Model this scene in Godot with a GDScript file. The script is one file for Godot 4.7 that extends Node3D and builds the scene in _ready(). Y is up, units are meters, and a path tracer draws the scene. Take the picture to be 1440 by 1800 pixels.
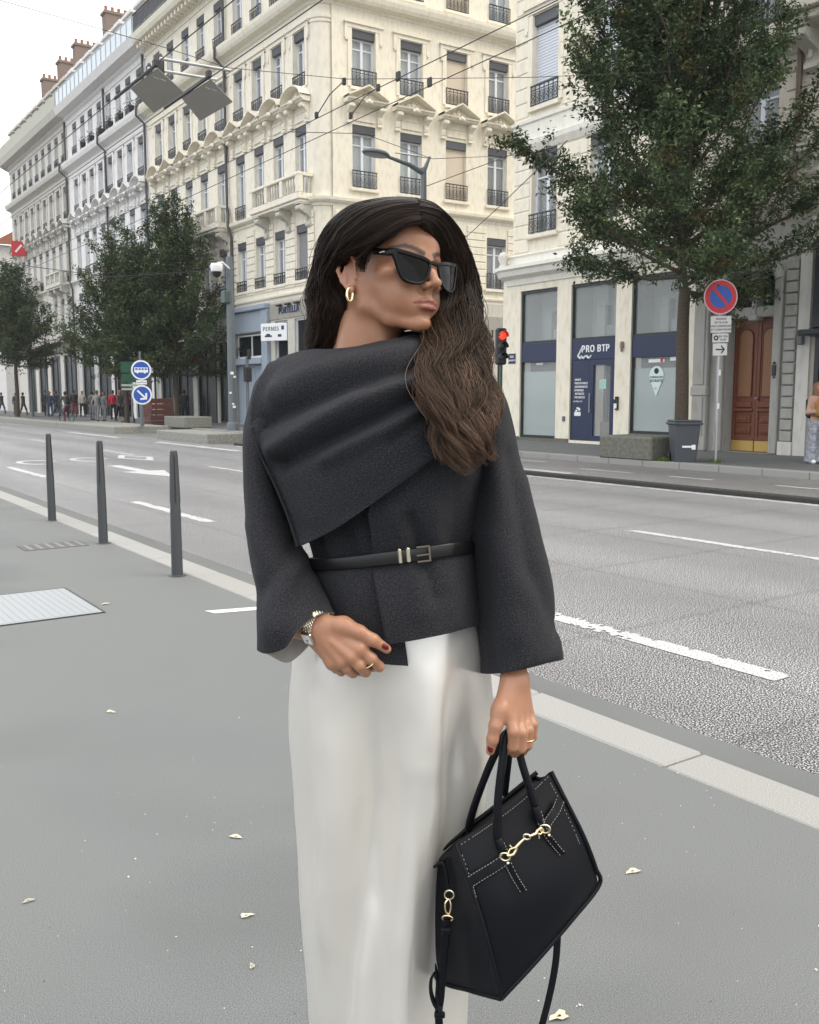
extends Node3D

var rng := RandomNumberGenerator.new()
var used := {}
var M := {}

func _ready() -> void:
	rng.seed = 71
	var cam := Camera3D.new()
	cam.name = "camera"
	cam.position = Vector3(0, 1.5, 0)
	cam.rotation_degrees = Vector3(-7.0139, -34.906, 0)
	cam.fov = 57.221
	cam.near = 0.05
	cam.far = 600.0
	add_child(cam)
	var we := WorldEnvironment.new()
	we.name = "world_environment"
	var env := Environment.new()
	env.background_mode = Environment.BG_SKY
	var sm := ProceduralSkyMaterial.new()
	sm.sky_top_color = Color(1.0, 1.0, 1.0)
	sm.sky_horizon_color = Color(0.80, 0.82, 0.845)
	sm.sky_curve = 0.35
	sm.ground_horizon_color = Color(0.5, 0.5, 0.5)
	sm.ground_bottom_color = Color(0.3, 0.3, 0.3)
	sm.sky_energy_multiplier = 1.0
	sm.sun_angle_max = 1.0
	var sky := Sky.new()
	sky.sky_material = sm
	env.sky = sky
	env.background_energy_multiplier = 1.5
	env.tonemap_mode = Environment.TONE_MAPPER_LINEAR
	env.tonemap_exposure = 1.6
	env.sdfgi_enabled = true
	env.ssao_enabled = true
	env.ssil_enabled = true
	env.fog_enabled = true
	env.fog_light_color = Color(0.90, 0.92, 0.95)
	env.fog_density = 0.0004
	we.environment = env
	add_child(we)
	var sun := DirectionalLight3D.new()
	sun.name = "sun"
	sun.light_color = Color(1.0, 0.97, 0.92)
	sun.light_energy = 0.5
	sun.light_angular_distance = 40.0
	sun.shadow_enabled = true
	sun.rotation_degrees = Vector3(-50, 42, 0)
	add_child(sun)
	materials()
	ground()
	facades()
	street()
	trees()
	crowd()
	woman()
	handbag()

# ---------------------------------------------------------------- helpers
class MB:
	var v := PackedVector3Array()
	var n := PackedVector3Array()
	var uv := PackedVector2Array()
	var c := PackedColorArray()
	var idx := PackedInt32Array()
	var col := Color(1, 1, 1)
	func vert(p: Vector3, nn: Vector3, t := Vector2.ZERO) -> int:
		v.append(p); n.append(nn); uv.append(t); c.append(col)
		return v.size() - 1
	func tri(a: int, b: int, d: int) -> void:   # counterclockwise seen from the front
		idx.append(a); idx.append(d); idx.append(b)
	func quad(a: Vector3, b: Vector3, d: Vector3, e: Vector3) -> void:
		var nn := (b - a).cross(d - a)
		if nn.length_squared() < 1e-16:
			nn = (d - a).cross(e - a)
		nn = nn.normalized()
		var i := vert(a, nn, Vector2(0, 0)); vert(b, nn, Vector2(1, 0)); vert(d, nn, Vector2(1, 1)); vert(e, nn, Vector2(0, 1))
		tri(i, i + 1, i + 2); tri(i, i + 2, i + 3)
	func box(tf: Transform3D, s: Vector3, bevel := 0.0) -> void:
		var h := s * 0.5
		var b := minf(bevel, minf(h.x, minf(h.y, h.z)) * 0.9)
		for ax in 3:
			for sg in [-1.0, 1.0]:
				var u := (ax + 1) % 3
				var w := (ax + 2) % 3
				var pts := []
				for k in [[-1, -1], [1, -1], [1, 1], [-1, 1]]:
					var p := Vector3.ZERO
					p[ax] = sg * h[ax]
					p[u] = k[0] * (h[u] - b)
					p[w] = k[1] * (h[w] - b)
					pts.append(tf * p)
				if sg > 0: quad(pts[0], pts[1], pts[2], pts[3])
				else: quad(pts[3], pts[2], pts[1], pts[0])
		if b > 0.0:
			for ax in 3:
				var u := (ax + 1) % 3
				var w := (ax + 2) % 3
				for su in [-1.0, 1.0]:
					for sw in [-1.0, 1.0]:
						var a := Vector3.ZERO; var a2 := Vector3.ZERO; var d := Vector3.ZERO; var d2 := Vector3.ZERO
						a[ax] = -(h[ax] - b); a[u] = su * h[u]; a[w] = sw * (h[w] - b)
						d[ax] = -(h[ax] - b); d[u] = su * (h[u] - b); d[w] = sw * h[w]
						a2 = a; a2[ax] = h[ax] - b
						d2 = d; d2[ax] = h[ax] - b
						if su * sw > 0: quad(tf * a, tf * d, tf * d2, tf * a2)
						else: quad(tf * d, tf * a, tf * a2, tf * d2)
			for sx in [-1.0, 1.0]:
				for sy in [-1.0, 1.0]:
					for sz in [-1.0, 1.0]:
						var a := tf * Vector3(sx * h.x, sy * (h.y - b), sz * (h.z - b))
						var d := tf * Vector3(sx * (h.x - b), sy * h.y, sz * (h.z - b))
						var e := tf * Vector3(sx * (h.x - b), sy * (h.y - b), sz * h.z)
						var nn := tf.basis * Vector3(sx, sy, sz).normalized()
						var i := vert(a, nn); vert(d, nn); vert(e, nn)
						if sx * sy * sz > 0: tri(i, i + 1, i + 2)
						else: tri(i, i + 2, i + 1)
	func bx(x0: float, x1: float, y0: float, y1: float, z0: float, z1: float, bevel := 0.0) -> void:
		box(Transform3D(Basis(), Vector3((x0 + x1) / 2, (y0 + y1) / 2, (z0 + z1) / 2)), Vector3(absf(x1 - x0), absf(y1 - y0), absf(z1 - z0)), bevel)
	# rows of points; smooth normals; cu closes each row; flip turns the outside
	func sheet(rows: Array, cu := false, flip := false, cols = null) -> void:
		var m := rows.size()
		var k: int = rows[0].size()
		var base := v.size()
		for j in m:
			for i in k:
				var il := i - 1; var ir := i + 1
				if cu:
					il = (il + k) % k; ir = ir % k
				else:
					il = maxi(il, 0); ir = mini(ir, k - 1)
				var du: Vector3 = rows[j][ir] - rows[j][il]
				var dv: Vector3 = rows[mini(j + 1, m - 1)][i] - rows[maxi(j - 1, 0)][i]
				var nn := du.cross(dv)
				if nn.length_squared() < 1e-18:
					if j == 0 and m > 1: nn = (rows[1][ir] - rows[1][il]).cross(rows[1][i] - rows[0][i])
					elif j == m - 1 and m > 1: nn = (rows[m - 2][ir] - rows[m - 2][il]).cross(rows[m - 1][i] - rows[m - 2][i])
				nn = nn.normalized()
				if flip: nn = -nn
				if cols != null: col = cols[j][i]
				vert(rows[j][i], nn, Vector2(float(i) / maxi(k - 1, 1), float(j) / maxi(m - 1, 1)))
		var last := k if cu else k - 1
		for j in m - 1:
			for i in last:
				var a := base + j * k + i
				var b := base + j * k + (i + 1) % k
				var d := a + k
				var e := b + k
				if flip: 
					tri(a, d, e); tri(a, e, b)
				else:
					tri(a, b, e); tri(a, e, d)
	func tube(pts: Array, r, sides := 8, caps := true) -> void:
		var rows := []
		var up := Vector3.UP
		var t0: Vector3 = (pts[1] - pts[0]).normalized()
		if absf(t0.dot(up)) > 0.9: up = Vector3.RIGHT
		for j in pts.size():
			var t: Vector3 = (pts[mini(j + 1, pts.size() - 1)] - pts[maxi(j - 1, 0)]).normalized()
			up = (up - t * up.dot(t)).normalized()
			var side := t.cross(up)
			var rr: float = r[j] if r is Array or r is PackedFloat32Array else r
			var row := PackedVector3Array()
			for i in sides:
				var a := TAU * i / sides
				row.append(pts[j] + (up * cos(a) + side * sin(a)) * rr)
			rows.append(row)
		sheet(rows, true)
		if caps:
			for e in [0, rows.size() - 1]:
				var nn: Vector3 = (pts[0] - pts[1]).normalized() if e == 0 else (pts[-1] - pts[-2]).normalized()
				var ci := vert(pts[e], nn)
				var b := v.size()
				for i in sides: vert(rows[e][i], nn)
				for i in sides:
					if e == 0: tri(ci, b + (i + 1) % sides, b + i)
					else: tri(ci, b + i, b + (i + 1) % sides)
	# profile of (radius, height) turned about the y axis of tf
	func lathe(tf: Transform3D, prof: Array, sides := 16) -> void:
		var rows := []
		for p in prof:
			var row := PackedVector3Array()
			for i in sides:
				var a := -TAU * i / sides
				row.append(tf * Vector3(p.x * cos(a), p.y, p.x * sin(a)))
			rows.append(row)
		sheet(rows, true)
	# flat polygon (counterclockwise seen from +z of tf) extruded to depth d behind it
	func prism(tf: Transform3D, poly: PackedVector2Array, d: float) -> void:
		if Geometry2D.is_polygon_clockwise(poly): 
			poly = poly.duplicate(); poly.reverse()
		var t := Geometry2D.triangulate_polygon(poly)
		for s in [0, 1]:
			var nn := (tf.basis * Vector3(0, 0, 1 if s == 0 else -1)).normalized()
			var b := v.size()
			for p in poly: vert(tf * Vector3(p.x, p.y, 0.0 if s == 0 else -d), nn, p)
			for i in range(0, t.size(), 3):
				var a1 := poly[t[i]]; var a2 := poly[t[i + 1]]; var a3 := poly[t[i + 2]]
				var ccw := (a2 - a1).cross(a3 - a1) > 0
				if ccw == (s == 0): tri(b + t[i], b + t[i + 1], b + t[i + 2])
				else: tri(b + t[i], b + t[i + 2], b + t[i + 1])
		for i in poly.size():
			var p := poly[i]; var q2 := poly[(i + 1) % poly.size()]
			quad(tf * Vector3(p.x, p.y, -d), tf * Vector3(q2.x, q2.y, -d), tf * Vector3(q2.x, q2.y, 0), tf * Vector3(p.x, p.y, 0))
	func arrays(tf := Transform3D()) -> Array:
		var a := []
		a.resize(Mesh.ARRAY_MAX)
		a[Mesh.ARRAY_VERTEX] = v; a[Mesh.ARRAY_NORMAL] = n; a[Mesh.ARRAY_TEX_UV] = uv; a[Mesh.ARRAY_COLOR] = c; a[Mesh.ARRAY_INDEX] = idx
		return a
	func mesh(m: Material) -> ArrayMesh:
		var am := ArrayMesh.new()
		am.add_surface_from_arrays(Mesh.PRIMITIVE_TRIANGLES, arrays())
		am.surface_set_material(0, m)
		return am

func numbered(called: String) -> String:
	if not used.has(called):
		used[called] = 0
		return called
	used[called] += 1
	return "%s_%03d" % [called, used[called]]

func thing(called: String, label: String, category: String, at := Vector3.ZERO, turn := 0.0, group := "") -> Node3D:
	var o := Node3D.new()
	o.name = numbered(called)
	add_child(o)
	o.position = at
	o.rotation.y = turn
	tag(o, label, category, group)
	return o

func tag(o: Node, label: String, category: String, group := "") -> void:
	o.set_meta("label", label)
	o.set_meta("category", category)
	if group: o.set_meta("group", group)

func obj(called: String, mb, m: Material, parent: Node = self) -> MeshInstance3D:
	var o := MeshInstance3D.new()
	o.mesh = mb.mesh(m) if mb is MB else mb
	if parent == self: called = numbered(called)
	o.name = called
	parent.add_child(o, true)
	return o

func struct(called: String, mb, m: Material) -> MeshInstance3D:
	var o := obj(called, mb, m)
	o.set_meta("kind", "structure")
	return o

func inst(called: String, mesh: Mesh, parent: Node, tf: Transform3D) -> MeshInstance3D:
	var o := MeshInstance3D.new()
	o.mesh = mesh
	o.name = called
	parent.add_child(o, true)
	o.transform = tf
	return o

func at(p: Vector3, ry := 0.0, s := 1.0) -> Transform3D:
	return Transform3D(Basis(Vector3.UP, ry).scaled(Vector3(s, s, s)), p)

func spline(p: Array, k: int) -> Array:   # Catmull-Rom through the points, k steps per span
	var out := []
	for i in p.size() - 1:
		var a = p[maxi(i - 1, 0)]; var b = p[i]; var c = p[i + 1]; var d = p[mini(i + 2, p.size() - 1)]
		for s in k:
			var t := float(s) / k
			out.append(cr(a, b, c, d, t))
	out.append(p[-1])
	return out

func cr(a, b, c, d, t: float):
	return (b * 2.0 + (c - a) * t + (a * 2.0 - b * 5.0 + c * 4.0 - d) * t * t + (b * 3.0 - a - c * 3.0 + d) * t * t * t) * 0.5

func lin(r: float, g: float, b: float) -> Color:
	return Color(r, g, b).linear_to_srgb()

func mat(key: String, color: Color, rough := 0.8, metal := 0.0) -> StandardMaterial3D:
	var m := StandardMaterial3D.new()
	m.resource_name = key
	m.albedo_color = color.linear_to_srgb()
	m.roughness = rough
	m.metallic = metal
	M[key] = m
	return m

func noise_tex(sd: int, freq: float, size: int, lo: Color, hi: Color, octaves := 4, kind := FastNoiseLite.TYPE_SIMPLEX_SMOOTH, mid = null, normal := false, bump := 4.0, stops := []) -> NoiseTexture2D:
	var f := FastNoiseLite.new()
	f.seed = sd; f.frequency = freq; f.noise_type = kind; f.fractal_octaves = octaves
	if kind == FastNoiseLite.TYPE_CELLULAR:
		f.cellular_return_type = FastNoiseLite.RETURN_CELL_VALUE
	var t := NoiseTexture2D.new()
	t.width = size; t.height = size; t.seamless = true; t.noise = f
	if normal:
		t.as_normal_map = true; t.bump_strength = bump
	else:
		var g := Gradient.new()
		g.set_color(0, lo); g.set_color(1, hi)
		if mid != null: g.add_point(0.5, mid)
		for st in stops: g.add_point(st[0], Color(st[1], st[1], st[1] * 1.01))
		t.color_ramp = g
	return t

func world_map(m: StandardMaterial3D, metres: float) -> void:
	m.uv1_triplanar = true
	m.uv1_world_triplanar = true
	m.uv1_scale = Vector3.ONE / metres

# a pane of text, printed flat: letters as geometry a few mm thick
var font_bold: SystemFont
var font_plain: SystemFont
func text(s: String, height: float, m: Material, parent: Node, tf: Transform3D, depth := 0.004, bold := true) -> MeshInstance3D:
	if font_bold == null:
		font_bold = SystemFont.new(); font_bold.font_names = PackedStringArray(["Droid Sans"]); font_bold.font_weight = 700
		font_plain = SystemFont.new(); font_plain.font_names = PackedStringArray(["Droid Sans"])
	var t := TextMesh.new()
	t.text = s
	t.font = font_bold if bold else font_plain
	t.font_size = 32
	t.pixel_size = height / 23.0
	t.depth = depth
	t.curve_step = 2.0
	t.material = m
	return inst("lettering", t, parent, tf)

func materials() -> void:
	var a := mat("asphalt", Color(1, 1, 1), 0.52)
	a.albedo_texture = noise_tex(3, 0.12, 1024, Color(0.12, 0.122, 0.126), Color(1, 1, 1), 2, FastNoiseLite.TYPE_SIMPLEX, null, false, 4.0, [[0.36, 0.24], [0.52, 0.40], [0.62, 0.58], [0.72, 0.9]])
	a.vertex_color_use_as_albedo = true
	a.normal_enabled = true
	a.normal_texture = noise_tex(4, 0.15, 1024, Color.BLACK, Color.WHITE, 2, FastNoiseLite.TYPE_SIMPLEX, null, true, 5.0)
	a.normal_scale = 0.7
	world_map(a, 1.7)
	a = mat("pavement", Color(1, 1, 1), 0.8)
	a.albedo_texture = noise_tex(5, 0.22, 1024, Color(0.25, 0.26, 0.263), Color(0.58, 0.592, 0.594), 4)
	a.vertex_color_use_as_albedo = true
	a.normal_enabled = true
	a.normal_texture = noise_tex(6, 0.33, 1024, Color.BLACK, Color.WHITE, 3, FastNoiseLite.TYPE_SIMPLEX, null, true, 2.0)
	a.normal_scale = 0.22
	world_map(a, 0.97)
	a = mat("granite", Color(0.9, 0.9, 0.89), 0.7)
	a.albedo_texture = noise_tex(8, 0.25, 512, Color(0.47, 0.47, 0.465), Color(0.76, 0.76, 0.755), 3)
	a.vertex_color_use_as_albedo = true
	world_map(a, 0.8)
	a = mat("concrete", Color(1, 1, 1), 0.85)
	a.albedo_texture = noise_tex(9, 0.02, 512, Color(0.46, 0.46, 0.44), Color(0.62, 0.62, 0.6), 6)
	a.vertex_color_use_as_albedo = true
	a.normal_enabled = true
	a.normal_texture = noise_tex(6, 0.1, 512, Color.BLACK, Color.WHITE, 4, FastNoiseLite.TYPE_SIMPLEX, null, true, 2.0)
	a.normal_scale = 0.4
	world_map(a, 1.1)
	a = mat("stucco", Color(1, 1, 1), 0.85)
	a.albedo_texture = noise_tex(10, 0.02, 1024, Color(0.90, 0.885, 0.85), Color(1.0, 1.0, 1.0), 6, FastNoiseLite.TYPE_SIMPLEX_SMOOTH, null, false, 4.0, [[0.45, 0.97]])
	a.vertex_color_use_as_albedo = true
	world_map(a, 5.0)
	a.uv1_scale = Vector3(0.2, 0.075, 0.2)
	a = mat("paint_white", Color(0.82, 0.82, 0.81), 0.6)
	a.albedo_texture = noise_tex(11, 0.1, 512, Color(0.6, 0.6, 0.6), Color(1, 1, 1), 4, FastNoiseLite.TYPE_SIMPLEX, Color(0.95, 0.95, 0.95))
	world_map(a, 0.9)
	mat("dark_metal", Color(0.035, 0.038, 0.042), 0.45, 0.3)
	mat("iron", Color(0.028, 0.03, 0.034), 0.5, 0.2)
	mat("pole_grey", Color(0.13, 0.15, 0.16), 0.5, 0.3)
	mat("galvanised", Color(0.42, 0.43, 0.44), 0.45, 0.6)
	mat("wire", Color(0.03, 0.03, 0.03), 0.6)
	mat("zinc", Color(0.33, 0.36, 0.40), 0.55, 0.2)
	mat("brick_dark", Color(0.20, 0.15, 0.125), 0.9)
	mat("roof_tile", Color(0.33, 0.13, 0.07), 0.85)
	mat("white", Color(0.78, 0.79, 0.80), 0.5)
	mat("black", Color(0.012, 0.012, 0.013), 0.5)
	mat("navy", Color(0.012, 0.022, 0.065), 0.45)
	mat("frame_white", Color(0.66, 0.69, 0.74), 0.5)
	mat("blind_box", Color(0.085, 0.088, 0.10), 0.6)
	mat("curtain_blue", Color(0.34, 0.39, 0.43), 0.8)
	mat("curtain_dark", Color(0.045, 0.05, 0.058), 0.7)
	mat("curtain_grey", Color(0.17, 0.175, 0.185), 0.8)
	mat("board_cream", Color(0.60, 0.52, 0.42), 0.8)
	mat("shutter_white", Color(0.62, 0.66, 0.72), 0.55)
	mat("shutter_grey", Color(0.25, 0.25, 0.26), 0.6)
	mat("red", Color(0.52, 0.012, 0.02), 0.45)
	mat("blue_sign", Color(0.008, 0.075, 0.40), 0.4)
	mat("green_sign", Color(0.008, 0.065, 0.036), 0.7)
	mat("plastic_grey", Color(0.06, 0.068, 0.08), 0.5)
	mat("rubber", Color(0.015, 0.015, 0.015), 0.7)
	mat("plant_green", Color(0.07, 0.12, 0.02), 0.8)
	mat("brass", Color(0.50, 0.33, 0.10), 0.4, 0.4)
	mat("litter", Color(0.55, 0.50, 0.38), 0.8)
	var g := mat("glass", Color(0.9, 0.95, 0.95), 0.03)
	g.metallic_specular = 0.32
	g.transparency = BaseMaterial3D.TRANSPARENCY_ALPHA
	g.albedo_color.a = 0.12
	g = mat("shop_glass", Color(0.012, 0.016, 0.017), 0.28)
	g.transparency = BaseMaterial3D.TRANSPARENCY_ALPHA
	g.albedo_color.a = 0.6
	g.metallic_specular = 0.3
	a = mat("wood", Color(1, 1, 1), 0.5)
	a.albedo_texture = noise_tex(14, 0.02, 512, Color(0.36, 0.17, 0.08), Color(0.48, 0.255, 0.13), 5)
	a.uv1_triplanar = true
	a.uv1_scale = Vector3(4, 0.4, 4)
	a = mat("bark", Color(1, 1, 1), 0.95)
	a.albedo_texture = noise_tex(15, 0.04, 512, Color(0.20, 0.17, 0.14), Color(0.44, 0.39, 0.33), 5)
	a.normal_enabled = true
	a.normal_texture = noise_tex(16, 0.04, 512, Color.BLACK, Color.WHITE, 4, FastNoiseLite.TYPE_SIMPLEX, null, true, 8.0)
	a.uv1_triplanar = true
	a.uv1_scale = Vector3(2.2, 0.8, 2.2)

	a = mat("leaf", Color(1, 1, 1), 0.62)
	a.metallic_specular = 0.3
	a.vertex_color_use_as_albedo = true
	a.backlight_enabled = true
	a.backlight = Color(0.25, 0.3, 0.12)

func flat(x0: float, x1: float, z0: float, z1: float, y: float, step: float, tint: Callable) -> MB:
	var b := MB.new()
	var nx := maxi(1, int(ceil((x1 - x0) / step)))
	var nz := maxi(1, int(ceil((z1 - z0) / step)))
	var rows := []
	var cols := []
	for j in nz + 1:
		var row := PackedVector3Array()
		var cr2 := PackedColorArray()
		for i in nx + 1:
			var p := Vector3(lerpf(x0, x1, float(i) / nx), y, lerpf(z0, z1, float(j) / nz))
			row.append(p)
			cr2.append(tint.call(p))
		rows.append(row)
		cols.append(cr2)
	b.sheet(rows, false, true, cols)
	return b

var gn := FastNoiseLite.new()
func ground() -> void:
	gn.seed = 12
	gn.frequency = 0.5
	gn.fractal_octaves = 4
	var plain := func(p: Vector3) -> Color: return Color(0.30, 0.29, 0.28)
	struct("ground", flat(-250, 320, -420, 120, -0.16, 60.0, plain), M.pavement)
	# carriageway, with paler worn wheel tracks along the street
	var road_tint := func(p: Vector3) -> Color:
		var w := 0.9 + 0.10 * cos((p.x - 4.6) * TAU / 1.85) + 0.22 * gn.get_noise_2d(p.x * 0.9, p.z * 0.12) + 0.10 * gn.get_noise_2d(p.x * 3.0 + 90, p.z * 3.0)
		return Color(w, w * 1.0, w * 1.015) * 0.93
	struct("road", flat(3.30, 12.45, -130, 12, -0.03, 0.30, road_tint), M.asphalt)
	var lane_tint := func(p: Vector3) -> Color:
		var w := 0.72 + 0.2 * gn.get_noise_2d(p.x * 0.9, p.z * 0.2)
		return Color(w, w * 0.975, w * 0.95)
	struct("bus_lane", flat(12.45, 16.2, -130, 12, -0.026, 0.5, lane_tint), M.asphalt)
	# near pavement with stains
	var stain := func(p: Vector3) -> Color:
		var s := gn.get_noise_2d(p.x * 0.5, p.z * 0.5)
		var s2 := gn.get_noise_2d(p.x * 2.2 + 40, p.z * 2.2)
		var s3 := gn.get_noise_2d(p.x * 0.9 - 70, p.z * 0.9)
		var w := 1.02 + 0.15 * s + 0.10 * s2
		if s3 < -0.22: w += (s3 + 0.22) * 0.5
		var warm := 0.03 * gn.get_noise_2d(p.x * 0.35 + 11, p.z * 0.35)
		return Color(w * (1.0 + warm), w, w * (1.0 - warm))
	struct("pavement", flat(-6, 2.95, -130, 10, 0.0, 0.16, stain), M.pavement)
	var gut := func(p: Vector3) -> Color:
		var w := 0.86 + 0.15 * gn.get_noise_2d(p.x * 3, p.z * 0.8)
		return Color(w, w, w)
	struct("gutter", flat(3.18, 3.43, -130, 10, -0.018, 0.25, gut), M.pavement)
	# pale stone kerb, stone by stone
	var kerb := MeshInstance3D.new()
	kerb.name = "kerb"
	var kb := MB.new()
	kb.bx(2.952, 3.198, -0.2, -0.012, -130, 10)
	kerb.mesh = kb.mesh(M.concrete)
	kerb.set_meta("kind", "structure")
	add_child(kerb)
	var stones := []
	for k in 4:
		var b := MB.new()
		var w := 0.92 + 0.05 * k
		b.col = Color(w, w, w * 0.985)
		b.bx(-0.125, 0.125, -0.10, 0.004, -0.493, 0.493, 0.009)
		stones.append(b.mesh(M.granite))
	for i in 70:
		inst("kerb_stone", stones[rng.randi() % 4], kerb, at(Vector3(3.078 + rng.randf_range(-0.003, 0.003), rng.randf_range(-0.002, 0.002), 6.08 - i)))
	# far pavement and its kerb
	var fp := flat(16.1, 20.6, -130, 12, 0.10, 0.5, func(p: Vector3) -> Color:
		var w := 0.80 + 0.12 * gn.get_noise_2d(p.x, p.z)
		return Color(w, w, w))
	struct("far_pavement", fp, M.pavement)
	var far_kerb := MeshInstance3D.new()
	far_kerb.name = "far_kerb"
	kb = MB.new()
	kb.col = Color(0.7, 0.7, 0.68)
	kb.bx(16.06, 16.3, -0.2, 0.09, -130, 12)
	far_kerb.mesh = kb.mesh(M.concrete)
	far_kerb.set_meta("kind", "structure")
	add_child(far_kerb)
	var fb := MB.new()
	fb.col = Color(0.86, 0.86, 0.84)
	fb.bx(-0.14, 0.14, -0.15, 0.106, -0.495, 0.495, 0.012)
	var fm := fb.mesh(M.granite)
	for i in 40:
		inst("kerb_stone", fm, far_kerb, at(Vector3(16.16, rng.randf_range(-0.002, 0.002), -7.5 - i)))
	# side street between the two corner buildings
	struct("side_street", flat(20.6, 60, -36.2, -24.0, -0.02, 2.0, lane_tint), M.asphalt)
	# separator of the bus lane: low dark kerb
	var sep := MB.new()
	sep.col = Color(0.12, 0.12, 0.12)
	sep.bx(12.42, 12.58, -0.1, 0.05, -27.5, 12, 0.02)
	struct("lane_separator", sep, M.concrete)
	markings()

func mark(b: MB, x0: float, x1: float, z0: float, z1: float, y := -0.024) -> void:
	b.quad(Vector3(x0, y, z0), Vector3(x0, y, z1), Vector3(x1, y, z1), Vector3(x1, y, z0))

# painted stripe whose edges and surface are chipped away
func worn(b: MB, x0: float, x1: float, z0: float, z1: float, y: float) -> void:
	var nx := maxi(4, int((x1 - x0) / 0.022))
	var nz := maxi(4, int((z1 - z0) / (0.03 if z1 > -15.0 else 0.12)))
	if z1 - z0 > 10.0: nz = int((z1 - z0) / 0.15)
	for j in nz:
		for i in nx:
			var u := (i + 0.5) / nx
			var cx := lerpf(x0, x1, u)
			var cz := lerpf(z0, z1, (j + 0.5) / nz)
			var e := minf(u, 1.0 - u) * 2.0
			var n := gn.get_noise_2d(cx * 42.0, cz * 30.0) + 0.6 * gn.get_noise_2d(cx * 6.0, cz * 3.0)
			if n > 0.02 + 0.75 * e: continue
			b.quad(Vector3(lerpf(x0, x1, float(i) / nx), y, lerpf(z0, z1, float(j) / nz)), Vector3(lerpf(x0, x1, float(i) / nx), y, lerpf(z0, z1, float(j + 1) / nz)), Vector3(lerpf(x0, x1, float(i + 1) / nx), y, lerpf(z0, z1, float(j + 1) / nz)), Vector3(lerpf(x0, x1, float(i + 1) / nx), y, lerpf(z0, z1, float(j) / nz)))

func markings() -> void:
	var y := -0.0255
	var names := []
	var lane_dashes := func(x: float, w: float, spans: Array, yy: float) -> void:
		for s in spans:
			var b := MB.new()
			worn(b, x - w / 2, x + w / 2, s[0], s[1], yy)
			struct("lane_marking", b, M.paint_worn if M.has("paint_worn") else M.paint_white)
	var pw := mat("paint_worn", Color(0.70, 0.71, 0.72), 0.65)
	pw.albedo_texture = noise_tex(21, 0.10, 512, Color(0.40, 0.41, 0.42), Color(1, 1, 1), 5, FastNoiseLite.TYPE_SIMPLEX, Color(0.88, 0.88, 0.88))
	world_map(pw, 1.1)
	lane_dashes.call(4.52, 0.17, [[-5.7, -2.91], [-13.5, -10.75], [-21.8, -18.6], [-29.5, -26.7], [-37.3, -34.5], [2.1, 5.0]], y)
	lane_dashes.call(8.2, 0.13, [[-7.3, -3.4], [-11.4, -9.2], [-19.5, -16.6], [-27.6, -24.4], [-35.6, -32.6], [-43.5, -40.6]], y)
	lane_dashes.call(11.2, 0.34, [[-31.0, -24.4], [-42.0, -35.0]], y)
	lane_dashes.call(12.25, 0.16, [[-27.0, 8.0]], y)
	lane_dashes.call(14.4, 0.14, [[-9.6, -7.2], [-11.9, -10.9], [-14.3, -12.8]], -0.021)
	lane_dashes.call(13.25, 0.5, [[-15.4, -13.4]], -0.021)
	lane_dashes.call(15.2, 0.16, [[-19.2, -16.2]], -0.021)
	# arrow, diamond and broken ring in the middle lanes
	var b := MB.new()
	b.prism(Transform3D(Basis(Vector3.RIGHT, -PI / 2), Vector3(0, -0.024, 0)), PackedVector2Array([Vector2(6.42, 20.9), Vector2(6.42, 19.0), Vector2(6.1, 19.0), Vector2(6.55, 17.3), Vector2(7.0, 19.0), Vector2(6.68, 19.0), Vector2(6.68, 20.9)]), 0.002)
	struct("lane_arrow", b, M.paint_worn)
	b = MB.new()
	for k in 4:
		var pts := [Vector2(7.85, 24.6), Vector2(8.3, 23.3), Vector2(7.85, 22.0), Vector2(7.4, 23.3)]
		var c0 := Vector2(7.85, 23.3)
		var p: Vector2 = pts[k]
		var q2: Vector2 = pts[(k + 1) % 4]
		b.prism(Transform3D(Basis(Vector3.RIGHT, -PI / 2), Vector3(0, -0.024, 0)), PackedVector2Array([p, q2, c0 + (q2 - c0) * 0.62, c0 + (p - c0) * 0.62]), 0.002)
	struct("lane_diamond", b, M.paint_worn)
	for ctr in [Vector2(5.4, 22.9), Vector2(6.7, 23.2)]:
		b = MB.new()
		for k in 15:
			var a0 := TAU * k / 20.0
			var a1 := TAU * (k + 1) / 20.0
			var e := Vector2(0.45, 0.8)
			b.prism(Transform3D(Basis(Vector3.RIGHT, -PI / 2), Vector3(0, -0.024, 0)), PackedVector2Array([ctr + Vector2(cos(a0), sin(a0)) * e, ctr + Vector2(cos(a1), sin(a1)) * e, ctr + Vector2(cos(a1), sin(a1)) * e * 0.72, ctr + Vector2(cos(a0), sin(a0)) * e * 0.72]), 0.002)
		struct("lane_symbol", b, M.paint_worn)
	# short white stripe on the near pavement
	b = MB.new()
	b.prism(Transform3D(Basis(Vector3.RIGHT, -PI / 2), Vector3(0, 0.004, 0)), PackedVector2Array([Vector2(2.52, 6.13), Vector2(2.94, 6.02), Vector2(2.94, 5.92), Vector2(2.55, 6.02)]), 0.002)
	struct("pavement_stripe", b, M.paint_white)
	# patches of darker repair along the gutter
	b = MB.new()
	mark(b, 12.6, 12.95, -27.4, 11, -0.022)
	struct("separator_edge_line", b, M.paint_worn)

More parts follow.
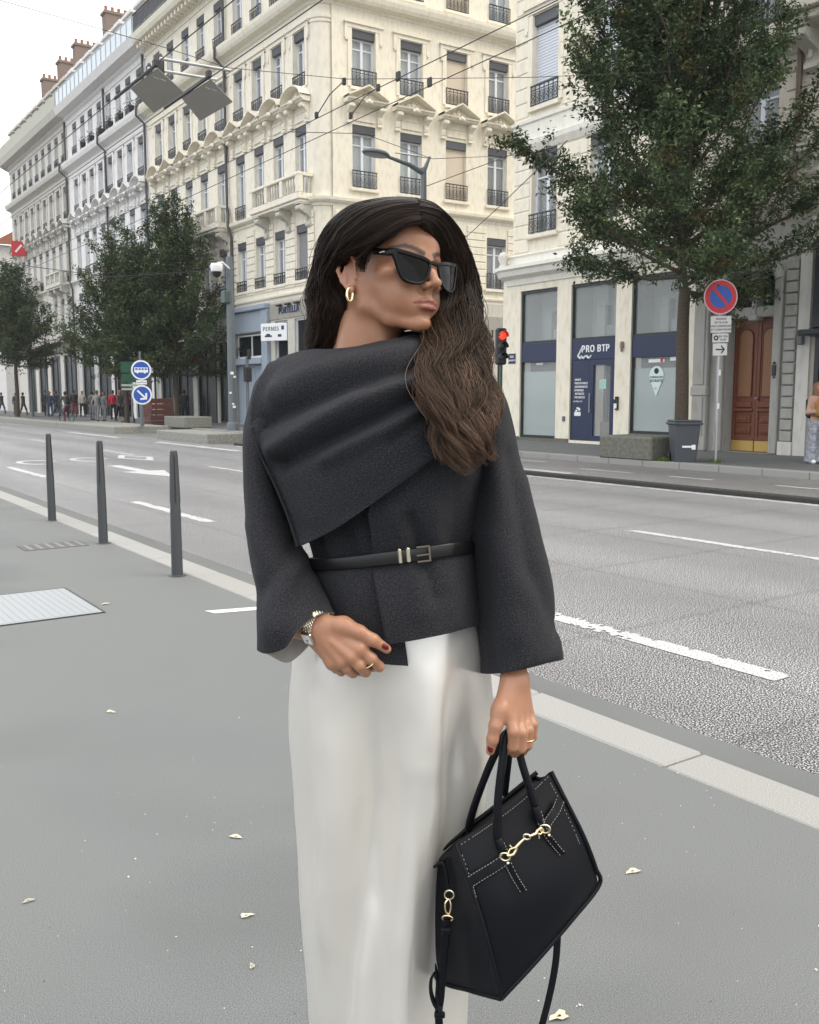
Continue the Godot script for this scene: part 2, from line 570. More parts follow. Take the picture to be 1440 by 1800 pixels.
# wall face at z = 0 of a facade frame (x right, y up, z out) with openings [x0, x1, y0, y1]
func wall(b: MB, tf: Transform3D, x0: float, x1: float, y0: float, y1: float, holes: Array, deep := 0.3) -> void:
	var ys := [y0, y1]
	for h in holes:
		for y in [h[2], h[3]]:
			if y > y0 and y < y1 and not ys.has(y): ys.append(y)
	ys.sort()
	for j in ys.size() - 1:
		var ya: float = ys[j]
		var yb: float = ys[j + 1]
		var cuts := []
		for h in holes:
			if h[2] < yb - 0.001 and h[3] > ya + 0.001: cuts.append([h[0], h[1]])
		cuts.sort_custom(func(p, q2): return p[0] < q2[0])
		var x := x0
		for c in cuts + [[x1, x1]]:
			if c[0] > x + 0.001:
				b.quad(tf * Vector3(x, ya, 0), tf * Vector3(c[0], ya, 0), tf * Vector3(c[0], yb, 0), tf * Vector3(x, yb, 0))
			x = maxf(x, c[1])
	for h in holes:
		var p := [Vector3(h[0], h[2], 0), Vector3(h[1], h[2], 0), Vector3(h[1], h[3], 0), Vector3(h[0], h[3], 0)]
		for k in 4:
			var a: Vector3 = p[k]
			var c: Vector3 = p[(k + 1) % 4]
			var back := Vector3(0, 0, -deep)
			b.quad(tf * a, tf * (a + back), tf * (c + back), tf * c)

# profile [[out, y], ...] from bottom to top swept along a plan path [[point, outward]]
func sweep(b: MB, prof: Array, path: Array, tf := Transform3D()) -> void:
	var n := path.size()
	for k in prof.size() - 1:
		var rows := [PackedVector3Array(), PackedVector3Array()]
		for s in 2:
			for p in path:
				var o: Vector3 = p[0] + p[1] * prof[k + s][0]
				o.y = prof[k + s][1]
				rows[s].append(tf * o)
		b.sheet(rows)
	for e in [0, n - 1]:
		var poly := []
		for pr in prof:
			var o: Vector3 = path[e][0] + path[e][1] * pr[0]
			o.y = pr[1]
			poly.append(tf * o)
		for k in prof.size() - 1:
			var w0: Vector3 = path[e][0]; var w1: Vector3 = path[e][0]
			w0.y = prof[k][1]; w1.y = prof[k + 1][1]
			if e == 0: b.quad(tf * w0, poly[k], poly[k + 1], tf * w1)
			else: b.quad(poly[k], tf * w0, tf * w1, poly[k + 1])

func straight(x0: float, x1: float) -> Array:
	return [[Vector3(x0, 0, 0), Vector3(0, 0, 1)], [Vector3(x1, 0, 0), Vector3(0, 0, 1)]]

var cache := {}
func railing_mesh(w: float, h: float) -> Mesh:
	var key := "rail%.2f_%.2f" % [w, h]
	if cache.has(key): return cache[key]
	var b := MB.new()
	b.bx(-w / 2, w / 2, h - 0.04, h, 0.0, 0.05)
	b.bx(-w / 2, w / 2, 0.03, 0.06, 0.01, 0.04)
	b.bx(-w / 2, w / 2, h - 0.16, h - 0.135, 0.015, 0.035)
	var n := int(w / 0.19)
	for i in n + 1:
		var x := -w / 2 + 0.015 + (w - 0.03) * i / n
		b.bx(x - 0.012, x + 0.012, 0.03, h - 0.02, 0.015, 0.035)
	for i in n:
		var x := -w / 2 + 0.015 + (w - 0.03) * (i + 0.5) / n
		for cy in [0.16, 0.29]:
			if cy > h - 0.17: continue
			var pts := []
			for k in 8:
				var a := TAU * k / 7.0
				pts.append(Vector3(x + 0.06 * cos(a), cy + 0.06 * sin(a), 0.025))
			b.tube(pts, 0.011, 3, false)
		b.tube([Vector3(x - 0.08, 0.36, 0.025), Vector3(x, h - 0.2, 0.025), Vector3(x + 0.08, 0.36, 0.025)], 0.011, 3, false)
	cache[key] = b.mesh(M.iron)
	return cache[key]

# a window as one part: frame with pane, curtain, blind box and railing under it; origin bottom centre, wall face at z = 0
func window(parent: Node, tf: Transform3D, w: float, h: float, look := "blue", rail := 0.55, blind := 0.33, fine := true) -> Node3D:
	var key := "win%.2f_%.2f_%s_%.2f_%.2f_%s" % [w, h, look, rail, blind, fine]
	if not cache.has(key):
		var b := MB.new()
		var t := 0.075
		var top := h - blind
		b.bx(-w / 2, -w / 2 + t, 0, top, -0.27, -0.19)
		b.bx(w / 2 - t, w / 2, 0, top, -0.27, -0.19)
		b.bx(-w / 2 + t, w / 2 - t, 0, t, -0.27, -0.19)
		b.bx(-w / 2 + t, w / 2 - t, top - t, top, -0.27, -0.19)
		b.bx(-0.06, 0.06, t, top - t, -0.265, -0.175)
		b.bx(-w / 2 + t, -0.06, top * 0.78, top * 0.78 + 0.05, -0.26, -0.195)
		b.bx(0.06, w / 2 - t, top * 0.78, top * 0.78 + 0.05, -0.26, -0.195)
		var g := MB.new()
		g.bx(-w / 2 + t * 0.6, -0.03, t * 0.6, top - t * 0.6, -0.236, -0.23)
		g.bx(0.03, w / 2 - t * 0.6, t * 0.6, top - t * 0.6, -0.236, -0.23)
		var c := MB.new()
		var rows := [PackedVector3Array(), PackedVector3Array()]
		var k := 24
		for i in k + 1:
			var x := lerpf(-w / 2 - 0.02, w / 2 + 0.02, float(i) / k)
			var zz := -0.36 + (0.018 * sin(i * 1.9) if look != "dark" else 0.0)
			rows[0].append(Vector3(x, -0.02, zz)); rows[1].append(Vector3(x, top + 0.05, zz))
		c.sheet(rows)
		var bb := MB.new()
		bb.bx(-w / 2 + 0.003, w / 2 - 0.003, top, h - 0.003, -0.2, -0.03)
		for i in int(blind / 0.055):
			bb.bx(-w / 2 + 0.01, w / 2 - 0.01, top + 0.012 + i * 0.055, top + 0.05 + i * 0.055, -0.03, -0.02)
		cache[key] = [b.mesh(M.frame_white), g.mesh(M.glass), c.mesh(M["curtain_" + look]), bb.mesh(M.blind_box) if blind > 0.01 else null]
	var ms: Array = cache[key]
	var f := inst("window", ms[0], parent, tf)
	inst("pane", ms[1], f, Transform3D())
	inst("curtain", ms[2], f, Transform3D())
	if ms[3]: inst("blind_box", ms[3], f, Transform3D())
	if rail > 0.01: inst("railing", railing_mesh(w + 0.08, rail), f, at(Vector3(0, 0.02, 0.04)))
	return f

# roller shutter or board closing an opening
func shutter(parent: Node, tf: Transform3D, w: float, h: float, m: Material, rail := 0.55, slat := 0.06, blind := 0.33, called := "shutter") -> Node3D:
	var b := MB.new()
	var n := maxi(1, int((h - blind) / slat))
	for i in n:
		b.bx(-w / 2, w / 2, (h - blind) * i / n, (h - blind) * (i + (0.82 if n > 1 else 1.0)) / n, -0.19, -0.15)
	if n > 1: b.bx(-w / 2, w / 2, 0, h, -0.24, -0.20)
	var f := obj(called, b, m, parent)
	f.transform = tf
	if blind > 0.01:
		var bb := MB.new()
		bb.bx(-w / 2 + 0.003, w / 2 - 0.003, h - blind, h - 0.003, -0.2, -0.03)
		obj("blind_box", bb, M.blind_box, f)
	if rail > 0.01: inst("railing", railing_mesh(w + 0.08, rail), f, at(Vector3(0, 0.02, 0.04)))
	return f

func baluster_mesh(h: float, m: Material) -> Mesh:
	var key := "bal%.2f" % h
	if not cache.has(key):
		var b := MB.new()
		b.lathe(Transform3D(), [Vector2(0.05, 0), Vector2(0.05, 0.06), Vector2(0.03, 0.09), Vector2(0.062, h * 0.38), Vector2(0.028, h * 0.75), Vector2(0.045, h - 0.07), Vector2(0.05, h)], 8)
		cache[key] = b.mesh(m)
	return cache[key]

# scroll bracket that carries a balcony, against the wall under y
func console_mesh(h: float, out: float, w: float, m: Material) -> Mesh:
	var key := "con%.2f%.2f%.2f" % [h, out, w]
	if not cache.has(key):
		var b := MB.new()
		var prof := []
		for s in [[0.0, 0.0], [0.10, 0.02], [0.26, 0.10], [0.22, 0.22], [0.14, 0.34], [0.20, 0.46], [0.44, 0.56], [0.72, 0.62], [0.98, 0.72], [1.0, 0.86], [0.90, 0.93], [0.94, 1.0], [0.0, 1.0]]:
			prof.append(Vector2(s[0] * out, (s[1] - 1.0) * h))
		var poly := PackedVector2Array(prof)
		b.prism(Transform3D(Basis(Vector3(0, 0, 1), Vector3(0, 1, 0), Vector3(-1, 0, 0)), Vector3(-w / 2, 0, 0)), poly, w)
		b.tube([Vector3(-w / 2 - 0.03, -h * 0.20, out * 0.82), Vector3(w / 2 + 0.03, -h * 0.20, out * 0.82)], h * 0.13, 12)
		b.tube([Vector3(-w / 2 - 0.02, -h * 0.82, out * 0.14), Vector3(w / 2 + 0.02, -h * 0.82, out * 0.14)], h * 0.09, 10)
		b.bx(-w / 2 - 0.04, w / 2 + 0.04, -0.06, -0.002, 0.002, out + 0.03)
		b.bx(-0.05, 0.05, -h * 0.7, -h * 0.3, out * 0.25, out * 0.36, 0.03)
		cache[key] = b.mesh(m)
	return cache[key]

# ornate hood over a window: consoles, shelf, triangular or curved pediment with carved middle; origin at window top centre
func hood_mesh(w: float, curved: bool, m: StandardMaterial3D, tint: Color) -> Mesh:
	var key := "hood%.2f%s%s" % [w, curved, tint]
	if not cache.has(key):
		var b := MB.new()
		b.col = tint
		var hw := w / 2 + 0.42
		for s in [-1.0, 1.0]:
			var x: float = s * (w / 2 + 0.18)
			var poly := PackedVector2Array([Vector2(0.002, 0), Vector2(0.10, 0.04), Vector2(0.13, 0.16), Vector2(0.10, 0.3), Vector2(0.2, 0.4), Vector2(0.36, 0.48), Vector2(0.38, 0.62), Vector2(0.3, 0.68), Vector2(0.002, 0.68)])
			b.prism(Transform3D(Basis(Vector3(0, 0, 1), Vector3(0, 1, 0), Vector3(-1, 0, 0)), Vector3(x - 0.11, 0.1, 0)), poly, 0.22)
			b.tube([Vector3(x - 0.14, 0.64, 0.30), Vector3(x + 0.14, 0.64, 0.30)], 0.09, 10)
			b.bx(x - 0.13, x + 0.13, -0.02, 0.08, 0.002, 0.14)
		b.bx(-w / 2 + 0.04, w / 2 - 0.04, 0.12, 0.20, 0.002, 0.06)
		b.bx(-w / 2 + 0.04, w / 2 - 0.04, 0.46, 0.52, 0.002, 0.06)
		b.bx(-w / 2 + 0.04, w / 2 - 0.04, 0.20, 0.46, 0.002, 0.03)
		sweep(b, [[0.0, 0.78], [0.36, 0.79], [0.40, 0.85], [0.48, 0.88], [0.50, 0.94], [0.0, 0.95]], straight(-hw, hw))
		var n := 12 if curved else 2
		var arc := []
		for i in n + 1:
			var t := -1.0 + 2.0 * i / n
			var y := 0.95 + 0.50 * (sqrt(maxf(0.0, 1.0 - t * t * 0.93)) - 0.26) / 0.74 if curved else 0.95 + 0.50 * (1.0 - absf(t))
			arc.append(Vector2(t * hw, y))
		for i in n:
			var p: Vector2 = arc[i]
			var q2: Vector2 = arc[i + 1]
			var lo := [Vector3(p.x, p.y - 0.02, 0), Vector3(q2.x, q2.y - 0.02, 0)]
			var up := Vector3(0, 0.12, 0)
			for s in [[0.0, 0.48, 0.02, 0.05], [0.0, 0.54, 0.05, 0.12]]:
				var a0: Vector3 = lo[0] + Vector3(0, s[2], s[1]); var a1: Vector3 = lo[1] + Vector3(0, s[2], s[1])
				var c0: Vector3 = lo[0] + Vector3(0, s[3], s[1]); var c1: Vector3 = lo[1] + Vector3(0, s[3], s[1])
				b.quad(a0, a1, c1, c0)
				b.quad(a0 - Vector3(0, 0, s[1]), a1 - Vector3(0, 0, s[1]), a1, a0)
				b.quad(c0, c1, c1 - Vector3(0, 0, s[1]), c0 - Vector3(0, 0, s[1]))
		# tympanum and its carving
		for i in n:
			var p: Vector2 = arc[i]
			var q2: Vector2 = arc[i + 1]
			b.quad(Vector3(p.x, 0.94, 0.12), Vector3(q2.x, 0.94, 0.12), Vector3(q2.x, q2.y, 0.12), Vector3(p.x, p.y, 0.12))
		for k in [[0.0, 1.12, 0.13], [-0.2, 1.05, 0.09], [0.2, 1.05, 0.09], [-0.36, 1.0, 0.06], [0.36, 1.0, 0.06], [0.0, 1.27, 0.07], [0.0, 0.86, 0.11], [-0.12, 0.82, 0.07], [0.12, 0.82, 0.07]]:
			var z := 0.14 if k[1] > 0.9 else 0.46
			b.lathe(Transform3D(Basis(Vector3.RIGHT, PI / 2).rotated(Vector3.UP, 0.0), Vector3(k[0], k[1], z)), [Vector2(k[2], 0), Vector2(k[2] * 0.95, k[2] * 0.5), Vector2(k[2] * 0.6, k[2] * 0.9), Vector2(0.001, k[2] * 1.05)], 8)
		for s in [-1.0, 1.0]:
			b.tube([Vector3(s * 0.14, 1.15, 0.16), Vector3(s * 0.28, 1.13, 0.2), Vector3(s * 0.42, 1.03, 0.16)], [0.04, 0.05, 0.02], 6)
		cache[key] = b.mesh(m)
	return cache[key]

# shallow moulded surround with ears over an upper window
func surround_mesh(w: float, h: float, m: Material, tint: Color) -> Mesh:
	var key := "sur%.2f%.2f%s" % [w, h, tint]
	if not cache.has(key):
		var b := MB.new()
		b.col = tint
		for s in [-1.0, 1.0]:
			var x: float = s * (w / 2 + 0.11)
			b.bx(x - 0.10, x + 0.10, 0.0, h + 0.02, 0.002, 0.05)
			var xe: float = s * (w / 2 + 0.28)
			b.bx(xe - 0.08, xe + 0.08, h - 0.42, h + 0.16, 0.002, 0.07)
			b.bx(xe - 0.05, xe + 0.05, h - 0.52, h - 0.42, 0.002, 0.09, 0.02)
		b.bx(-w / 2 - 0.36, w / 2 + 0.36, h + 0.03, h + 0.2, 0.003, 0.065)
		b.bx(-w / 2 - 0.40, w / 2 + 0.40, h + 0.2, h + 0.27, 0.003, 0.13)
		b.bx(-w / 2 - 0.12, w / 2 + 0.12, -0.12, 0.0, 0.002, 0.13)
		cache[key] = b.mesh(m)
	return cache[key]

func sill_mesh(w: float, m: Material, tint: Color) -> Mesh:
	var key := "sill%.2f%s" % [w, tint]
	if not cache.has(key):
		var b := MB.new()
		b.col = tint
		b.bx(-w / 2 - 0.14, w / 2 + 0.14, -0.13, -0.003, 0.002, 0.14, 0.015)
		cache[key] = b.mesh(m)
	return cache[key]

func block_mesh(w: float, h: float, tint: Color) -> Mesh:
	var key := "blk%.2f%.2f%s" % [w, h, tint]
	if not cache.has(key):
		var b := MB.new()
		b.col = tint
		b.box(Transform3D(), Vector3(w, h, 0.08), 0.018)
		cache[key] = b.mesh(M.stucco)
	return cache[key]

const LOOKS := ["blue", "grey", "dark", "blue", "dark", "grey"]

# the four window rows that every house on this side of the street repeats
func bays(h: Node3D, F: Transform3D, xs: Array, w: float, tint: Color, opt := {}) -> Array:
	var holes := []
	var fine: bool = opt.get("fine", true)
	var i := 0
	for x in xs:
		var x0: float = x - w / 2
		var x1: float = x + w / 2
		var boarded: bool = opt.get("boarded", -1) == i
		var r2: float = opt.get("r2", 10.1)
		for r in [[6.6, 9.0, 0.5], [r2, 13.13, 0.55], [14.66, 17.02, 0.56], [18.74, 20.95, 0.55]]:
			holes.append([x0, x1, r[0], r[1]])
			var tf := F * at(Vector3(x, r[0], 0))
			var look: String = LOOKS[rng.randi() % 6]
			if r[0] < 7.0 and opt.get("row1", "") == "shut" or (r[0] < 7 and rng.randf() < 0.3 and fine):
				shutter(h, tf, w, r[1] - r[0], M.shutter_grey, 0.5)
			elif boarded and r[0] > 7:
				shutter(h, tf, w, r[1] - r[0], M.board_cream, 0.72, 9.0, 0.33, "boarded_window")
			else:
				var rail: float = r[2]
				if r[0] == r2 and r2 < 10.3: rail = 0.0 if opt.get("balcony", []).any(func(e): return x > e[0] and x < e[1]) else 0.6
				window(h, tf, w, r[1] - r[0], look, 0.72 if opt.get("tall_rail", false) and rail > 0 else rail, 0.33, fine)
		var st: StandardMaterial3D = M.stucco
		inst("sill", sill_mesh(w, st, tint), h, F * at(Vector3(x, 6.6, 0)))
		if r2 > 10.3: inst("sill", sill_mesh(w, st, tint), h, F * at(Vector3(x, r2, 0)))
		inst("window_hood", hood_mesh(w, opt.get("curved", []).has(i), st, tint), h, F * at(Vector3(x, 13.16, 0)))
		inst("window_surround", surround_mesh(w, 2.36, st, tint), h, F * at(Vector3(x, 14.66, 0)))
		inst("sill", sill_mesh(w, st, tint), h, F * at(Vector3(x, 18.74, 0)))
		i += 1
	return holes

# rusticated blocks between the windows of the first floor
func rustic(h: Node3D, F: Transform3D, gaps: Array, tint: Color, y0 := 6.5, rows := 9) -> void:
	for g in gaps:
		var w: float = g[1] - g[0]
		for k in rows:
			var y: float = y0 + 0.33 * k + 0.165
			inst("stone_block", block_mesh(snappedf(w - 0.05, 0.01), 0.295, tint), h, F * at(Vector3((g[0] + g[1]) / 2, y, 0.015)))

func balcony(h: Node3D, F: Transform3D, x0: float, x1: float, y: float, out: float, consoles: Array, tint: Color) -> void:
	var st: StandardMaterial3D = M.stucco
	var b := MB.new()
	b.col = tint
	b.bx(x0, x1, y - 0.16, y, 0.002, out, 0.03)
	b.bx(x0 + 0.06, x1 - 0.06, y - 0.28, y - 0.16, 0.002, out - 0.08, 0.02)
	var slab := obj("balcony", b, st, h)
	slab.transform = F
	b = MB.new()
	b.col = tint
	b.bx(x0 + 0.02, x1 - 0.02, y + 0.82, y + 0.96, out - 0.24, out, 0.03)
	b.bx(x0 + 0.02, x1 - 0.02, y + 0.002, y + 0.12, out - 0.23, out - 0.03, 0.02)
	for s in [0, 1]:
		var xa: float = x0 + 0.02 if s == 0 else x1 - 0.24
		b.bx(xa, xa + 0.22, y + 0.822, y + 0.958, 0.002, out - 0.24)
		b.bx(xa, xa + 0.22, y + 0.002, y + 0.11, 0.002, out - 0.24)
	var posts := maxi(2, int(round((x1 - x0) / 1.5)) + 1)
	for i in posts:
		var x := lerpf(x0 + 0.15, x1 - 0.15, float(i) / (posts - 1))
		b.bx(x - 0.13, x + 0.13, y + 0.12, y + 0.82, out - 0.25, out - 0.01, 0.015)
	obj("balustrade", b, st, slab)
	var bm := baluster_mesh(0.7, M.balcony_stone)
	for i in posts - 1:
		var xa := lerpf(x0 + 0.15, x1 - 0.15, float(i) / (posts - 1)) + 0.13
		var xb := lerpf(x0 + 0.15, x1 - 0.15, float(i + 1) / (posts - 1)) - 0.13
		var n := maxi(2, int((xb - xa) / 0.21))
		for k in n:
			inst("baluster", bm, slab, at(Vector3(lerpf(xa, xb, (k + 0.5) / n), y + 0.12, out - 0.13)))
	for x in [x0 + 0.13, x1 - 0.13]:
		for k in 2:
			inst("baluster", bm, slab, at(Vector3(x, y + 0.12, 0.15 + 0.22 * k)))
	for x in consoles:
		inst("corbel", console_mesh(1.0, out - 0.1, 0.34, M.balcony_stone), slab, at(Vector3(x, y - 0.285, 0.0)))

func downpipe(h: Node3D, F: Transform3D, x: float, pts := []) -> void:
	var b := MB.new()
	var p := [Vector3(x, 21.4, 0.14), Vector3(x, 18.6, 0.14), Vector3(x, 18.4, 0.62), Vector3(x, 17.9, 0.62), Vector3(x, 17.5, 0.14), Vector3(x, 10.9, 0.14), Vector3(x + 0.25, 10.5, 0.2), Vector3(x + 0.4, 9.9, 0.3), Vector3(x + 0.42, 9.4, 0.14), Vector3(x + 0.42, 0.15, 0.14)]
	b.tube(p, 0.075, 8)
	var o := obj("downpipe", b, M.pipe_dark, h)
	o.transform = F

func facades() -> void:
	mat("pipe_dark", Color(0.06, 0.055, 0.055), 0.5)
	var bs := mat("balcony_stone", Color(0.55, 0.53, 0.46), 0.85)
	bs.albedo_texture = M.stucco.albedo_texture
	world_map(bs, 2.0)
	var face := -PI / 2
	# ------------------------------------------------ cream corner house
	var h := thing("corner_house", "cream five-storey corner house with pedimented windows and stone balustrade balcony", "building", Vector3(20.4, 0, -36), face)
	var tint := Color(0.80, 0.755, 0.635)
	var F := Transform3D()
	var S := Transform3D(Basis(Vector3(0.054, 0, -0.9985), Vector3.UP, Vector3(0.9985, 0, 0.054)), Vector3.ZERO)
	var xs := [-1.5, -3.6, -5.6, -7.65, -9.9, -12.1, -14.2, -16.4, -18.5]
	var holes := bays(h, F, xs, 1.02, tint, {"balcony": [[-5.3, -0.4], [-13.4, -8.9]], "curved": [0, 1, 4, 5, 8]})
	var sx := [2.23, 4.64, 7.08, 9.46, 11.9]
	var sholes := bays(h, S, sx, 1.14, tint, {"r2": 10.48, "boarded": 2, "tall_rail": true})
	var b := MB.new()
	b.col = tint
	wall(b, F, -20.1, -0.7, 5.9, 22.0, holes)
	wall(b, S, 0.7, 16.0, 5.9, 22.0, sholes)
	var path := []
	path.append([Vector3(-20.1, 0, 0), Vector3(0, 0, 1)])
	for i in 9:
		var a := (PI / 2 + 0.054) * i / 8.0
		var nn := Vector3(sin(a), 0, cos(a))
		path.append([Vector3(-0.74, 0, -0.70) + nn * 0.70, nn])
	path.append([S * Vector3(16.0, 0, 0), S.basis.z])
	var curve := path.slice(1, 10)
	var rows := [PackedVector3Array(), PackedVector3Array()]
	for p in curve:
		rows[0].append(Vector3(p[0].x, 0.1, p[0].z)); rows[1].append(Vector3(p[0].x, 22.0, p[0].z))
	b.sheet(rows)
	b.quad(Vector3(-20.1, 22, 0), Vector3(0, 22, 0), Vector3(0, 22, -14), Vector3(-20.1, 22, -14))
	b.quad(Vector3(-20.1, 22, 0), Vector3(-20.1, 22, -14), Vector3(-20.1, 0, -14), Vector3(-20.1, 0, 0))
	b.quad(Vector3(-20.1, 0, -14), Vector3(-20.1, 22, -14), Vector3(0, 22, -14), Vector3(0, 0, -14))
	obj("wall", b, M.stucco, h)
	b = MB.new()
	b.col = Color(tint.r * 1.03, tint.g * 1.03, tint.b * 1.02)
	sweep(b, [[0.0, 6.05], [0.10, 6.06], [0.12, 6.14], [0.04, 6.16], [0.04, 6.36], [0.08, 6.38], [0.10, 6.46], [0.0, 6.47]], path)
	sweep(b, [[0.0, 9.62], [0.06, 9.64], [0.08, 9.74], [0.18, 9.78], [0.26, 9.86], [0.28, 9.98], [0.0, 10.02]], path)
	sweep(b, [[0.0, 17.26], [0.05, 17.27], [0.06, 17.38], [0.02, 17.40], [0.02, 17.78], [0.10, 17.82], [0.14, 17.92], [0.42, 17.98], [0.50, 18.10], [0.56, 18.26], [0.58, 18.40], [0.0, 18.44]], path)
	sweep(b, [[0.0, 17.10], [0.04, 17.11], [0.04, 17.18], [0.0, 17.19]], path)
	sweep(b, [[0.0, 21.2], [0.06, 21.22], [0.06, 21.5], [0.16, 21.55], [0.18, 21.72], [0.75, 21.78], [0.85, 21.95], [0.92, 22.2], [0.0, 22.25]], path)
	obj("cornice", b, M.stucco, h)
	b = MB.new()
	b.col = tint
	b.bx(-0.09, 0.09, 21.50, 21.76, 0.17, 0.62, 0.02)
	var dm := b.mesh(M.stucco)
	for i in 40:
		inst("dentil", dm, h, F * at(Vector3(-19.9 + i * 0.49, 0, 0)))
	for i in 30:
		inst("dentil", dm, h, S * at(Vector3(0.9 + i * 0.49, 0, 0)))
	var gaps := []
	var ends := [-20.1] 
	for k in range(xs.size() - 1, -1, -1):
		gaps.append([xs[k] + 0.56, (xs[k - 1] - 0.56) if k > 0 else -0.4])
	rustic(h, F, gaps, tint)
	var sg := []
	for k in sx.size() - 1: sg.append([sx[k] + 0.62, sx[k + 1] - 0.62])
	sg.append([0.75, sx[0] - 0.62])
	rustic(h, S, sg, tint)
	balcony(h, F, -5.25, -0.45, 10.02, 0.72, [-4.75, -2.6, -0.72], tint)
	balcony(h, F, -13.4, -8.95, 10.02, 0.72, [-12.9, -11.0, -9.2], tint)
	downpipe(h, F, -9.0)
	b = MB.new()
	b.bx(-20.1, -0.2, 22.26, 22.30, 0.72, 0.80)
	b.bx(-20.1, -0.2, 23.28, 23.33, 0.72, 0.80)
	for i in 100:
		b.bx(-20.05 + i * 0.2, -20.0 + i * 0.2, 22.3, 23.28, 0.75, 0.77)
	obj("roof_railing", b, M.iron, h)
	b = MB.new()
	b.bx(-20.1, -0.3, 22.3, 22.5, 0.70, 0.71)
	b.bx(-20.1, -0.3, 22.55, 23.26, 0.705, 0.715)
	obj("balcony_screen", b, mat("screen_grey", Color(0.16, 0.17, 0.20), 0.7), h)
	attic(h, -20.1, -1.5, tint, M.zinc)
	awning(h, Transform3D(Basis(), Vector3(-19.2, 24.0, -0.9)))
	# ground floor of the corner house
	b = MB.new()
	b.col = Color(0.56, 0.54, 0.48)
	wall(b, F, -20.1, -4.75, 0.1, 5.9, [[-19.4, -17.4, 0.1, 4.6], [-16.8, -14.4, 0.1, 4.6], [-13.8, -11.8, 0.1, 4.6], [-10.9, -9.3, 0.1, 4.3], [-8.75, -5.4, 0.1, 4.58]], 0.4)
	wall(b, F, -4.75, -0.7, 0.1, 5.9, [[-4.24, -2.97, 0.5, 4.98], [-2.3, -1.0, 0.5, 4.98]], 0.25)
	wall(b, S, 0.7, 16.0, 0.1, 5.9, [[1.4, 3.4, 0.5, 4.9], [4.2, 6.4, 0.5, 4.9], [7.0, 9.0, 0.5, 3.6], [9.6, 12.0, 0.5, 3.6]], 0.25)
	obj("ground_floor_wall", b, M.stucco, h)
	for e in [[-18.4, 2.0, 0.1, 4.5], [-15.6, 2.4, 0.1, 4.5], [-12.8, 2.0, 0.1, 4.5], [-10.1, 1.6, 0.1, 4.2], [-3.6, 1.27, 0.5, 4.48], [-1.65, 1.3, 0.5, 4.48]]:
		shop_window(h, F * at(Vector3(e[0], e[2], 0)), e[1], e[3], M.curtain_dark if e[0] < -9 else M.curtain_blue, M.frame_white if e[0] > -9 else M.dark_metal)
	for e in [[2.4, 2.0, 4.4], [5.3, 2.2, 4.4], [8.0, 2.0, 3.1], [10.8, 2.4, 3.1]]:
		shop_window(h, S * at(Vector3(e[0], 0.5, 0)), e[1], e[2], M.curtain_dark, M.dark_metal)
	# dark stone lintel with blue letters near the corner
	b = MB.new()
	b.col = Color(0.32, 0.30, 0.26)
	b.bx(-4.7, -0.75, 5.06, 5.78, 0.003, 0.05)
	var lintel := obj("shop_lintel", b, M.stucco, h)
	text("PORTELLA", 0.30, mat("sign_blue", Color(0.015, 0.03, 0.10), 0.5), lintel, at(Vector3(-2.75, 5.42, 0.06)), 0.03)
	for k in 3:
		var sp := MB.new()
		sp.bx(-3.75 + k * 0.85, -3.35 + k * 0.85, 5.62, 5.70, 0.05, 0.22, 0.02)
		obj("spotlight", sp, M.black, lintel)
	b = MB.new()
	b.col = Color(0.36, 0.34, 0.30)
	b.bx(4.0, 14.0, 3.75, 5.3, 0.003, 0.10)
	var sl := obj("shop_fascia", b, M.stucco, h)
	sl.transform = S
	text("L I S A", 0.32, M.black, sl, at(Vector3(9.4, 4.5, 0.105)), 0.02)
	# blue-grey shopfront
	var bg := mat("portal_grey", Color(0.30, 0.35, 0.42), 0.6)
	b = MB.new()
	b.bx(-8.95, -4.70, 5.62, 5.86, 0.003, 0.32, 0.03)
	b.bx(-8.82, -5.36, 4.60, 5.60, 0.003, 0.12, 0.02)
	b.bx(-5.34, -4.72, 0.1, 5.61, 0.003, 0.20, 0.02)
	b.bx(-8.95, -8.72, 0.1, 4.58, 0.003, 0.20, 0.02)
	b.bx(-8.9, -5.35, 3.06, 3.36, 0.003, 0.26, 0.02)
	b.bx(-8.72, -5.36, 0.1, 3.05, -0.3, -0.1)
	var portal := obj("shopfront", b, bg, h)
	shop_window(portal, at(Vector3(-7.04, 3.38, -0.02)), 3.2, 1.15, M.curtain_grey, M.white)
	shop_window(portal, at(Vector3(-6.1, 0.6, 0.02)), 1.2, 2.3, M.curtain_blue, bg)
	b = MB.new()
	b.bx(-11.9, -11.1, 0.1, 4.4, 0.01, 0.06)
	obj("street_door", b, M.black, h)
	b = MB.new()
	b.col = Color(0.20, 0.18, 0.16)
	b.bx(-11.0, -9.4, 0.2, 4.2, -0.35, -0.28, 0.02)
	obj("dark_door", b, M.stucco, h)
	shop_awning(h, F * at(Vector3(-15.6, 3.0, 0.0)), 2.6, "CHAPELIE")
	shop_awning(h, F * at(Vector3(-19.2, 3.0, 0.0)), 1.6, "")
	# hanging sign box of the shop
	var sb := thing("shop_sign", "white projecting sign box with car symbols over the blue-grey shopfront", "sign", Vector3(20.1, 4.45, -39.7), face)
	b = MB.new()
	b.box(Transform3D(Basis(Vector3.UP, 0.45), Vector3.ZERO), Vector3(1.5, 0.8, 0.16), 0.02)
	obj("sign_box", b, M.white, sb)
	var Q := Transform3D(Basis(Vector3.UP, 0.45), Vector3.ZERO)
	text("PERMIS", 0.19, M.pole_grey, sb, Q * at(Vector3(-0.15, 0.15, 0.083)))
	b = MB.new()
	b.bx(-0.5, -0.1, -0.22, -0.14, 0.081, 0.09); b.bx(-0.42, -0.2, -0.15, -0.07, 0.081, 0.092, 0.01)
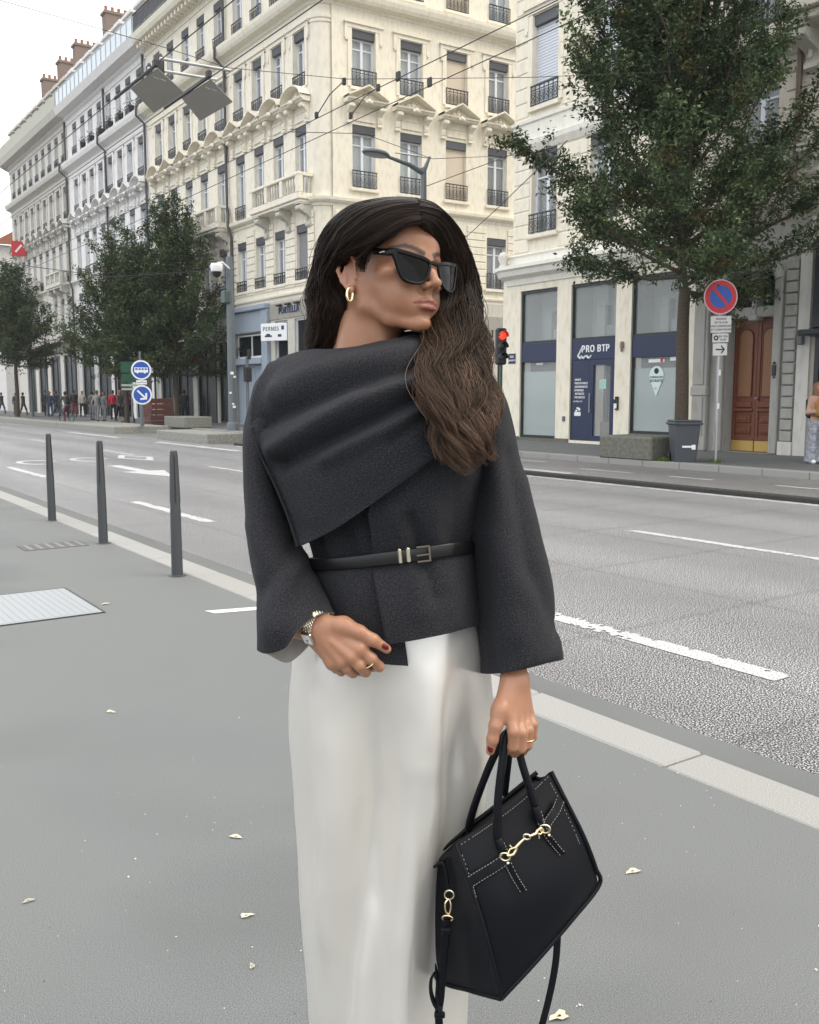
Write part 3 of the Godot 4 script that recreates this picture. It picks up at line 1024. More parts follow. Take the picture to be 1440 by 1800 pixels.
	b.bx(0.25, 0.45, -0.22, -0.1, 0.081, 0.09); b.bx(0.45, 0.6, 0.1, 0.28, 0.081, 0.09)
	var mk := obj("symbol", b, M.navy, sb)
	mk.transform = Q
	b = MB.new()
	b.bx(-0.03, 0.03, 0.2, 0.26, -0.5, -0.1)
	obj("bracket", b, M.iron, sb)

	# ------------------------------------------------ white house beyond it
	var white := thing("white_house", "long white-grey house with flower pots on its ledge, glass roof balcony and dormers", "building", Vector3(20.4, 0, -56.1), face)
	var wt := Color(0.78, 0.765, 0.745)
	var wx := [-1.4, -3.4, -5.3, -7.3, -9.3, -11.3, -13.1, -15.1]
	terrace(white, wx, -16.95, 0.0, wt, [0, 2, 4, 6])
	downpipe(white, F, -0.35)
	downpipe(white, F, -7.9)
	b = MB.new()
	b.bx(-16.9, -0.1, 22.3, 23.3, 0.74, 0.76)
	var gb := obj("glass_parapet", b, mat("parapet_glass", Color(0.50, 0.58, 0.62), 0.25), white)
	b = MB.new()
	b.bx(-16.9, -0.1, 23.3, 23.35, 0.72, 0.78)
	for i in 18: b.bx(-16.9 + i * 0.985, -16.86 + i * 0.985, 22.3, 23.3, 0.762, 0.79)
	obj("handrail", b, M.galvanised, gb)
	attic(white, -16.95, 0.0, wt, M.zinc)
	for i in 6:
		var pot := thing("flower_pot", "small dark pot of greenery on the white house ledge, %s from the near end" % ["first", "second", "third", "fourth", "fifth", "sixth"][i], "plant pot", Vector3(19.95, 18.45, -57.7 - i * 2.0), 0.0, "plant pots on the white house ledge")
		b = MB.new()
		b.lathe(Transform3D(), [Vector2(0.001, 0), Vector2(0.14, 0), Vector2(0.2, 0.32), Vector2(0.17, 0.32), Vector2(0.001, 0.28)], 10)
		obj("pot", b, M.iron, pot)
		b = MB.new()
		for k in 60:
			var d := Vector3(rng.randfn(0, 0.16), 0.45 + rng.randfn(0, 0.14), rng.randfn(0, 0.16))
			leaf(b, d, 0.09, Color(0.05, 0.08, 0.02))
		obj("foliage", b, M.leaf, pot)

	# ------------------------------------------------ third house, ends in a rounded corner
	var grey := thing("far_house", "grey-beige house with dormers and long stone roof balcony at far end", "building", Vector3(20.4, 0, -73.05), face)
	var gt := Color(0.60, 0.58, 0.52)
	var gx := []
	for i in 9: gx.append(-1.05 - i * 2.0)
	terrace(grey, gx, -18.6, 0.0, gt, [1, 3, 5, 7])
	downpipe(grey, F, -0.2)
	b = MB.new()
	b.col = Color(0.5, 0.5, 0.42)
	b.bx(-18.9, 0, 22.3, 23.2, 0.72, 0.80)
	obj("roof_parapet", b, M.stucco, grey)
	b = MB.new()
	b.col = gt
	sweep(b, [[0.0, 21.3], [0.9, 21.7], [1.0, 22.3], [0.0, 22.32]], [[Vector3(-18.6, 0, 0), Vector3(0, 0, 1)], [Vector3(-19.3, 0, -0.6), Vector3(-0.7, 0, 0.7)], [Vector3(-19.5, 0, -3), Vector3(-1, 0, 0)]])
	obj("corner_cornice", b, M.stucco, grey)
	attic(grey, -18.6, 0.0, gt, M.zinc)
	balcony(grey, F, -5.4, -1.0, 9.98, 0.7, [-4.9, -3.2, -1.3], gt)
	balcony(grey, F, -13.5, -9.0, 9.98, 0.7, [-13, -11.2, -9.4], gt)
	balcony(white, F, -8.4, -4.4, 9.98, 0.7, [-8, -6.3, -4.7], wt)
	# chimneys are parts of the roofs below them
	for e in [[grey, -8.5, 27.1], [grey, -3.7, 27.1], [white, -16.4, 27.1], [white, -9.4, 27.0]]:
		var ch := MB.new()
		var x: float = e[1]
		var zc := -1.4
		ch.bx(x - 0.4, x + 0.4, 23.5, 26.6, zc - 0.8, zc + 0.8)
		ch.bx(x - 0.48, x + 0.48, 26.6, 26.8, zc - 0.9, zc + 0.9, 0.03)
		var c := obj("chimney", ch, M.brick_dark, e[0])
		for k in 4:
			var pt := MB.new()
			pt.lathe(at(Vector3(x, 26.8, zc - 0.65 + k * 0.43)), [Vector2(0.13, 0), Vector2(0.10, 0.35), Vector2(0.13, 0.36), Vector2(0.001, 0.36)], 8)
			obj("chimney_pot", pt, M.roof_tile, c)
	# ------------------------------------------------ beyond the end of the row
	var fh := thing("distant_house", "pale low house with red tile roof at the far left edge", "building", Vector3(21.0, 0, -112), face)
	b = MB.new()
	b.col = Color(0.68, 0.67, 0.64)
	var fhh := []
	for i in 6:
		for r in [7.0, 11.0]: fhh.append([-11.0 + i * 3.6, -9.8 + i * 3.6, r, r + 2.3])
	wall(b, F, -14, 12, 0.1, 15.5, fhh + [[3.0, 7.5, 0.1, 4.6]])
	b.quad(Vector3(12, 0, 0), Vector3(12, 0, -12), Vector3(12, 15.5, -12), Vector3(12, 15.5, 0))
	b.bx(-14, 12, 15.5, 16.2, -12, 0.5)
	b.bx(-14, 12, 9.6, 10.0, 0.003, 0.3)
	obj("wall", b, M.stucco, fh)
	for q2 in fhh: window(fh, at(Vector3((q2[0] + q2[1]) / 2, q2[2], 0)), 1.2, 2.3, "grey", 0.0, 0.0)
	b = MB.new()
	b.quad(Vector3(-14.5, 16.2, 0.9), Vector3(12.5, 16.2, 0.9), Vector3(12.5, 20.5, -6), Vector3(-14.5, 20.5, -6))
	b.quad(Vector3(12.5, 16.2, 0.9), Vector3(12.5, 16.2, -12), Vector3(12.5, 20.5, -6), Vector3(12.5, 20.5, -6))
	obj("roof", b, M.roof_tile, fh)
	b = MB.new()
	b.bx(3.0, 7.5, 0.1, 4.6, -0.4, -0.3)
	obj("shop_glass", b, mat("shop_green", Color(0.14, 0.22, 0.19), 0.3), fh)
	probtp()
	doorhouse()

func leaf(b: MB, p: Vector3, s: float, c: Color) -> void:
	b.col = c * rng.randf_range(0.7, 1.4)
	var q2 := Basis.from_euler(Vector3(rng.randf_range(-1, 1), rng.randf() * TAU, rng.randf_range(-0.8, 0.8)))
	b.quad(p, p + q2 * Vector3(s * 0.4, 0.02, s * 0.5), p + q2 * Vector3(0, 0, s), p + q2 * Vector3(-s * 0.4, 0.02, s * 0.5))

func awning(h: Node3D, tf: Transform3D) -> void:
	var b := MB.new()
	b.quad(Vector3(-1.4, 0.0, 0.3), Vector3(1.4, 0, 0.3), Vector3(1.4, 0.9, -0.6), Vector3(-1.4, 0.9, -0.6))
	b.quad(Vector3(-1.4, -0.3, 0.3), Vector3(1.4, -0.3, 0.3), Vector3(1.4, 0.0, 0.3), Vector3(-1.4, 0, 0.3))
	var o := obj("awning", b, mat("awning_yellow", Color(0.55, 0.42, 0.12), 0.8), h)
	o.transform = tf

# mansard storey with dormers behind the roof balcony
func attic(h: Node3D, x0: float, x1: float, tint: Color, roof: Material) -> void:
	var b := MB.new()
	b.quad(Vector3(x0, 22.25, -0.5), Vector3(x1, 22.25, -0.5), Vector3(x1, 25.2, -1.3), Vector3(x0, 25.2, -1.3))
	b.quad(Vector3(x0, 25.2, -1.3), Vector3(x1, 25.2, -1.3), Vector3(x1, 26.2, -7), Vector3(x0, 26.2, -7))
	b.quad(Vector3(x1, 22.25, -0.5), Vector3(x1, 22.25, -13), Vector3(x1, 26.2, -7), Vector3(x1, 25.2, -1.3))
	b.quad(Vector3(x0, 25.2, -1.3), Vector3(x0, 26.2, -7), Vector3(x0, 22.25, -13), Vector3(x0, 22.25, -0.5))
	var r := obj("roof", b, roof, h)
	var n := int((x1 - x0) / 2.0)
	for i in n:
		var x := x1 - (x1 - x0) * (i + 0.5) / n
		var d := MB.new()
		d.col = tint
		d.bx(x - 0.72, x - 0.45, 22.3, 24.4, -1.2, -0.1)
		d.bx(x + 0.45, x + 0.72, 22.3, 24.4, -1.2, -0.1)
		d.bx(x - 0.45, x + 0.45, 24.1, 24.4, -1.2, -0.1)
		d.bx(x - 0.85, x + 0.85, 24.4, 24.62, -1.6, 0.05, 0.03)
		d.bx(x - 0.55, x + 0.55, 24.62, 24.8, -1.6, -0.05, 0.05)
		var dd := obj("dormer", d, M.stucco, r)
		var p := MB.new()
		p.bx(x - 0.45, x + 0.45, 22.3, 24.1, -0.5, -0.4)
		obj("dormer_window", p, M.curtain_dark if i % 3 else M.curtain_grey, r)

func terrace(h: Node3D, xs: Array, x0: float, x1: float, tint: Color, curved: Array) -> void:
	var F := Transform3D()
	var holes := bays(h, F, xs, 1.0, tint, {"curved": curved, "fine": false})
	var shops := []
	for i in range(0, xs.size() - 1, 2):
		shops.append([xs[i + 1] - 0.5, xs[i] + 0.5, 0.1, 4.7])
	var b := MB.new()
	b.col = tint
	wall(b, F, x0, x1, 0.1, 22.0, holes + shops)
	b.quad(Vector3(x0, 22, 0), Vector3(x1, 22, 0), Vector3(x1, 22, -13), Vector3(x0, 22, -13))
	b.quad(Vector3(x0, 0, -13), Vector3(x0, 22, -13), Vector3(x1, 22, -13), Vector3(x1, 0, -13))
	b.quad(Vector3(x0, 0, 0), Vector3(x0, 22, 0), Vector3(x0, 22, -13), Vector3(x0, 0, -13))
	obj("wall", b, M.stucco, h)
	b = MB.new()
	b.col = tint
	var p := straight(x0, x1)
	sweep(b, [[0.0, 6.0], [0.12, 6.05], [0.14, 6.4], [0.0, 6.42]], p)
	sweep(b, [[0.0, 9.62], [0.08, 9.74], [0.26, 9.86], [0.28, 9.98], [0.0, 10.02]], p)
	sweep(b, [[0.0, 17.36], [0.05, 17.38], [0.02, 17.78], [0.14, 17.86], [0.44, 17.98], [0.52, 18.2], [0.54, 18.36], [0.0, 18.40]], p)
	sweep(b, [[0.0, 21.1], [0.06, 21.12], [0.06, 21.4], [0.2, 21.5], [0.22, 21.66], [0.75, 21.74], [0.92, 22.2], [0.0, 22.25]], p)
	obj("cornice", b, M.stucco, h)
	var gaps := []
	for k in xs.size() - 1: gaps.append([xs[k + 1] + 0.56, xs[k] - 0.56])
	rustic(h, F, gaps, tint, 6.5, 9)
	for s in shops:
		shop_window(h, at(Vector3((s[0] + s[1]) / 2, 0.1, 0)), s[1] - s[0], 4.6, M.curtain_dark, M.dark_metal)
	b = MB.new()
	b.col = Color(0.16, 0.14, 0.12)
	b.bx(x0 + 0.4, x1 - 0.5, 4.85, 5.75, 0.003, 0.16, 0.02)
	obj("shop_fascia", b, M.stucco, h)

# glazed opening: frame with mullion, pane and a dark room behind; origin bottom centre
func shop_window(parent: Node, tf: Transform3D, w: float, h: float, inside: Material, frame: Material) -> void:
	var b := MB.new()
	b.bx(-w / 2, -w / 2 + 0.07, 0, h, -0.2, -0.1)
	b.bx(w / 2 - 0.07, w / 2, 0, h, -0.2, -0.1)
	b.bx(-w / 2 + 0.07, w / 2 - 0.07, 0, 0.1, -0.2, -0.1)
	b.bx(-w / 2 + 0.07, w / 2 - 0.07, h - 0.08, h, -0.2, -0.1)
	if w > 1.4: b.bx(-0.035, 0.035, 0.1, h - 0.08, -0.19, -0.11)
	var f := obj("shop_window", b, frame, parent)
	f.transform = tf
	b = MB.new()
	b.bx(-w / 2 + 0.05, w / 2 - 0.05, 0.08, h - 0.06, -0.156, -0.15)
	obj("pane", b, M.shop_glass, f)
	b = MB.new()
	b.bx(-w / 2, w / 2, 0.0, h, -0.34, -0.30)
	obj("interior", b, inside, f)

func shop_awning(h: Node3D, tf: Transform3D, w: float, s: String) -> void:
	var b := MB.new()
	var p := PackedVector2Array([Vector2(0.01, 0.9), Vector2(1.1, 0.35), Vector2(1.1, 0.0), Vector2(1.08, 0.0), Vector2(1.08, 0.33), Vector2(0.01, 0.86)])
	b.prism(Transform3D(Basis(Vector3(0, 0, 1), Vector3(0, 1, 0), Vector3(-1, 0, 0)), Vector3(-w / 2, 0, 0)), p, w)
	var o := obj("awning", b, M.black, h)
	o.transform = tf
	if s: text(s, 0.24, M.white, o, at(Vector3(0, 0.16, 1.105)), 0.004)

func probtp() -> void:
	var h := thing("agency_building", "cream corner building with navy insurance agency shopfront and tall plate glass windows", "building", Vector3(20.4, 0, -24.0), -PI / 2)
	var tint := Color(0.82, 0.765, 0.63)
	var b := MB.new()
	b.col = tint
	var wins := [[0.97, 2.64], [3.24, 5.04], [5.62, 7.28]]
	var F := Transform3D()
	var gh := []
	for w in wins: gh.append([w[0], w[1], 0.18, 4.82])
	wall(b, F, 0.12, 8.2, 0.1, 5.3, gh, 0.22)
	b.quad(Vector3(0.12, 0.1, -10), Vector3(0.12, 0.1, 0), Vector3(0.12, 5.3, 0), Vector3(0.12, 5.3, -10))
	var up := []
	for x in [1.96, 4.45, 6.6]:
		up.append([x - 0.56, x + 0.56, 10.3, 13.0])
		up.append([x - 0.56, x + 0.56, 6.5, 9.0])
		up.append([x - 0.56, x + 0.56, 14.6, 17.2])
	wall(b, F, 0.57, 8.2, 5.3, 22.0, up)
	b.quad(Vector3(0.57, 5.3, -10), Vector3(0.57, 5.3, 0), Vector3(0.57, 22, 0), Vector3(0.57, 22, -10))
	b.quad(Vector3(0.57, 22, 0), Vector3(8.2, 22, 0), Vector3(8.2, 22, -10), Vector3(0.57, 22, -10))
	b.quad(Vector3(0.12, 0, -10), Vector3(0.12, 22, -10), Vector3(8.2, 22, -10), Vector3(8.2, 0, -10))
	obj("wall", b, M.stucco, h)
	b = MB.new()
	b.col = Color(0.82, 0.80, 0.72)
	var path := [[Vector3(0.12, 0, -6), Vector3(-1, 0, 0)], [Vector3(0.12, 0, -0.25), Vector3(-1, 0, 0)], [Vector3(0.2, 0, -0.07), Vector3(-0.7, 0, 0.7)], [Vector3(0.37, 0, 0), Vector3(0, 0, 1)], [Vector3(8.2, 0, 0), Vector3(0, 0, 1)]]
	sweep(b, [[0.0, 5.02], [0.05, 5.03], [0.08, 5.2], [0.28, 5.3], [0.34, 5.45], [0.42, 5.5], [0.42, 5.6], [0.0, 5.64]], path)
	var p2 := [[Vector3(0.57, 0, -6), Vector3(-1, 0, 0)], [Vector3(0.57, 0, 0), Vector3(-0.7, 0, 0.7)], [Vector3(8.2, 0, 0), Vector3(0, 0, 1)]]
	obj("cornice", b, M.stucco, h)
	b = MB.new()
	b.col = Color(0.82, 0.80, 0.72)
	sweep(b, [[0.0, 5.62], [0.12, 5.64], [0.10, 5.86], [0.16, 5.92], [0.0, 5.98]], p2)
	obj("cornice", b, M.stucco, h)
	b = MB.new()
	b.col = Color(0.82, 0.80, 0.72)
	sweep(b, [[0.0, 8.98], [0.05, 9.0], [0.16, 9.2], [0.18, 9.35], [0.05, 9.4], [0.05, 9.86], [0.12, 9.9], [0.12, 10.0], [0.0, 10.02]], p2)
	obj("cornice", b, M.stucco, h)
	b = MB.new()
	b.col = Color(0.82, 0.80, 0.72)
	sweep(b, [[0.0, 17.6], [0.3, 17.8], [0.4, 18.1], [0.0, 18.2]], p2)
	obj("cornice", b, M.stucco, h)
	b = MB.new()
	b.col = Color(0.82, 0.80, 0.72)
	sweep(b, [[0.0, 21.2], [0.6, 21.6], [0.7, 22.0], [0.0, 22.1]], p2)
	obj("cornice", b, M.stucco, h)
	b = MB.new()
	b.col = Color(0.75, 0.73, 0.66)
	b.lathe(at(Vector3(0.3, 5.62, 0.16)), [Vector2(0.16, 0), Vector2(0.12, 0.12), Vector2(0.2, 0.3), Vector2(0.12, 0.46), Vector2(0.001, 0.5)], 10)
	obj("finial", b, M.stucco, h)
	for u in up:
		var x: float = (u[0] + u[1]) / 2
		if u[2] > 10 and u[2] < 11:
			shutter(h, at(Vector3(x, u[2], 0)), 1.12, 2.7, M.shutter_white, 0.62, 0.085, 0.3)
			inst("window_surround", surround_mesh(1.12, 2.7, M.stucco, tint), h, at(Vector3(x, u[2], 0)))
		else:
			window(h, at(Vector3(x, u[2], 0)), 1.12, u[3] - u[2], "dark", 0.6)
			inst("sill", sill_mesh(1.12, M.stucco, tint), h, at(Vector3(x, u[2], 0)))
	# long stone courses between the windows
	for k in 9:
		for g in [[0.62, 1.22], [2.7, 3.7], [5.2, 5.9], [7.3, 8.15]]:
			inst("stone_block", block_mesh(snappedf(g[1] - g[0], 0.01), 0.40, tint), h, at(Vector3((g[0] + g[1]) / 2, 10.3 + k * 0.44, -0.012)))
	for k in 7:
		for g in [[0.62, 1.32], [2.6, 3.8], [5.1, 5.95], [7.2, 8.15]]:
			inst("stone_block", block_mesh(snappedf(g[1] - g[0], 0.01), 0.38, tint), h, at(Vector3((g[0] + g[1]) / 2, 6.2 + k * 0.42, -0.012)))
	# low plinth
	b = MB.new()
	b.col = Color(0.55, 0.53, 0.47)
	b.bx(0.1, 0.96, 0.1, 0.22, -0.1, 0.04); b.bx(2.65, 3.23, 0.1, 0.22, -0.1, 0.04); b.bx(5.05, 5.61, 0.1, 0.22, -0.1, 0.04); b.bx(7.29, 8.2, 0.1, 0.22, -0.1, 0.04)
	b.bx(0.98, 2.63, 0.1, 0.19, -0.2, 0.02); b.bx(5.63, 7.27, 0.1, 0.46, -0.2, -0.02)
	obj("plinth", b, M.concrete, h)
	# shopfront: dark frames, navy band, panes
	var fg := mat("frosted", Color(0.235, 0.29, 0.275), 0.35)
	var room := mat("room", Color(0.20, 0.23, 0.22), 0.8)
	var i := 0
	for w in wins:
		var x0: float = w[0]
		var x1: float = w[1]
		b = MB.new()
		b.bx(x0, x0 + 0.06, 0.19, 4.81, -0.18, -0.06); b.bx(x1 - 0.06, x1, 0.19, 4.81, -0.18, -0.06)
		b.bx(x0 + 0.06, x1 - 0.06, 4.73, 4.81, -0.18, -0.06)
		b.bx(x0 + 0.06, x1 - 0.06, 0.19 if i < 2 else 0.46, 0.28 if i < 2 else 0.54, -0.18, -0.06)
		b.bx(x0 + 0.06, x1 - 0.06, 3.16, 3.24, -0.18, -0.06)
		var f := obj("shop_frame", b, mat("frame_dark_green", Color(0.012, 0.022, 0.022), 0.4), h)
		b = MB.new()
		b.bx(x0 + 0.02, x1 - 0.02, 2.58, 3.17, -0.17, -0.045, 0.01)
		obj("navy_band", b, M.navy, f)
		b = MB.new()
		b.bx(x0 + 0.05, x1 - 0.05, 3.23, 4.74, -0.125, -0.119)
		obj("upper_pane", b, M.glass, f)
		b = MB.new()
		b.bx(x0 + 0.0, x1 - 0.0, 3.2, 4.8, -0.9, -0.86); 
		obj("interior", b, mat("room_light", Color(0.24, 0.27, 0.25), 0.8), f)
		b = MB.new()
		b.bx(x0, x1, 4.78, 4.86, -0.88, -0.2); b.bx(x0, x1, 3.0, 3.2, -0.88, -0.2)
		b.bx(x0, x0 + 0.05, 3.2, 4.8, -0.88, -0.2); b.bx(x1 - 0.05, x1, 3.2, 4.8, -0.88, -0.2)
		b.bx(x0 + 0.5, x0 + 0.8, 3.25, 4.2, -0.84, -0.6); b.bx(x0 + 1.0, x0 + 1.5, 3.25, 3.6, -0.84, -0.5)
		obj("interior_lining", b, room, f)
		if i != 1:
			b = MB.new()
			b.bx(x0 + 0.05, x1 - 0.05, 0.24, 2.6, -0.125, -0.119)
			obj("lower_pane", b, M.glass, f)
			b = MB.new()
			b.bx(x0 + 0.05, x1 - 0.05, 0.2 if i == 0 else 0.46, 2.28, -0.17, -0.14)
			obj("frosted_film", b, fg, f)
			b = MB.new()
			b.bx(x0, x1, 2.2, 2.6, -0.5, -0.46)
			obj("interior_back", b, M.curtain_dark, f)
		i += 1
	text("accueil", 0.06, M.white, h, at(Vector3(1.85, 2.52, -0.04)))
	# door bay
	b = MB.new()
	b.bx(3.30, 4.0, 0.2, 2.58, -0.17, -0.05, 0.01)
	b.bx(4.0, 4.16, 0.2, 2.58, -0.17, -0.055)
	b.bx(4.84, 5.0, 0.2, 2.58, -0.17, -0.055)
	b.bx(4.16, 4.84, 2.42, 2.58, -0.17, -0.055)
	b.bx(4.16, 4.84, 0.2, 0.34, -0.17, -0.055)
	var door := obj("door", b, M.navy, h)
	b = MB.new()
	b.bx(4.15, 4.85, 0.3, 2.44, -0.125, -0.119)
	obj("pane", b, M.glass, door)
	b = MB.new()
	b.bx(4.1, 4.9, 0.2, 2.5, -0.6, -0.56)
	b.bx(4.3, 4.36, 0.9, 2.1, -0.5, -0.45); b.bx(4.6, 4.66, 0.9, 2.1, -0.5, -0.45)
	obj("interior_back", b, M.curtain_dark, door)
	b = MB.new()
	b.bx(4.15, 4.85, 0.3, 0.75, -0.45, -0.4)
	obj("interior_counter", b, mat("counter", Color(0.16, 0.12, 0.10), 0.6), door)
	b = MB.new()
	b.tube([Vector3(4.06, 1.02, -0.01), Vector3(4.06, 1.6, -0.01)], 0.015, 8)
	b.bx(4.045, 4.075, 1.08, 1.11, -0.055, -0.01); b.bx(4.045, 4.075, 1.5, 1.53, -0.055, -0.01)
	obj("handle", b, M.galvanised, door)
	b = MB.new()
	b.bx(4.36, 4.62, 1.72, 2.0, -0.117, -0.115)
	obj("notice", b, mat("notice_green", Color(0.35, 0.55, 0.47), 0.6), door)
	# logo: chevron and letters, white on navy
	text("PRO BTP", 0.205, M.white, h, at(Vector3(4.23, 2.90, -0.04)))
	b = MB.new()
	for seg in [[Vector2(3.73, 2.98), Vector2(3.53, 2.70)], [Vector2(3.53, 2.70), Vector2(3.63, 2.62)], [Vector2(3.66, 2.70), Vector2(3.76, 2.62)], [Vector2(3.76, 2.62), Vector2(3.84, 2.70)], [Vector2(3.88, 2.70), Vector2(3.98, 2.62)], [Vector2(3.98, 2.62), Vector2(4.08, 2.70)], [Vector2(3.63, 2.62), Vector2(3.70, 2.70)]]:
		var p: Vector2 = seg[0]
		var q2: Vector2 = seg[1]
		b.tube([Vector3(p.x, p.y, -0.04), Vector3(q2.x, q2.y, -0.04)], 0.03, 6)
	obj("emblem", b, M.white, h)
	var lines := ["SANTE", "PREVOYANCE", "ASSURANCES", "EPARGNE", "RETRAITE", "VACANCES"]
	for k in 6:
		text(lines[k], 0.062, M.white, h, at(Vector3(3.40 + 0.028 * lines[k].length(), 2.0 - k * 0.105, -0.046)))
	text("probtp.com", 0.05, M.white, h, at(Vector3(3.56, 1.36, -0.046)), 0.004, false)
	b = MB.new()
	b.bx(3.42, 3.68, 0.92, 1.04, -0.049, -0.044); b.bx(3.46, 3.54, 1.05, 1.10, -0.049, -0.044); b.bx(3.58, 3.66, 1.08, 1.16, -0.049, -0.044); b.bx(3.51, 3.59, 1.12, 1.18, -0.049, -0.044)
	obj("pictogram", b, M.white, h)
	# white drop-shaped sticker on the right window
	b = MB.new()
	var pin := PackedVector2Array()
	for k in 17:
		var a := -0.35 + (PI + 0.7) * k / 16.0
		pin.append(Vector2(6.48 + 0.25 * cos(a), 2.08 + 0.25 * sin(a)))
	pin.append(Vector2(6.48, 1.5))
	b.prism(at(Vector3(0, 0, -0.112)), pin, 0.004)
	var stick := obj("window_sticker", b, mat("sticker", Color(0.62, 0.75, 0.72), 0.5), h)
	b = MB.new()
	b.lathe(Transform3D(Basis(Vector3.RIGHT, PI / 2), Vector3(6.48, 2.2, -0.112)), [Vector2(0.08, 0.0), Vector2(0.08, 0.006), Vector2(0.001, 0.006)], 16)
	obj("dot", b, M.black, stick)
	text("CONSEILLER", 0.055, M.black, stick, at(Vector3(6.48, 2.03, -0.108)), 0.003)
	text("RETRAITE", 0.07, M.black, stick, at(Vector3(6.48, 1.93, -0.108)), 0.003)
	text("ici", 0.06, M.pole_grey, stick, at(Vector3(6.46, 1.72, -0.108)), 0.003, false)
	b = MB.new()
	b.bx(6.2, 6.75, 2.43, 2.52, -0.11, -0.10); b.bx(6.95, 7.2, 2.46, 2.56, -0.11, -0.10)
	obj("sticker_strip", b, M.white, h)
	b = MB.new()
	b.bx(6.62, 6.7, 2.44, 2.56, -0.10, -0.09)
	obj("sticker_red", b, M.red, h)
	# wall lamp, intercom, street name plate, socket
	b = MB.new()
	b.bx(5.27, 5.39, 2.85, 3.05, 0.0, 0.09, 0.03); b.bx(5.30, 5.36, 2.76, 2.85, 0.02, 0.09, 0.02)
	obj("wall_lamp", b, mat("lamp_brown", Color(0.25, 0.2, 0.16), 0.5), h)
	b = MB.new()
	b.bx(5.12, 5.24, 1.12, 1.5, 0.002, 0.05, 0.01); b.bx(5.06, 5.12, 1.3, 1.42, 0.002, 0.05)
	obj("intercom", b, M.black, h)
	b = MB.new()
	b.bx(5.1, 5.2, 1.16, 1.3, 0.05, 0.056)
	obj("intercom_plate", b, M.white, h)
	b = MB.new()
	b.bx(2.98, 3.08, 0.75, 0.9, 0.002, 0.04)
	obj("wall_socket", b, M.pole_grey, h)
	b = MB.new()
	b.bx(0.42, 0.76, 2.56, 2.88, 0.002, 0.014)
	var np := obj("street_name_plate", b, M.navy, h)
	text("RUE", 0.07, M.white, np, at(Vector3(0.59, 2.78, 0.015)), 0.002)
	text("GRENETTE", 0.052, M.white, np, at(Vector3(0.59, 2.66, 0.015)), 0.002)

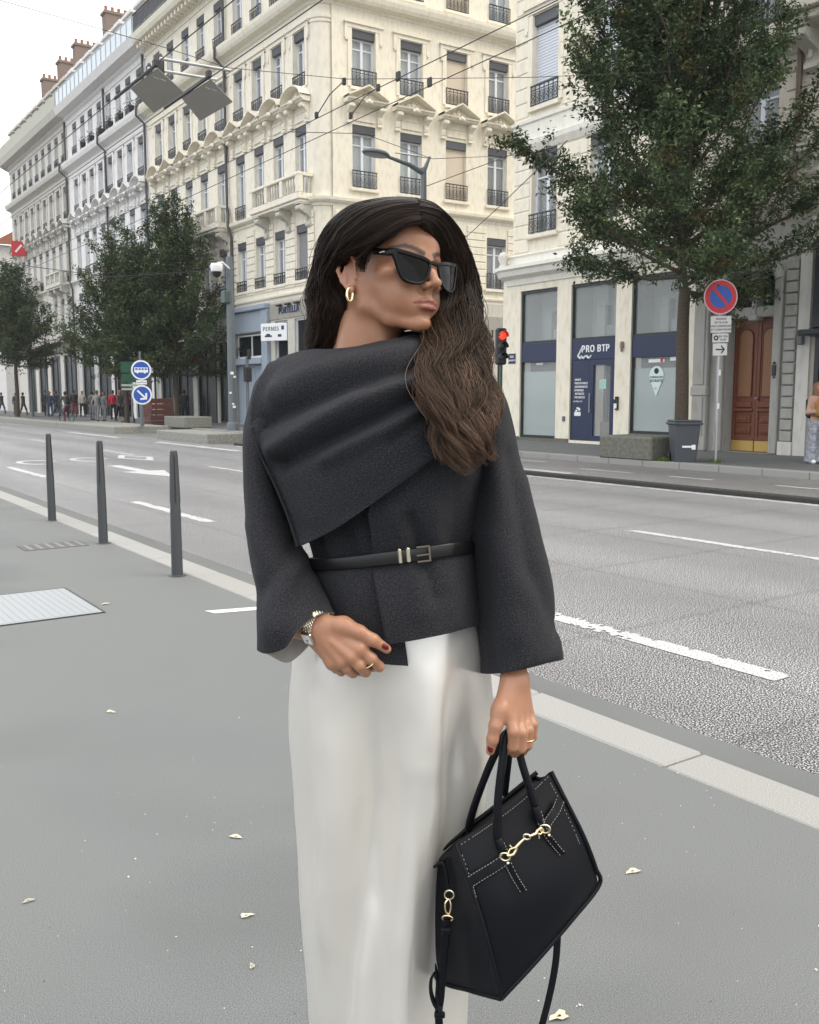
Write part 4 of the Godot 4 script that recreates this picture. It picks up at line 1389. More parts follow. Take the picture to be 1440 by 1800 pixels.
func doorhouse() -> void:
	var h := thing("door_house", "stone house with tall brown double door, quoins and iron balconies at right edge", "building", Vector3(20.4, 0, -16.2), -PI / 2)
	var F := Transform3D()
	var tint := Color(0.60, 0.55, 0.47)
	var gt := Color(0.37, 0.365, 0.335)
	var b := MB.new()
	b.col = gt
	# door x 1.0..2.37, arch over it
	wall(b, F, 0.0, 3.35, 0.1, 5.6, [[1.0, 2.37, 0.1, 4.55]], 0.55)
	b.col = tint
	wall(b, F, 3.35, 14.0, 0.1, 5.6, [[3.55, 9.0, 0.1, 5.0]], 0.4)
	wall(b, F, 0.0, 14.0, 5.6, 22.0, [[1.1, 2.2, 6.35, 9.2], [1.1, 2.2, 10.25, 13.0], [3.9, 5.0, 6.6, 9.2], [3.9, 5.0, 10.25, 13.0], [1.1, 2.2, 14.6, 17.2]])
	b.quad(Vector3(0, 22, 0), Vector3(14, 22, 0), Vector3(14, 22, -10), Vector3(0, 22, -10))
	b.quad(Vector3(0, 0, -10), Vector3(0, 22, -10), Vector3(14, 22, -10), Vector3(14, 0, -10))
	obj("wall", b, M.stucco, h)
	for w in [[1.65, 6.35, 2.85], [1.65, 10.25, 2.75], [4.45, 6.6, 2.6], [4.45, 10.25, 2.75], [1.65, 14.6, 2.6]]:
		window(h, at(Vector3(w[0], w[1], 0)), 1.1, w[2], "blue" if w[1] > 10 else "dark", 0.9, 0.0)
	b = MB.new()
	b.col = gt
	b.bx(0.78, 0.99, 0.1, 4.5, 0.003, 0.12, 0.03); b.bx(2.38, 2.59, 0.1, 4.5, 0.003, 0.12, 0.03)
	b.bx(0.1, 0.55, 0.1, 5.2, 0.003, 0.16, 0.02)
	b.bx(0.18, 0.47, 0.5, 1.5, 0.16, 0.19, 0.02); b.bx(0.18, 0.47, 1.8, 5.0, 0.16, 0.19, 0.02)
	b.bx(0.08, 0.57, 1.52, 1.76, 0.003, 0.2, 0.02)
	var arc := [Vector3(0.88, 4.3, 0.07), Vector3(1.0, 4.55, 0.07), Vector3(1.3, 4.75, 0.07), Vector3(1.69, 4.82, 0.07), Vector3(2.08, 4.75, 0.07), Vector3(2.38, 4.55, 0.07), Vector3(2.5, 4.3, 0.07)]
	b.tube(spline(arc, 4), 0.11, 8)
	obj("door_surround", b, M.stucco, h)
	# transom with fanlight
	b = MB.new()
	b.col = gt
	b.bx(1.0, 2.37, 3.44, 3.70, -0.42, -0.12, 0.03)
	b.bx(1.62, 1.76, 3.42, 4.5, -0.40, -0.08, 0.03)
	b.bx(1.56, 1.82, 3.36, 3.5, -0.36, -0.04, 0.03)
	b.bx(1.57, 1.81, 4.3, 4.5, -0.38, -0.1, 0.03)
	obj("transom", b, M.stucco, h)
	b = MB.new()
	b.bx(1.0, 2.37, 3.70, 4.55, -0.5, -0.46)
	obj("fanlight", b, M.curtain_dark, h)
	b = MB.new()
	for k in 3:
		for s in [1.0, 1.76]:
			var x: float = s + 0.16 + 0.15 * k
			b.bx(x - 0.02, x + 0.02, 3.72, 4.5, -0.42, -0.38)
	b.bx(1.03, 1.6, 4.2, 4.24, -0.42, -0.38); b.bx(1.78, 2.35, 4.2, 4.24, -0.42, -0.38)
	obj("fanlight_grille", b, M.iron, h)
	# two leaves
	for s in 2:
		var x0: float = 1.005 + 0.683 * s
		b = MB.new()
		b.bx(x0, x0 + 0.677, 0.12, 3.44, -0.45, -0.36)
		for e in [[0.0, 0.09], [0.587, 0.677]]: b.bx(x0 + e[0], x0 + e[1], 0.4, 3.44, -0.36, -0.335, 0.006)
		b.bx(x0 + 0.09, x0 + 0.587, 3.3, 3.44, -0.36, -0.335)
		b.bx(x0 + 0.09, x0 + 0.587, 1.22, 1.38, -0.36, -0.31, 0.02)
		b.bx(x0 + 0.06, x0 + 0.62, 1.12, 1.2, -0.36, -0.29, 0.02)
		b.bx(x0 + 0.09, x0 + 0.587, 0.4, 0.48, -0.36, -0.335)
		var leaf_ := obj("door_leaf", b, M.wood, h)
		b = MB.new()
		var poly := PackedVector2Array([Vector2(x0 + 0.14, 1.5), Vector2(x0 + 0.54, 1.5)])
		for k in 9:
			var a := PI * k / 8.0
			poly.append(Vector2(x0 + 0.34 + 0.2 * cos(a), 2.98 + 0.2 * sin(a)))
		b.prism(at(Vector3(0, 0, -0.335)), poly, 0.025)
		obj("door_panel", b, mat("wood_light", Color(0.22, 0.095, 0.035), 0.45), leaf_)
		var mo := []
		for p in poly: mo.append(Vector3(p.x, p.y, -0.335))
		mo.append(mo[0])
		b = MB.new()
		b.tube(mo, 0.02, 6, false)
		for yy in [0.56, 0.84]:
			b.bx(x0 + 0.12, x0 + 0.56, yy, yy + 0.2, -0.36, -0.32, 0.03)
			b.bx(x0 + 0.2, x0 + 0.48, yy + 0.05, yy + 0.15, -0.32, -0.30, 0.02)
		obj("moulding", b, M.wood, leaf_)
		b = MB.new()
		b.bx(x0 + 0.01, x0 + 0.667, 0.12, 0.39, -0.36, -0.325, 0.01)
		obj("kick_plate", b, M.brass, leaf_)
		if s == 1:
			b = MB.new()
			b.lathe(Transform3D(Basis(Vector3.RIGHT, PI / 2), Vector3(x0 + 0.05, 1.45, -0.335)), [Vector2(0.02, 0), Vector2(0.02, 0.03), Vector2(0.04, 0.06), Vector2(0.001, 0.09)], 10)
			obj("handle", b, M.galvanised, leaf_)
	# quoins up the pier right of the door
	for k in 16:
		inst("stone_block", block_mesh(0.30, 0.24, gt), h, at(Vector3(2.82, 0.55 + k * 0.27, 0.05)))
	b = MB.new()
	b.col = Color(0.62, 0.61, 0.56)
	b.bx(3.02, 3.34, 0.1, 5.4, 0.003, 0.06)
	b.bx(2.64, 3.0, 0.1, 0.42, 0.003, 0.1)
	b.bx(3.3, 3.36, 2.9, 5.6, 0.06, 0.14)
	obj("pilaster", b, M.stucco, h)
	b = MB.new()
	b.bx(2.44, 2.54, 2.0, 2.25, 0.12, 0.17, 0.01); b.bx(2.47, 2.51, 2.27, 2.33, 0.12, 0.17); b.bx(2.47, 2.51, 1.94, 1.98, 0.12, 0.16)
	obj("entry_box", b, M.iron, h)
	b = MB.new()
	b.bx(3.1, 3.22, 2.7, 2.95, 0.06, 0.2, 0.02)
	obj("alarm_box", b, M.pole_grey, h)
	# dark shop at the edge
	b = MB.new()
	b.bx(3.5, 9.1, 3.05, 5.1, 0.02, 0.3, 0.03)
	b.bx(3.36, 9.1, 2.88, 3.02, 0.02, 0.62, 0.03)
	b.bx(3.5, 3.62, 0.1, 2.88, -0.1, 0.1)
	var sf := obj("shopfront", b, mat("shop_dark", Color(0.012, 0.018, 0.02), 0.4), h)
	shop_window(sf, at(Vector3(6.3, 0.2, 0.05)), 5.2, 2.7, mat("shop_back", Color(0.30, 0.29, 0.25), 0.7), M.dark_metal)
	# stone courses, ledges and balconies above
	for k in 9:
		for g in [[0.05, 1.0], [2.4, 3.8], [5.1, 6.5]]:
			inst("stone_block", block_mesh(snappedf(g[1] - g[0], 0.01), 0.36, tint), h, at(Vector3((g[0] + g[1]) / 2, 6.75 + k * 0.40, -0.005)))
	b = MB.new()
	b.col = tint
	sweep(b, [[0.0, 5.6], [0.1, 5.7], [0.3, 6.0], [0.36, 6.2], [0.0, 6.25]], straight(0, 14))
	sweep(b, [[0.0, 17.6], [0.4, 18.1], [0.0, 18.2]], straight(0, 14))
	b.bx(0.6, 2.7, 9.72, 10.0, 0.002, 0.55, 0.03)
	b.bx(2.9, 9.0, 9.9, 10.2, 0.002, 1.0, 0.03)
	b.bx(2.95, 8.9, 9.7, 9.9, 0.002, 0.85, 0.03)
	obj("ledge", b, M.stucco, h)
	for x in [3.1, 5.2]:
		inst("corbel", console_mesh(0.9, 0.8, 0.34, M.balcony_stone), h, at(Vector3(x, 9.7, 0)))
	inst("corbel", console_mesh(0.7, 0.45, 0.34, M.balcony_stone), h, at(Vector3(3.2, 7.2, 0)))
	b = MB.new()
	b.tube([Vector3(2.78, 21, 0.12), Vector3(2.78, 6.9, 0.12), Vector3(2.84, 6.6, 0.25), Vector3(2.84, 6.3, 0.3)], 0.07, 8)
	obj("downpipe", b, mat("pipe_brown", Color(0.12, 0.08, 0.055), 0.5), h)
	var big := MB.new()
	for r in [[0.6, 2.7, 10.02, 0.5], [2.95, 8.9, 10.22, 0.95]]:
		big.bx(r[0], r[1], r[2] + 0.95, r[2] + 1.0, r[3] - 0.05, r[3])
		big.bx(r[0], r[1], r[2] + 0.04, r[2] + 0.08, r[3] - 0.05, r[3])
		var n := int((r[1] - r[0]) / 0.3)
		for i in n + 1:
			var x := lerpf(r[0], r[1], float(i) / n)
			big.bx(x - 0.015, x + 0.015, r[2], r[2] + 0.97, r[3] - 0.04, r[3] - 0.01)
			for k in 2:
				var pts := []
				for t in 12:
					var a := t * 0.62
					var rr := 0.13 * (1.0 - t / 14.0)
					pts.append(Vector3(x + 0.15 + rr * cos(a) * (1 if k else -1), r[2] + 0.3 + 0.38 * k + rr * sin(a), r[3] - 0.025))
				big.tube(pts, 0.014, 3, false)
	obj("balcony_railing", big, M.iron, h)

func wire(called: String, label: String, pts: Array, r := 0.011, group := "overhead trolley wires") -> void:
	var b := MB.new()
	b.tube(pts, r, 6)
	var o := obj(called, b, M.wire)
	tag(o, label, "wire", group)

func disc(b: MB, tf: Transform3D, r: float, y: float, inner := 0.0, n := 40) -> void:
	var c := PackedVector2Array()
	for k in n: c.append(Vector2(cos(TAU * k / n), sin(TAU * k / n)) * r)
	if inner <= 0.0:
		b.prism(tf * at(Vector3(0, 0, y)), c, 0.004)
		return
	for k in n:
		var a := c[k]
		var d := c[(k + 1) % n]
		b.prism(tf * at(Vector3(0, 0, y)), PackedVector2Array([a, d, d / r * inner, a / r * inner]), 0.004)

func street() -> void:
	# three tapered bollards on the near pavement
	var b := MB.new()
	var names := ["farthest of the three dark tapered bollards beside the pale kerb", "middle one of three dark tapered bollards beside the pale kerb", "nearest and tallest-looking of the three dark tapered bollards beside the kerb"]
	b.lathe(Transform3D(), [Vector2(0.001, 0.0), Vector2(0.075, 0.0), Vector2(0.075, 0.004), Vector2(0.0475, 0.006), Vector2(0.0475, 0.012), Vector2(0.0435, 0.57), Vector2(0.0405, 0.578), Vector2(0.0405, 0.588), Vector2(0.0425, 0.596), Vector2(0.030, 1.045), Vector2(0.026, 1.055), Vector2(0.001, 1.056)], 20)
	var post := b.mesh(mat("bollard_grey", Color(0.055, 0.06, 0.065), 0.5, 0.2))
	b = MB.new()
	for a in [0.55, 2.2, 3.8, 5.4]:
		b.box(Transform3D(Basis(Vector3.UP, a), Vector3.ZERO) * Transform3D(Basis(Vector3.RIGHT, -0.028), Vector3(0, 0.82, 0.0355)), Vector3(0.012, 0.40, 0.006), 0.002)
	var slot := b.mesh(M.black)
	var k := 0
	for p in [Vector3(2.919, 0, -11.7916), Vector3(2.8824, 0, -9.6383), Vector3(2.8532, 0, -7.5099)]:
		var o := thing("bollard", names[k], "bollard", p, 0.3 * k, "bollards along the near kerb")
		inst("post", post, o, Transform3D())
		inst("groove", slot, o, Transform3D())
		k += 1
	# ribbed access cover set in the near pavement
	var cover := thing("access_cover", "light grey ribbed metal access cover set in the near pavement", "manhole cover", Vector3(1.2, 0.004, -7.0))
	b = MB.new()
	b.bx(-0.75, 0.72, -0.02, 0.002, -0.5, 0.5)
	var frame := obj("cover_plate", b, mat("cover_metal", Color(0.33, 0.35, 0.37), 0.55, 0.3), cover)
	b = MB.new()
	b.bx(-0.02, 0.02, 0.0, 0.006, -0.47, 0.47, 0.003)
	var rib := b.mesh(M.cover_metal)
	for i in 28: inst("rib", rib, cover, at(Vector3(-0.70 + i * 0.051, 0, 0)))
	b = MB.new()
	b.bx(0.72, 0.735, -0.02, 0.003, -0.515, 0.515); b.bx(-0.77, 0.72, -0.02, 0.003, -0.515, -0.5); b.bx(-0.77, 0.72, -0.02, 0.003, 0.5, 0.515)
	obj("cover_edge", b, M.dark_metal, cover)
	var grate := thing("drain_grate", "small dark slotted drain grate behind the middle bollard", "drain", Vector3(2.42, 0.004, -9.75))
	b = MB.new()
	b.bx(-0.02, 0.02, 0, 0.004, -0.16, 0.16)
	var bar := b.mesh(mat("grate_iron", Color(0.19, 0.185, 0.18), 0.7))
	for i in 6: inst("slat", bar, grate, at(Vector3(-0.25 + i * 0.1, 0, 0)))
	b = MB.new()
	b.bx(-0.32, 0.30, -0.01, 0.001, -0.18, 0.18)
	obj("grate_pit", b, mat("pit_grey", Color(0.11, 0.11, 0.11), 0.9), grate)
	litter()
	# ---------------------------------------------------------- trolley wires and what hangs from them
	var wl := ["overhead trolley wire farthest left, carrying the left grey plate", "overhead trolley wire carrying the right grey plate", "trolley wire crossing the cream corner, left one of the pair", "trolley wire crossing the cream corner, right one of the pair"]
	k = 0
	for x in [4.75, 5.56, 7.72, 8.27]:
		wire("trolley_wire", wl[k], [Vector3(x, 5.9, 14), Vector3(x, 5.9, -12.6), Vector3(x, 5.86, -25), Vector3(x + 0.03, 5.9, -40), Vector3(x, 5.86, -60), Vector3(x, 5.9, -120)], 0.0075)
		k += 1
	wire("span_wire", "thin span wire crossing the whole street above the grey plates", [Vector3(-6, 6.9, -11.4), Vector3(2.64, 5.98, -11.95), Vector3(4.75, 6.02, -12.4), Vector3(5.69, 5.97, -12.5), Vector3(7.3, 6.0, -12.05), Vector3(8.2, 6.0, -11.4), Vector3(9.4, 6.0, -10.5), Vector3(20.3, 9.3, -14.6)], 0.0045, "")
	wire("stay_wire", "stay wire from the street lamp pole to the agency building", [Vector3(16.5546, 7.5615, -23), Vector3(20.3, 9.0943, -23.2995)], 0.011, "")
	wire("stay_wire", "stay wire slanting down behind the woman's hair towards the big tree", [Vector3(12.2, 6.0, -12.6), Vector3(14.59, 5.9, -17.22), Vector3(16.66, 5.9, -21.13), Vector3(20.3, 6.2, -28.2)], 0.009, "")
	wire("span_wire", "sagging span wire low in front of the middle trees", [Vector3(3, 5.9, -32), Vector3(12, 6.2, -38), Vector3(16.3, 6.6, -36.1)], 0.012, "")
	wire("span_wire", "faint sagging wire across the corner house above its middle windows", [Vector3(7.7, 5.9, -14.6), Vector3(8.9087, 5.95, -14.1241), Vector3(11.0, 6.0, -15.0), Vector3(20.3, 8.9, -22.5)], 0.006, "")
	for e in [[7.69, -13.6, 7.30, -12.1, "left"], [8.14, -13.3, 7.85, -12.05, "right"]]:
		var o := thing("wire_crossover", "short crossover bar with clamps joining the %s wire of the pair to the span wire" % e[4], "wire fitting", Vector3(e[0], 5.9, e[1]))
		b = MB.new()
		b.tube([Vector3(0, 0.02, 0), Vector3((e[2] - e[0]) * 0.5, 0.12, (e[3] - e[1]) * 0.5), Vector3(e[2] - e[0], 0.09, e[3] - e[1])], 0.008, 6)
		obj("bar", b, M.wire, o)
		for p in [Vector3(0, 0.03, 0), Vector3(e[2] - e[0], 0.08, e[3] - e[1])]:
			b = MB.new()
			b.box(Transform3D(Basis(), p), Vector3(0.05, 0.10, 0.06), 0.01)
			obj("clamp", b, M.wire, o)
	for e in [[7.76, -11.4, "above the third window"], [8.27, -11.35, "on the right wire of the pair"]]:
		var cl := MB.new()
		cl.box(at(Vector3(e[0], 5.95, e[1])), Vector3(0.04, 0.13, 0.09), 0.01)
		tag(obj("wire_clamp", cl, M.wire), "small black wire clamp %s" % e[2], "wire fitting", "wire clamps")
	# two flat plates under the wires on a bracket
	var pm := mat("plate_grey", Color(0.34, 0.33, 0.30), 0.65)
	for e in [[4.78, 4.80, "left"], [5.54, 5.56, "right"]]:
		var x: float = e[0]
		var o := thing("hanging_plate", "%s one of two flat grey plates hung under the trolley wires" % e[2], "plate", Vector3(x, 5.88, -13.6), 0.0, "grey plates hung under the wires")
		b = MB.new()
		b.prism(Transform3D(Basis(Vector3.RIGHT, -PI / 2), Vector3(0, 0.0, 0)), PackedVector2Array([Vector2(0.0, 0.22), Vector2(0.03, -0.8), Vector2(0.69, -0.05), Vector2(0.67, 1.15)]), 0.012)
		obj("plate", b, pm, o)
		b = MB.new()
		b.box(at(Vector3(-0.015, 0.02, -0.02)), Vector3(0.03, 0.05, 1.75), 0.008)
		obj("edge_bar", b, M.black, o)
		b = MB.new()
		b.box(at(Vector3(0.13, -0.008, 0.45), 0.5), Vector3(0.11, 0.012, 0.02))
		b.box(at(Vector3(0.24, -0.008, 0.42), 0.5), Vector3(0.11, 0.012, 0.02))
		obj("bolt_strip", b, M.white, o)
		b = MB.new()
		b.bx(-0.04, 0.02, 0.0, 0.10, 0.76, 0.86, 0.01)
		obj("hanger", b, M.wire, o)
	var br := thing("bracket_arm", "pale twin bracket arm that ties the two grey plates together", "bracket", Vector3(5.3, 6.02, -13.1))
	for z in [0.15, 0.62]:
		b = MB.new()
		b.tube([Vector3(-0.45, 0.0, z - 0.35), Vector3(0.55, 0.02, z - 0.3)], 0.022, 8)
		obj("arm", b, M.galvanised, br)
	for z in [0.0, 0.45]:
		b = MB.new()
		b.lathe(Transform3D(Basis(), Vector3(-0.28, 0.05, z - 0.6)), [Vector2(0.02, -0.16), Vector2(0.05, -0.1), Vector2(0.05, 0.1), Vector2(0.015, 0.16), Vector2(0.001, 0.17)], 10)
		obj("insulator", b, M.wire, br)
	# ---------------------------------------------------------- street lamp behind her head
	var lamp := thing("street_lamp", "grey street lamp with flat oval head and forked mast top", "street lamp", Vector3(16.55, 0.1, -23))
	b = MB.new()
	b.tube([Vector3(0, 0, 0), Vector3(0, 4, 0), Vector3(0, 8.0, 0)], [0.13, 0.11, 0.085], 14)
	obj("pole", b, M.pole_grey, lamp)
	b = MB.new()
	b.tube([Vector3(0, 7.85, 0), Vector3(-0.5, 8.02, 0), Vector3(-1.25, 8.14, 0)], [0.085, 0.065, 0.045], 10)
	b.tube([Vector3(0, 7.9, 0), Vector3(0.22, 8.34, 0)], [0.075, 0.035], 10)
	obj("arm", b, M.pole_grey, lamp)
	b = MB.new()
	b.lathe(Transform3D(Basis(Vector3(0, 0, 1), -0.06) * Basis.from_scale(Vector3(1.15, 1, 0.75)), Vector3(-1.65, 8.17, 0)), [Vector2(0.001, -0.05), Vector2(0.34, -0.045), Vector2(0.38, 0.0), Vector2(0.33, 0.06), Vector2(0.15, 0.105), Vector2(0.001, 0.11)], 24)
	var head_ := obj("lamp_head", b, M.pole_grey, lamp)
	b = MB.new()
	b.lathe(Transform3D(Basis(Vector3(0, 0, 1), -0.06) * Basis.from_scale(Vector3(1.1, 1, 0.7)), Vector3(-1.65, 8.165, 0)), [Vector2(0.001, -0.056), Vector2(0.30, -0.054), Vector2(0.31, -0.04)], 24)
	obj("lamp_glass", b, mat("lamp_glass", Color(0.30, 0.32, 0.32), 0.3), head_)
	b = MB.new()
	b.tube([Vector3(-1.0, 8.28, 0), Vector3(0.2, 8.3, 0)], 0.012, 6)
	obj("tie_rod", b, M.pole_grey, lamp)
	# thin lamps far along the street
	for e in [[Vector3(16.3608, 0.1, -70.071), 8.4, "thin grey lamp post between the two trees at far left"], [Vector3(17.3, 0.1, -69.6), 5.5, "thin dark post in front of the dark shop awning at left"]]:
		var o := thing("lamp_post", e[2], "lamp post", e[0])
		b = MB.new()
		b.tube([Vector3.ZERO, Vector3(0, e[1], 0)], [0.11, 0.06], 10)
		obj("pole", b, M.pole_grey, o)
		b = MB.new()
		b.tube([Vector3(0, e[1] - 0.1, 0), Vector3(-0.6, e[1] + 0.05, 0)], 0.035, 8)
		b.box(at(Vector3(-0.9, e[1] + 0.06, 0)), Vector3(0.6, 0.1, 0.25), 0.03)
		obj("lamp_head", b, M.pole_grey, o)
	# ---------------------------------------------------------- tall pole with dome camera at the corner
	var cp := thing("camera_pole", "thick grey pole with white sticker remnants and dome camera near the corner house", "pole", Vector3(16.3, 0.1, -36.1))
	b = MB.new()
	b.tube([Vector3.ZERO, Vector3(0, 3.2, 0), Vector3(0, 7.0, 0)], [0.19, 0.17, 0.14], 16)
	b.lathe(Transform3D(), [Vector2(0.26, 0), Vector2(0.26, 0.3), Vector2(0.19, 0.36)], 16)
	obj("pole", b, M.pole_grey, cp)
	b = MB.new()
	b.tube([Vector3(0, 6.5, 0.1), Vector3(-0.35, 6.75, 0.1), Vector3(-0.55, 6.7, 0.1)], 0.04, 8)
	b.lathe(at(Vector3(-0.6, 6.28, 0.1)), [Vector2(0.001, 0.42), Vector2(0.22, 0.4), Vector2(0.25, 0.3), Vector2(0.23, 0.1), Vector2(0.2, 0.08)], 16)
	var ch := obj("camera_housing", b, M.white, cp)
	b = MB.new()
	b.lathe(at(Vector3(-0.6, 6.3, 0.1)), [Vector2(0.001, -0.18), Vector2(0.13, -0.12), Vector2(0.2, 0.08)], 16)
	obj("camera_dome", b, M.black, ch)
	b = MB.new()
	b.box(at(Vector3(-0.2, 5.4, 0.0)), Vector3(0.25, 0.5, 0.4), 0.03)
	obj("control_box", b, mat("box_green", Color(0.05, 0.09, 0.08), 0.5), cp)
	for e in [[2.35, 0.1, 0.14], [2.2, 0.2, 0.1], [1.55, 0.02, 0.1], [1.1, 0.12, 0.09], [0.98, 0.16, 0.12]]:
		b = MB.new()
		b.box(Transform3D(Basis(Vector3.UP, -0.5), Vector3.ZERO) * at(Vector3(e[1] - 0.08, e[0], 0.188)), Vector3(e[2], e[2] * 0.8, 0.006))
		obj("sticker", b, M.white, cp)
	var sp := thing("signal_post", "slim grey pedestrian signal post beside the thick camera pole", "signal post", Vector3(16.75, 0.1, -35.6))
	b = MB.new()
	b.tube([Vector3.ZERO, Vector3(0, 3.0, 0)], 0.07, 10)
	obj("pole", b, M.pole_grey, sp)
	b = MB.new()
	b.box(at(Vector3(-0.05, 2.3, 0.15)), Vector3(0.28, 0.6, 0.25), 0.03)
	b.box(at(Vector3(0.05, 3.1, 0.1)), Vector3(0.14, 0.4, 0.14), 0.03)
	obj("signal_box", b, M.black, sp)
	# ---------------------------------------------------------- concrete islands
	var isl := [
		[12.1, 14.4, -47.2, -38.4, 0.28, "pale concrete traffic island that carries the two blue signs"],
		[12.15, 12.85, -64.0, -47.5, 0.26, "long pale concrete kerb island behind the blue signs at left"],
		[12.0, 13.3, -33.2, -28.6, 0.30, "pale concrete island half hidden by the woman's sleeve"]]
	for e in isl:
		b = MB.new()
		b.col = Color(0.95, 0.95, 0.93)
		b.bx(e[0], e[1], -0.1, e[4], e[2], e[3], 0.03)
		var o := obj("traffic_island", b, M.concrete)
		tag(o, e[5], "traffic island", "concrete traffic islands")
	# ---------------------------------------------------------- blue signs on their post
	var ss := thing("blue_sign_post", "post with two round blue signs, bus lane above and arrow below", "road sign", Vector3(13.24, 0.28, -38.3))
	b = MB.new()
	b.tube([Vector3.ZERO, Vector3(0, 0.95, 0)], 0.085, 12)
	b.tube([Vector3(0, 0.95, 0), Vector3(0, 3.05, 0)], 0.045, 10)
	obj("pole", b, M.pole_grey, ss)
	var face := Basis(Vector3.UP, -0.33)
	k = 0
	for y in [2.30, 1.29]:
		var T := Transform3D(face, Vector3(0, y, 0.1))
		b = MB.new()
		disc(b, T, 0.40, 0.0)
		var d := obj("sign_plate", b, M.white, ss)
		b = MB.new()
		disc(b, T, 0.335, 0.006)
		obj("blue_field", b, M.blue_sign, d)
		b = MB.new()
		if k == 0:
			b.prism(T * at(Vector3(0, 0, 0.011)), PackedVector2Array([Vector2(-0.27, -0.10), Vector2(0.27, -0.10), Vector2(0.27, 0.0), Vector2(-0.27, 0.0)]), 0.004)
			b.prism(T * at(Vector3(0, 0, 0.011)), PackedVector2Array([Vector2(-0.27, 0.07), Vector2(0.27, 0.07), Vector2(0.27, 0.10), Vector2(-0.27, 0.10)]), 0.004)
			for x in [-0.25, -0.12, 0.0, 0.12, 0.24]:
				b.prism(T * at(Vector3(x, 0, 0.0105)), PackedVector2Array([Vector2(-0.015, 0.0), Vector2(0.015, 0.0), Vector2(0.015, 0.07), Vector2(-0.015, 0.07)]), 0.003)
			for x in [-0.15, 0.14]:
				disc(b, T * at(Vector3(x, -0.10, 0)), 0.045, 0.0108, 0.0, 14)
		else:
			var A := T * Transform3D(Basis(Vector3(0, 0, 1), -PI / 4), Vector3(0, 0, 0.011))
			b.prism(A, PackedVector2Array([Vector2(-0.25, -0.035), Vector2(0.2, -0.035), Vector2(0.2, 0.035), Vector2(-0.25, 0.035)]), 0.004)
			b.prism(A * at(Vector3(0, 0, 0.0008)), PackedVector2Array([Vector2(0.27, 0.0), Vector2(0.10, 0.20), Vector2(0.04, 0.15), Vector2(0.17, 0.0), Vector2(0.04, -0.15), Vector2(0.10, -0.20)]), 0.004)
		obj("symbol", b, M.white, d)
		k += 1
	b = MB.new()
	b.box(Transform3D(face, Vector3(0, 1.80, 0.1)), Vector3(0.42, 0.17, 0.01))
	var pl := obj("sub_plate", b, M.white, ss)
	text("sauf bus", 0.07, M.pole_grey, pl, Transform3D(face, Vector3(0.002, 1.80, 0.107)), 0.003)
	# green direction panel and red shop sign behind them
	var gp := thing("green_panel", "green direction panel with two pale strips on a post behind the blue signs", "road sign", Vector3(14.6, 0.1, -43.5))
	b = MB.new()
	b.tube([Vector3(0.0, 0, 0), Vector3(0.0, 3.0, 0)], 0.05, 8)
	obj("pole", b, M.pole_grey, gp)
	mat("plate_dull", Color(0.30, 0.36, 0.30), 0.7)
	for e in [[2.75, 0.5, "green_sign"], [2.25, 0.4, "green_sign"], [1.92, 0.1, "plate_dull"], [1.74, 0.1, "plate_dull"]]:
		b = MB.new()
		b.box(Transform3D(face, Vector3(0, e[0], 0.08)), Vector3(0.95, e[1], 0.03))
		obj("panel", b, M[e[2]], gp)
	var rs := thing("red_shop_sign", "small red projecting shop sign just above the bus lane sign", "sign", Vector3(20.0, 3.4, -47.5))
	b = MB.new()
	b.box(Transform3D(face, Vector3(-0.5, 0, 0)), Vector3(0.7, 0.45, 0.12), 0.02)
	obj("sign_box", b, M.red, rs)
	b = MB.new()
	b.bx(-0.15, 0.4, -0.02, 0.02, -0.02, 0.02)
	obj("bracket", b, M.iron, rs)
	var r2 := thing("red_flag_sign", "square red hanging sign with a white stroke at the far left edge", "sign", Vector3(19.6, 13.9556, -86.0374))
	b = MB.new()
	b.box(Transform3D(face, Vector3.ZERO), Vector3(1.15, 1.25, 0.12), 0.02)
	obj("sign_box", b, M.red, r2)
	b = MB.new()
	b.box(Transform3D(face, Vector3.ZERO) * Transform3D(Basis(Vector3(0, 0, 1), -0.7), Vector3(0, 0, 0.07)), Vector3(0.16, 0.8, 0.02), 0.02)
	obj("emblem", b, M.white, r2)
	b = MB.new()
	b.tube([Vector3(0.4, 0.3, 0), Vector3(1.0, 0.3, 0)], 0.03, 6)
	obj("bracket", b, M.iron, r2)
	# ---------------------------------------------------------- no parking sign
	var np := thing("no_parking_sign", "round red and blue no-parking sign with three white plates on a grey pole", "road sign", Vector3(16.84, 0.1, -12.7))
	b = MB.new()
	b.tube([Vector3(0, 0, 0), Vector3(-0.03, 2.5, 0), Vector3(-0.05, 3.8, 0)], 0.03, 10)
	obj("pole", b, M.galvanised, np)
	var N := Transform3D(Basis(Vector3.UP, -0.55) * Basis(Vector3(0, 0, 1), -0.05), Vector3(-0.11, 3.46, 0.05))
	b = MB.new()
	disc(b, N, 0.36, 0.0)
	var nd := obj("sign_plate", b, mat("sign_edge", Color(0.62, 0.45, 0.47), 0.5), np)
	b = MB.new()
	disc(b, N, 0.335, 0.006, 0.235)
	var bar_t := N * Transform3D(Basis(Vector3(0, 0, 1), -PI / 4), Vector3(0, 0, 0.0065))
	b.prism(bar_t, PackedVector2Array([Vector2(-0.24, -0.033), Vector2(0.24, -0.033), Vector2(0.24, 0.033), Vector2(-0.24, 0.033)]), 0.003)
	obj("red_ring", b, M.red, nd)
	b = MB.new()
	disc(b, N, 0.24, 0.004)
	obj("blue_field", b, M.blue_sign, nd)
	k = 0
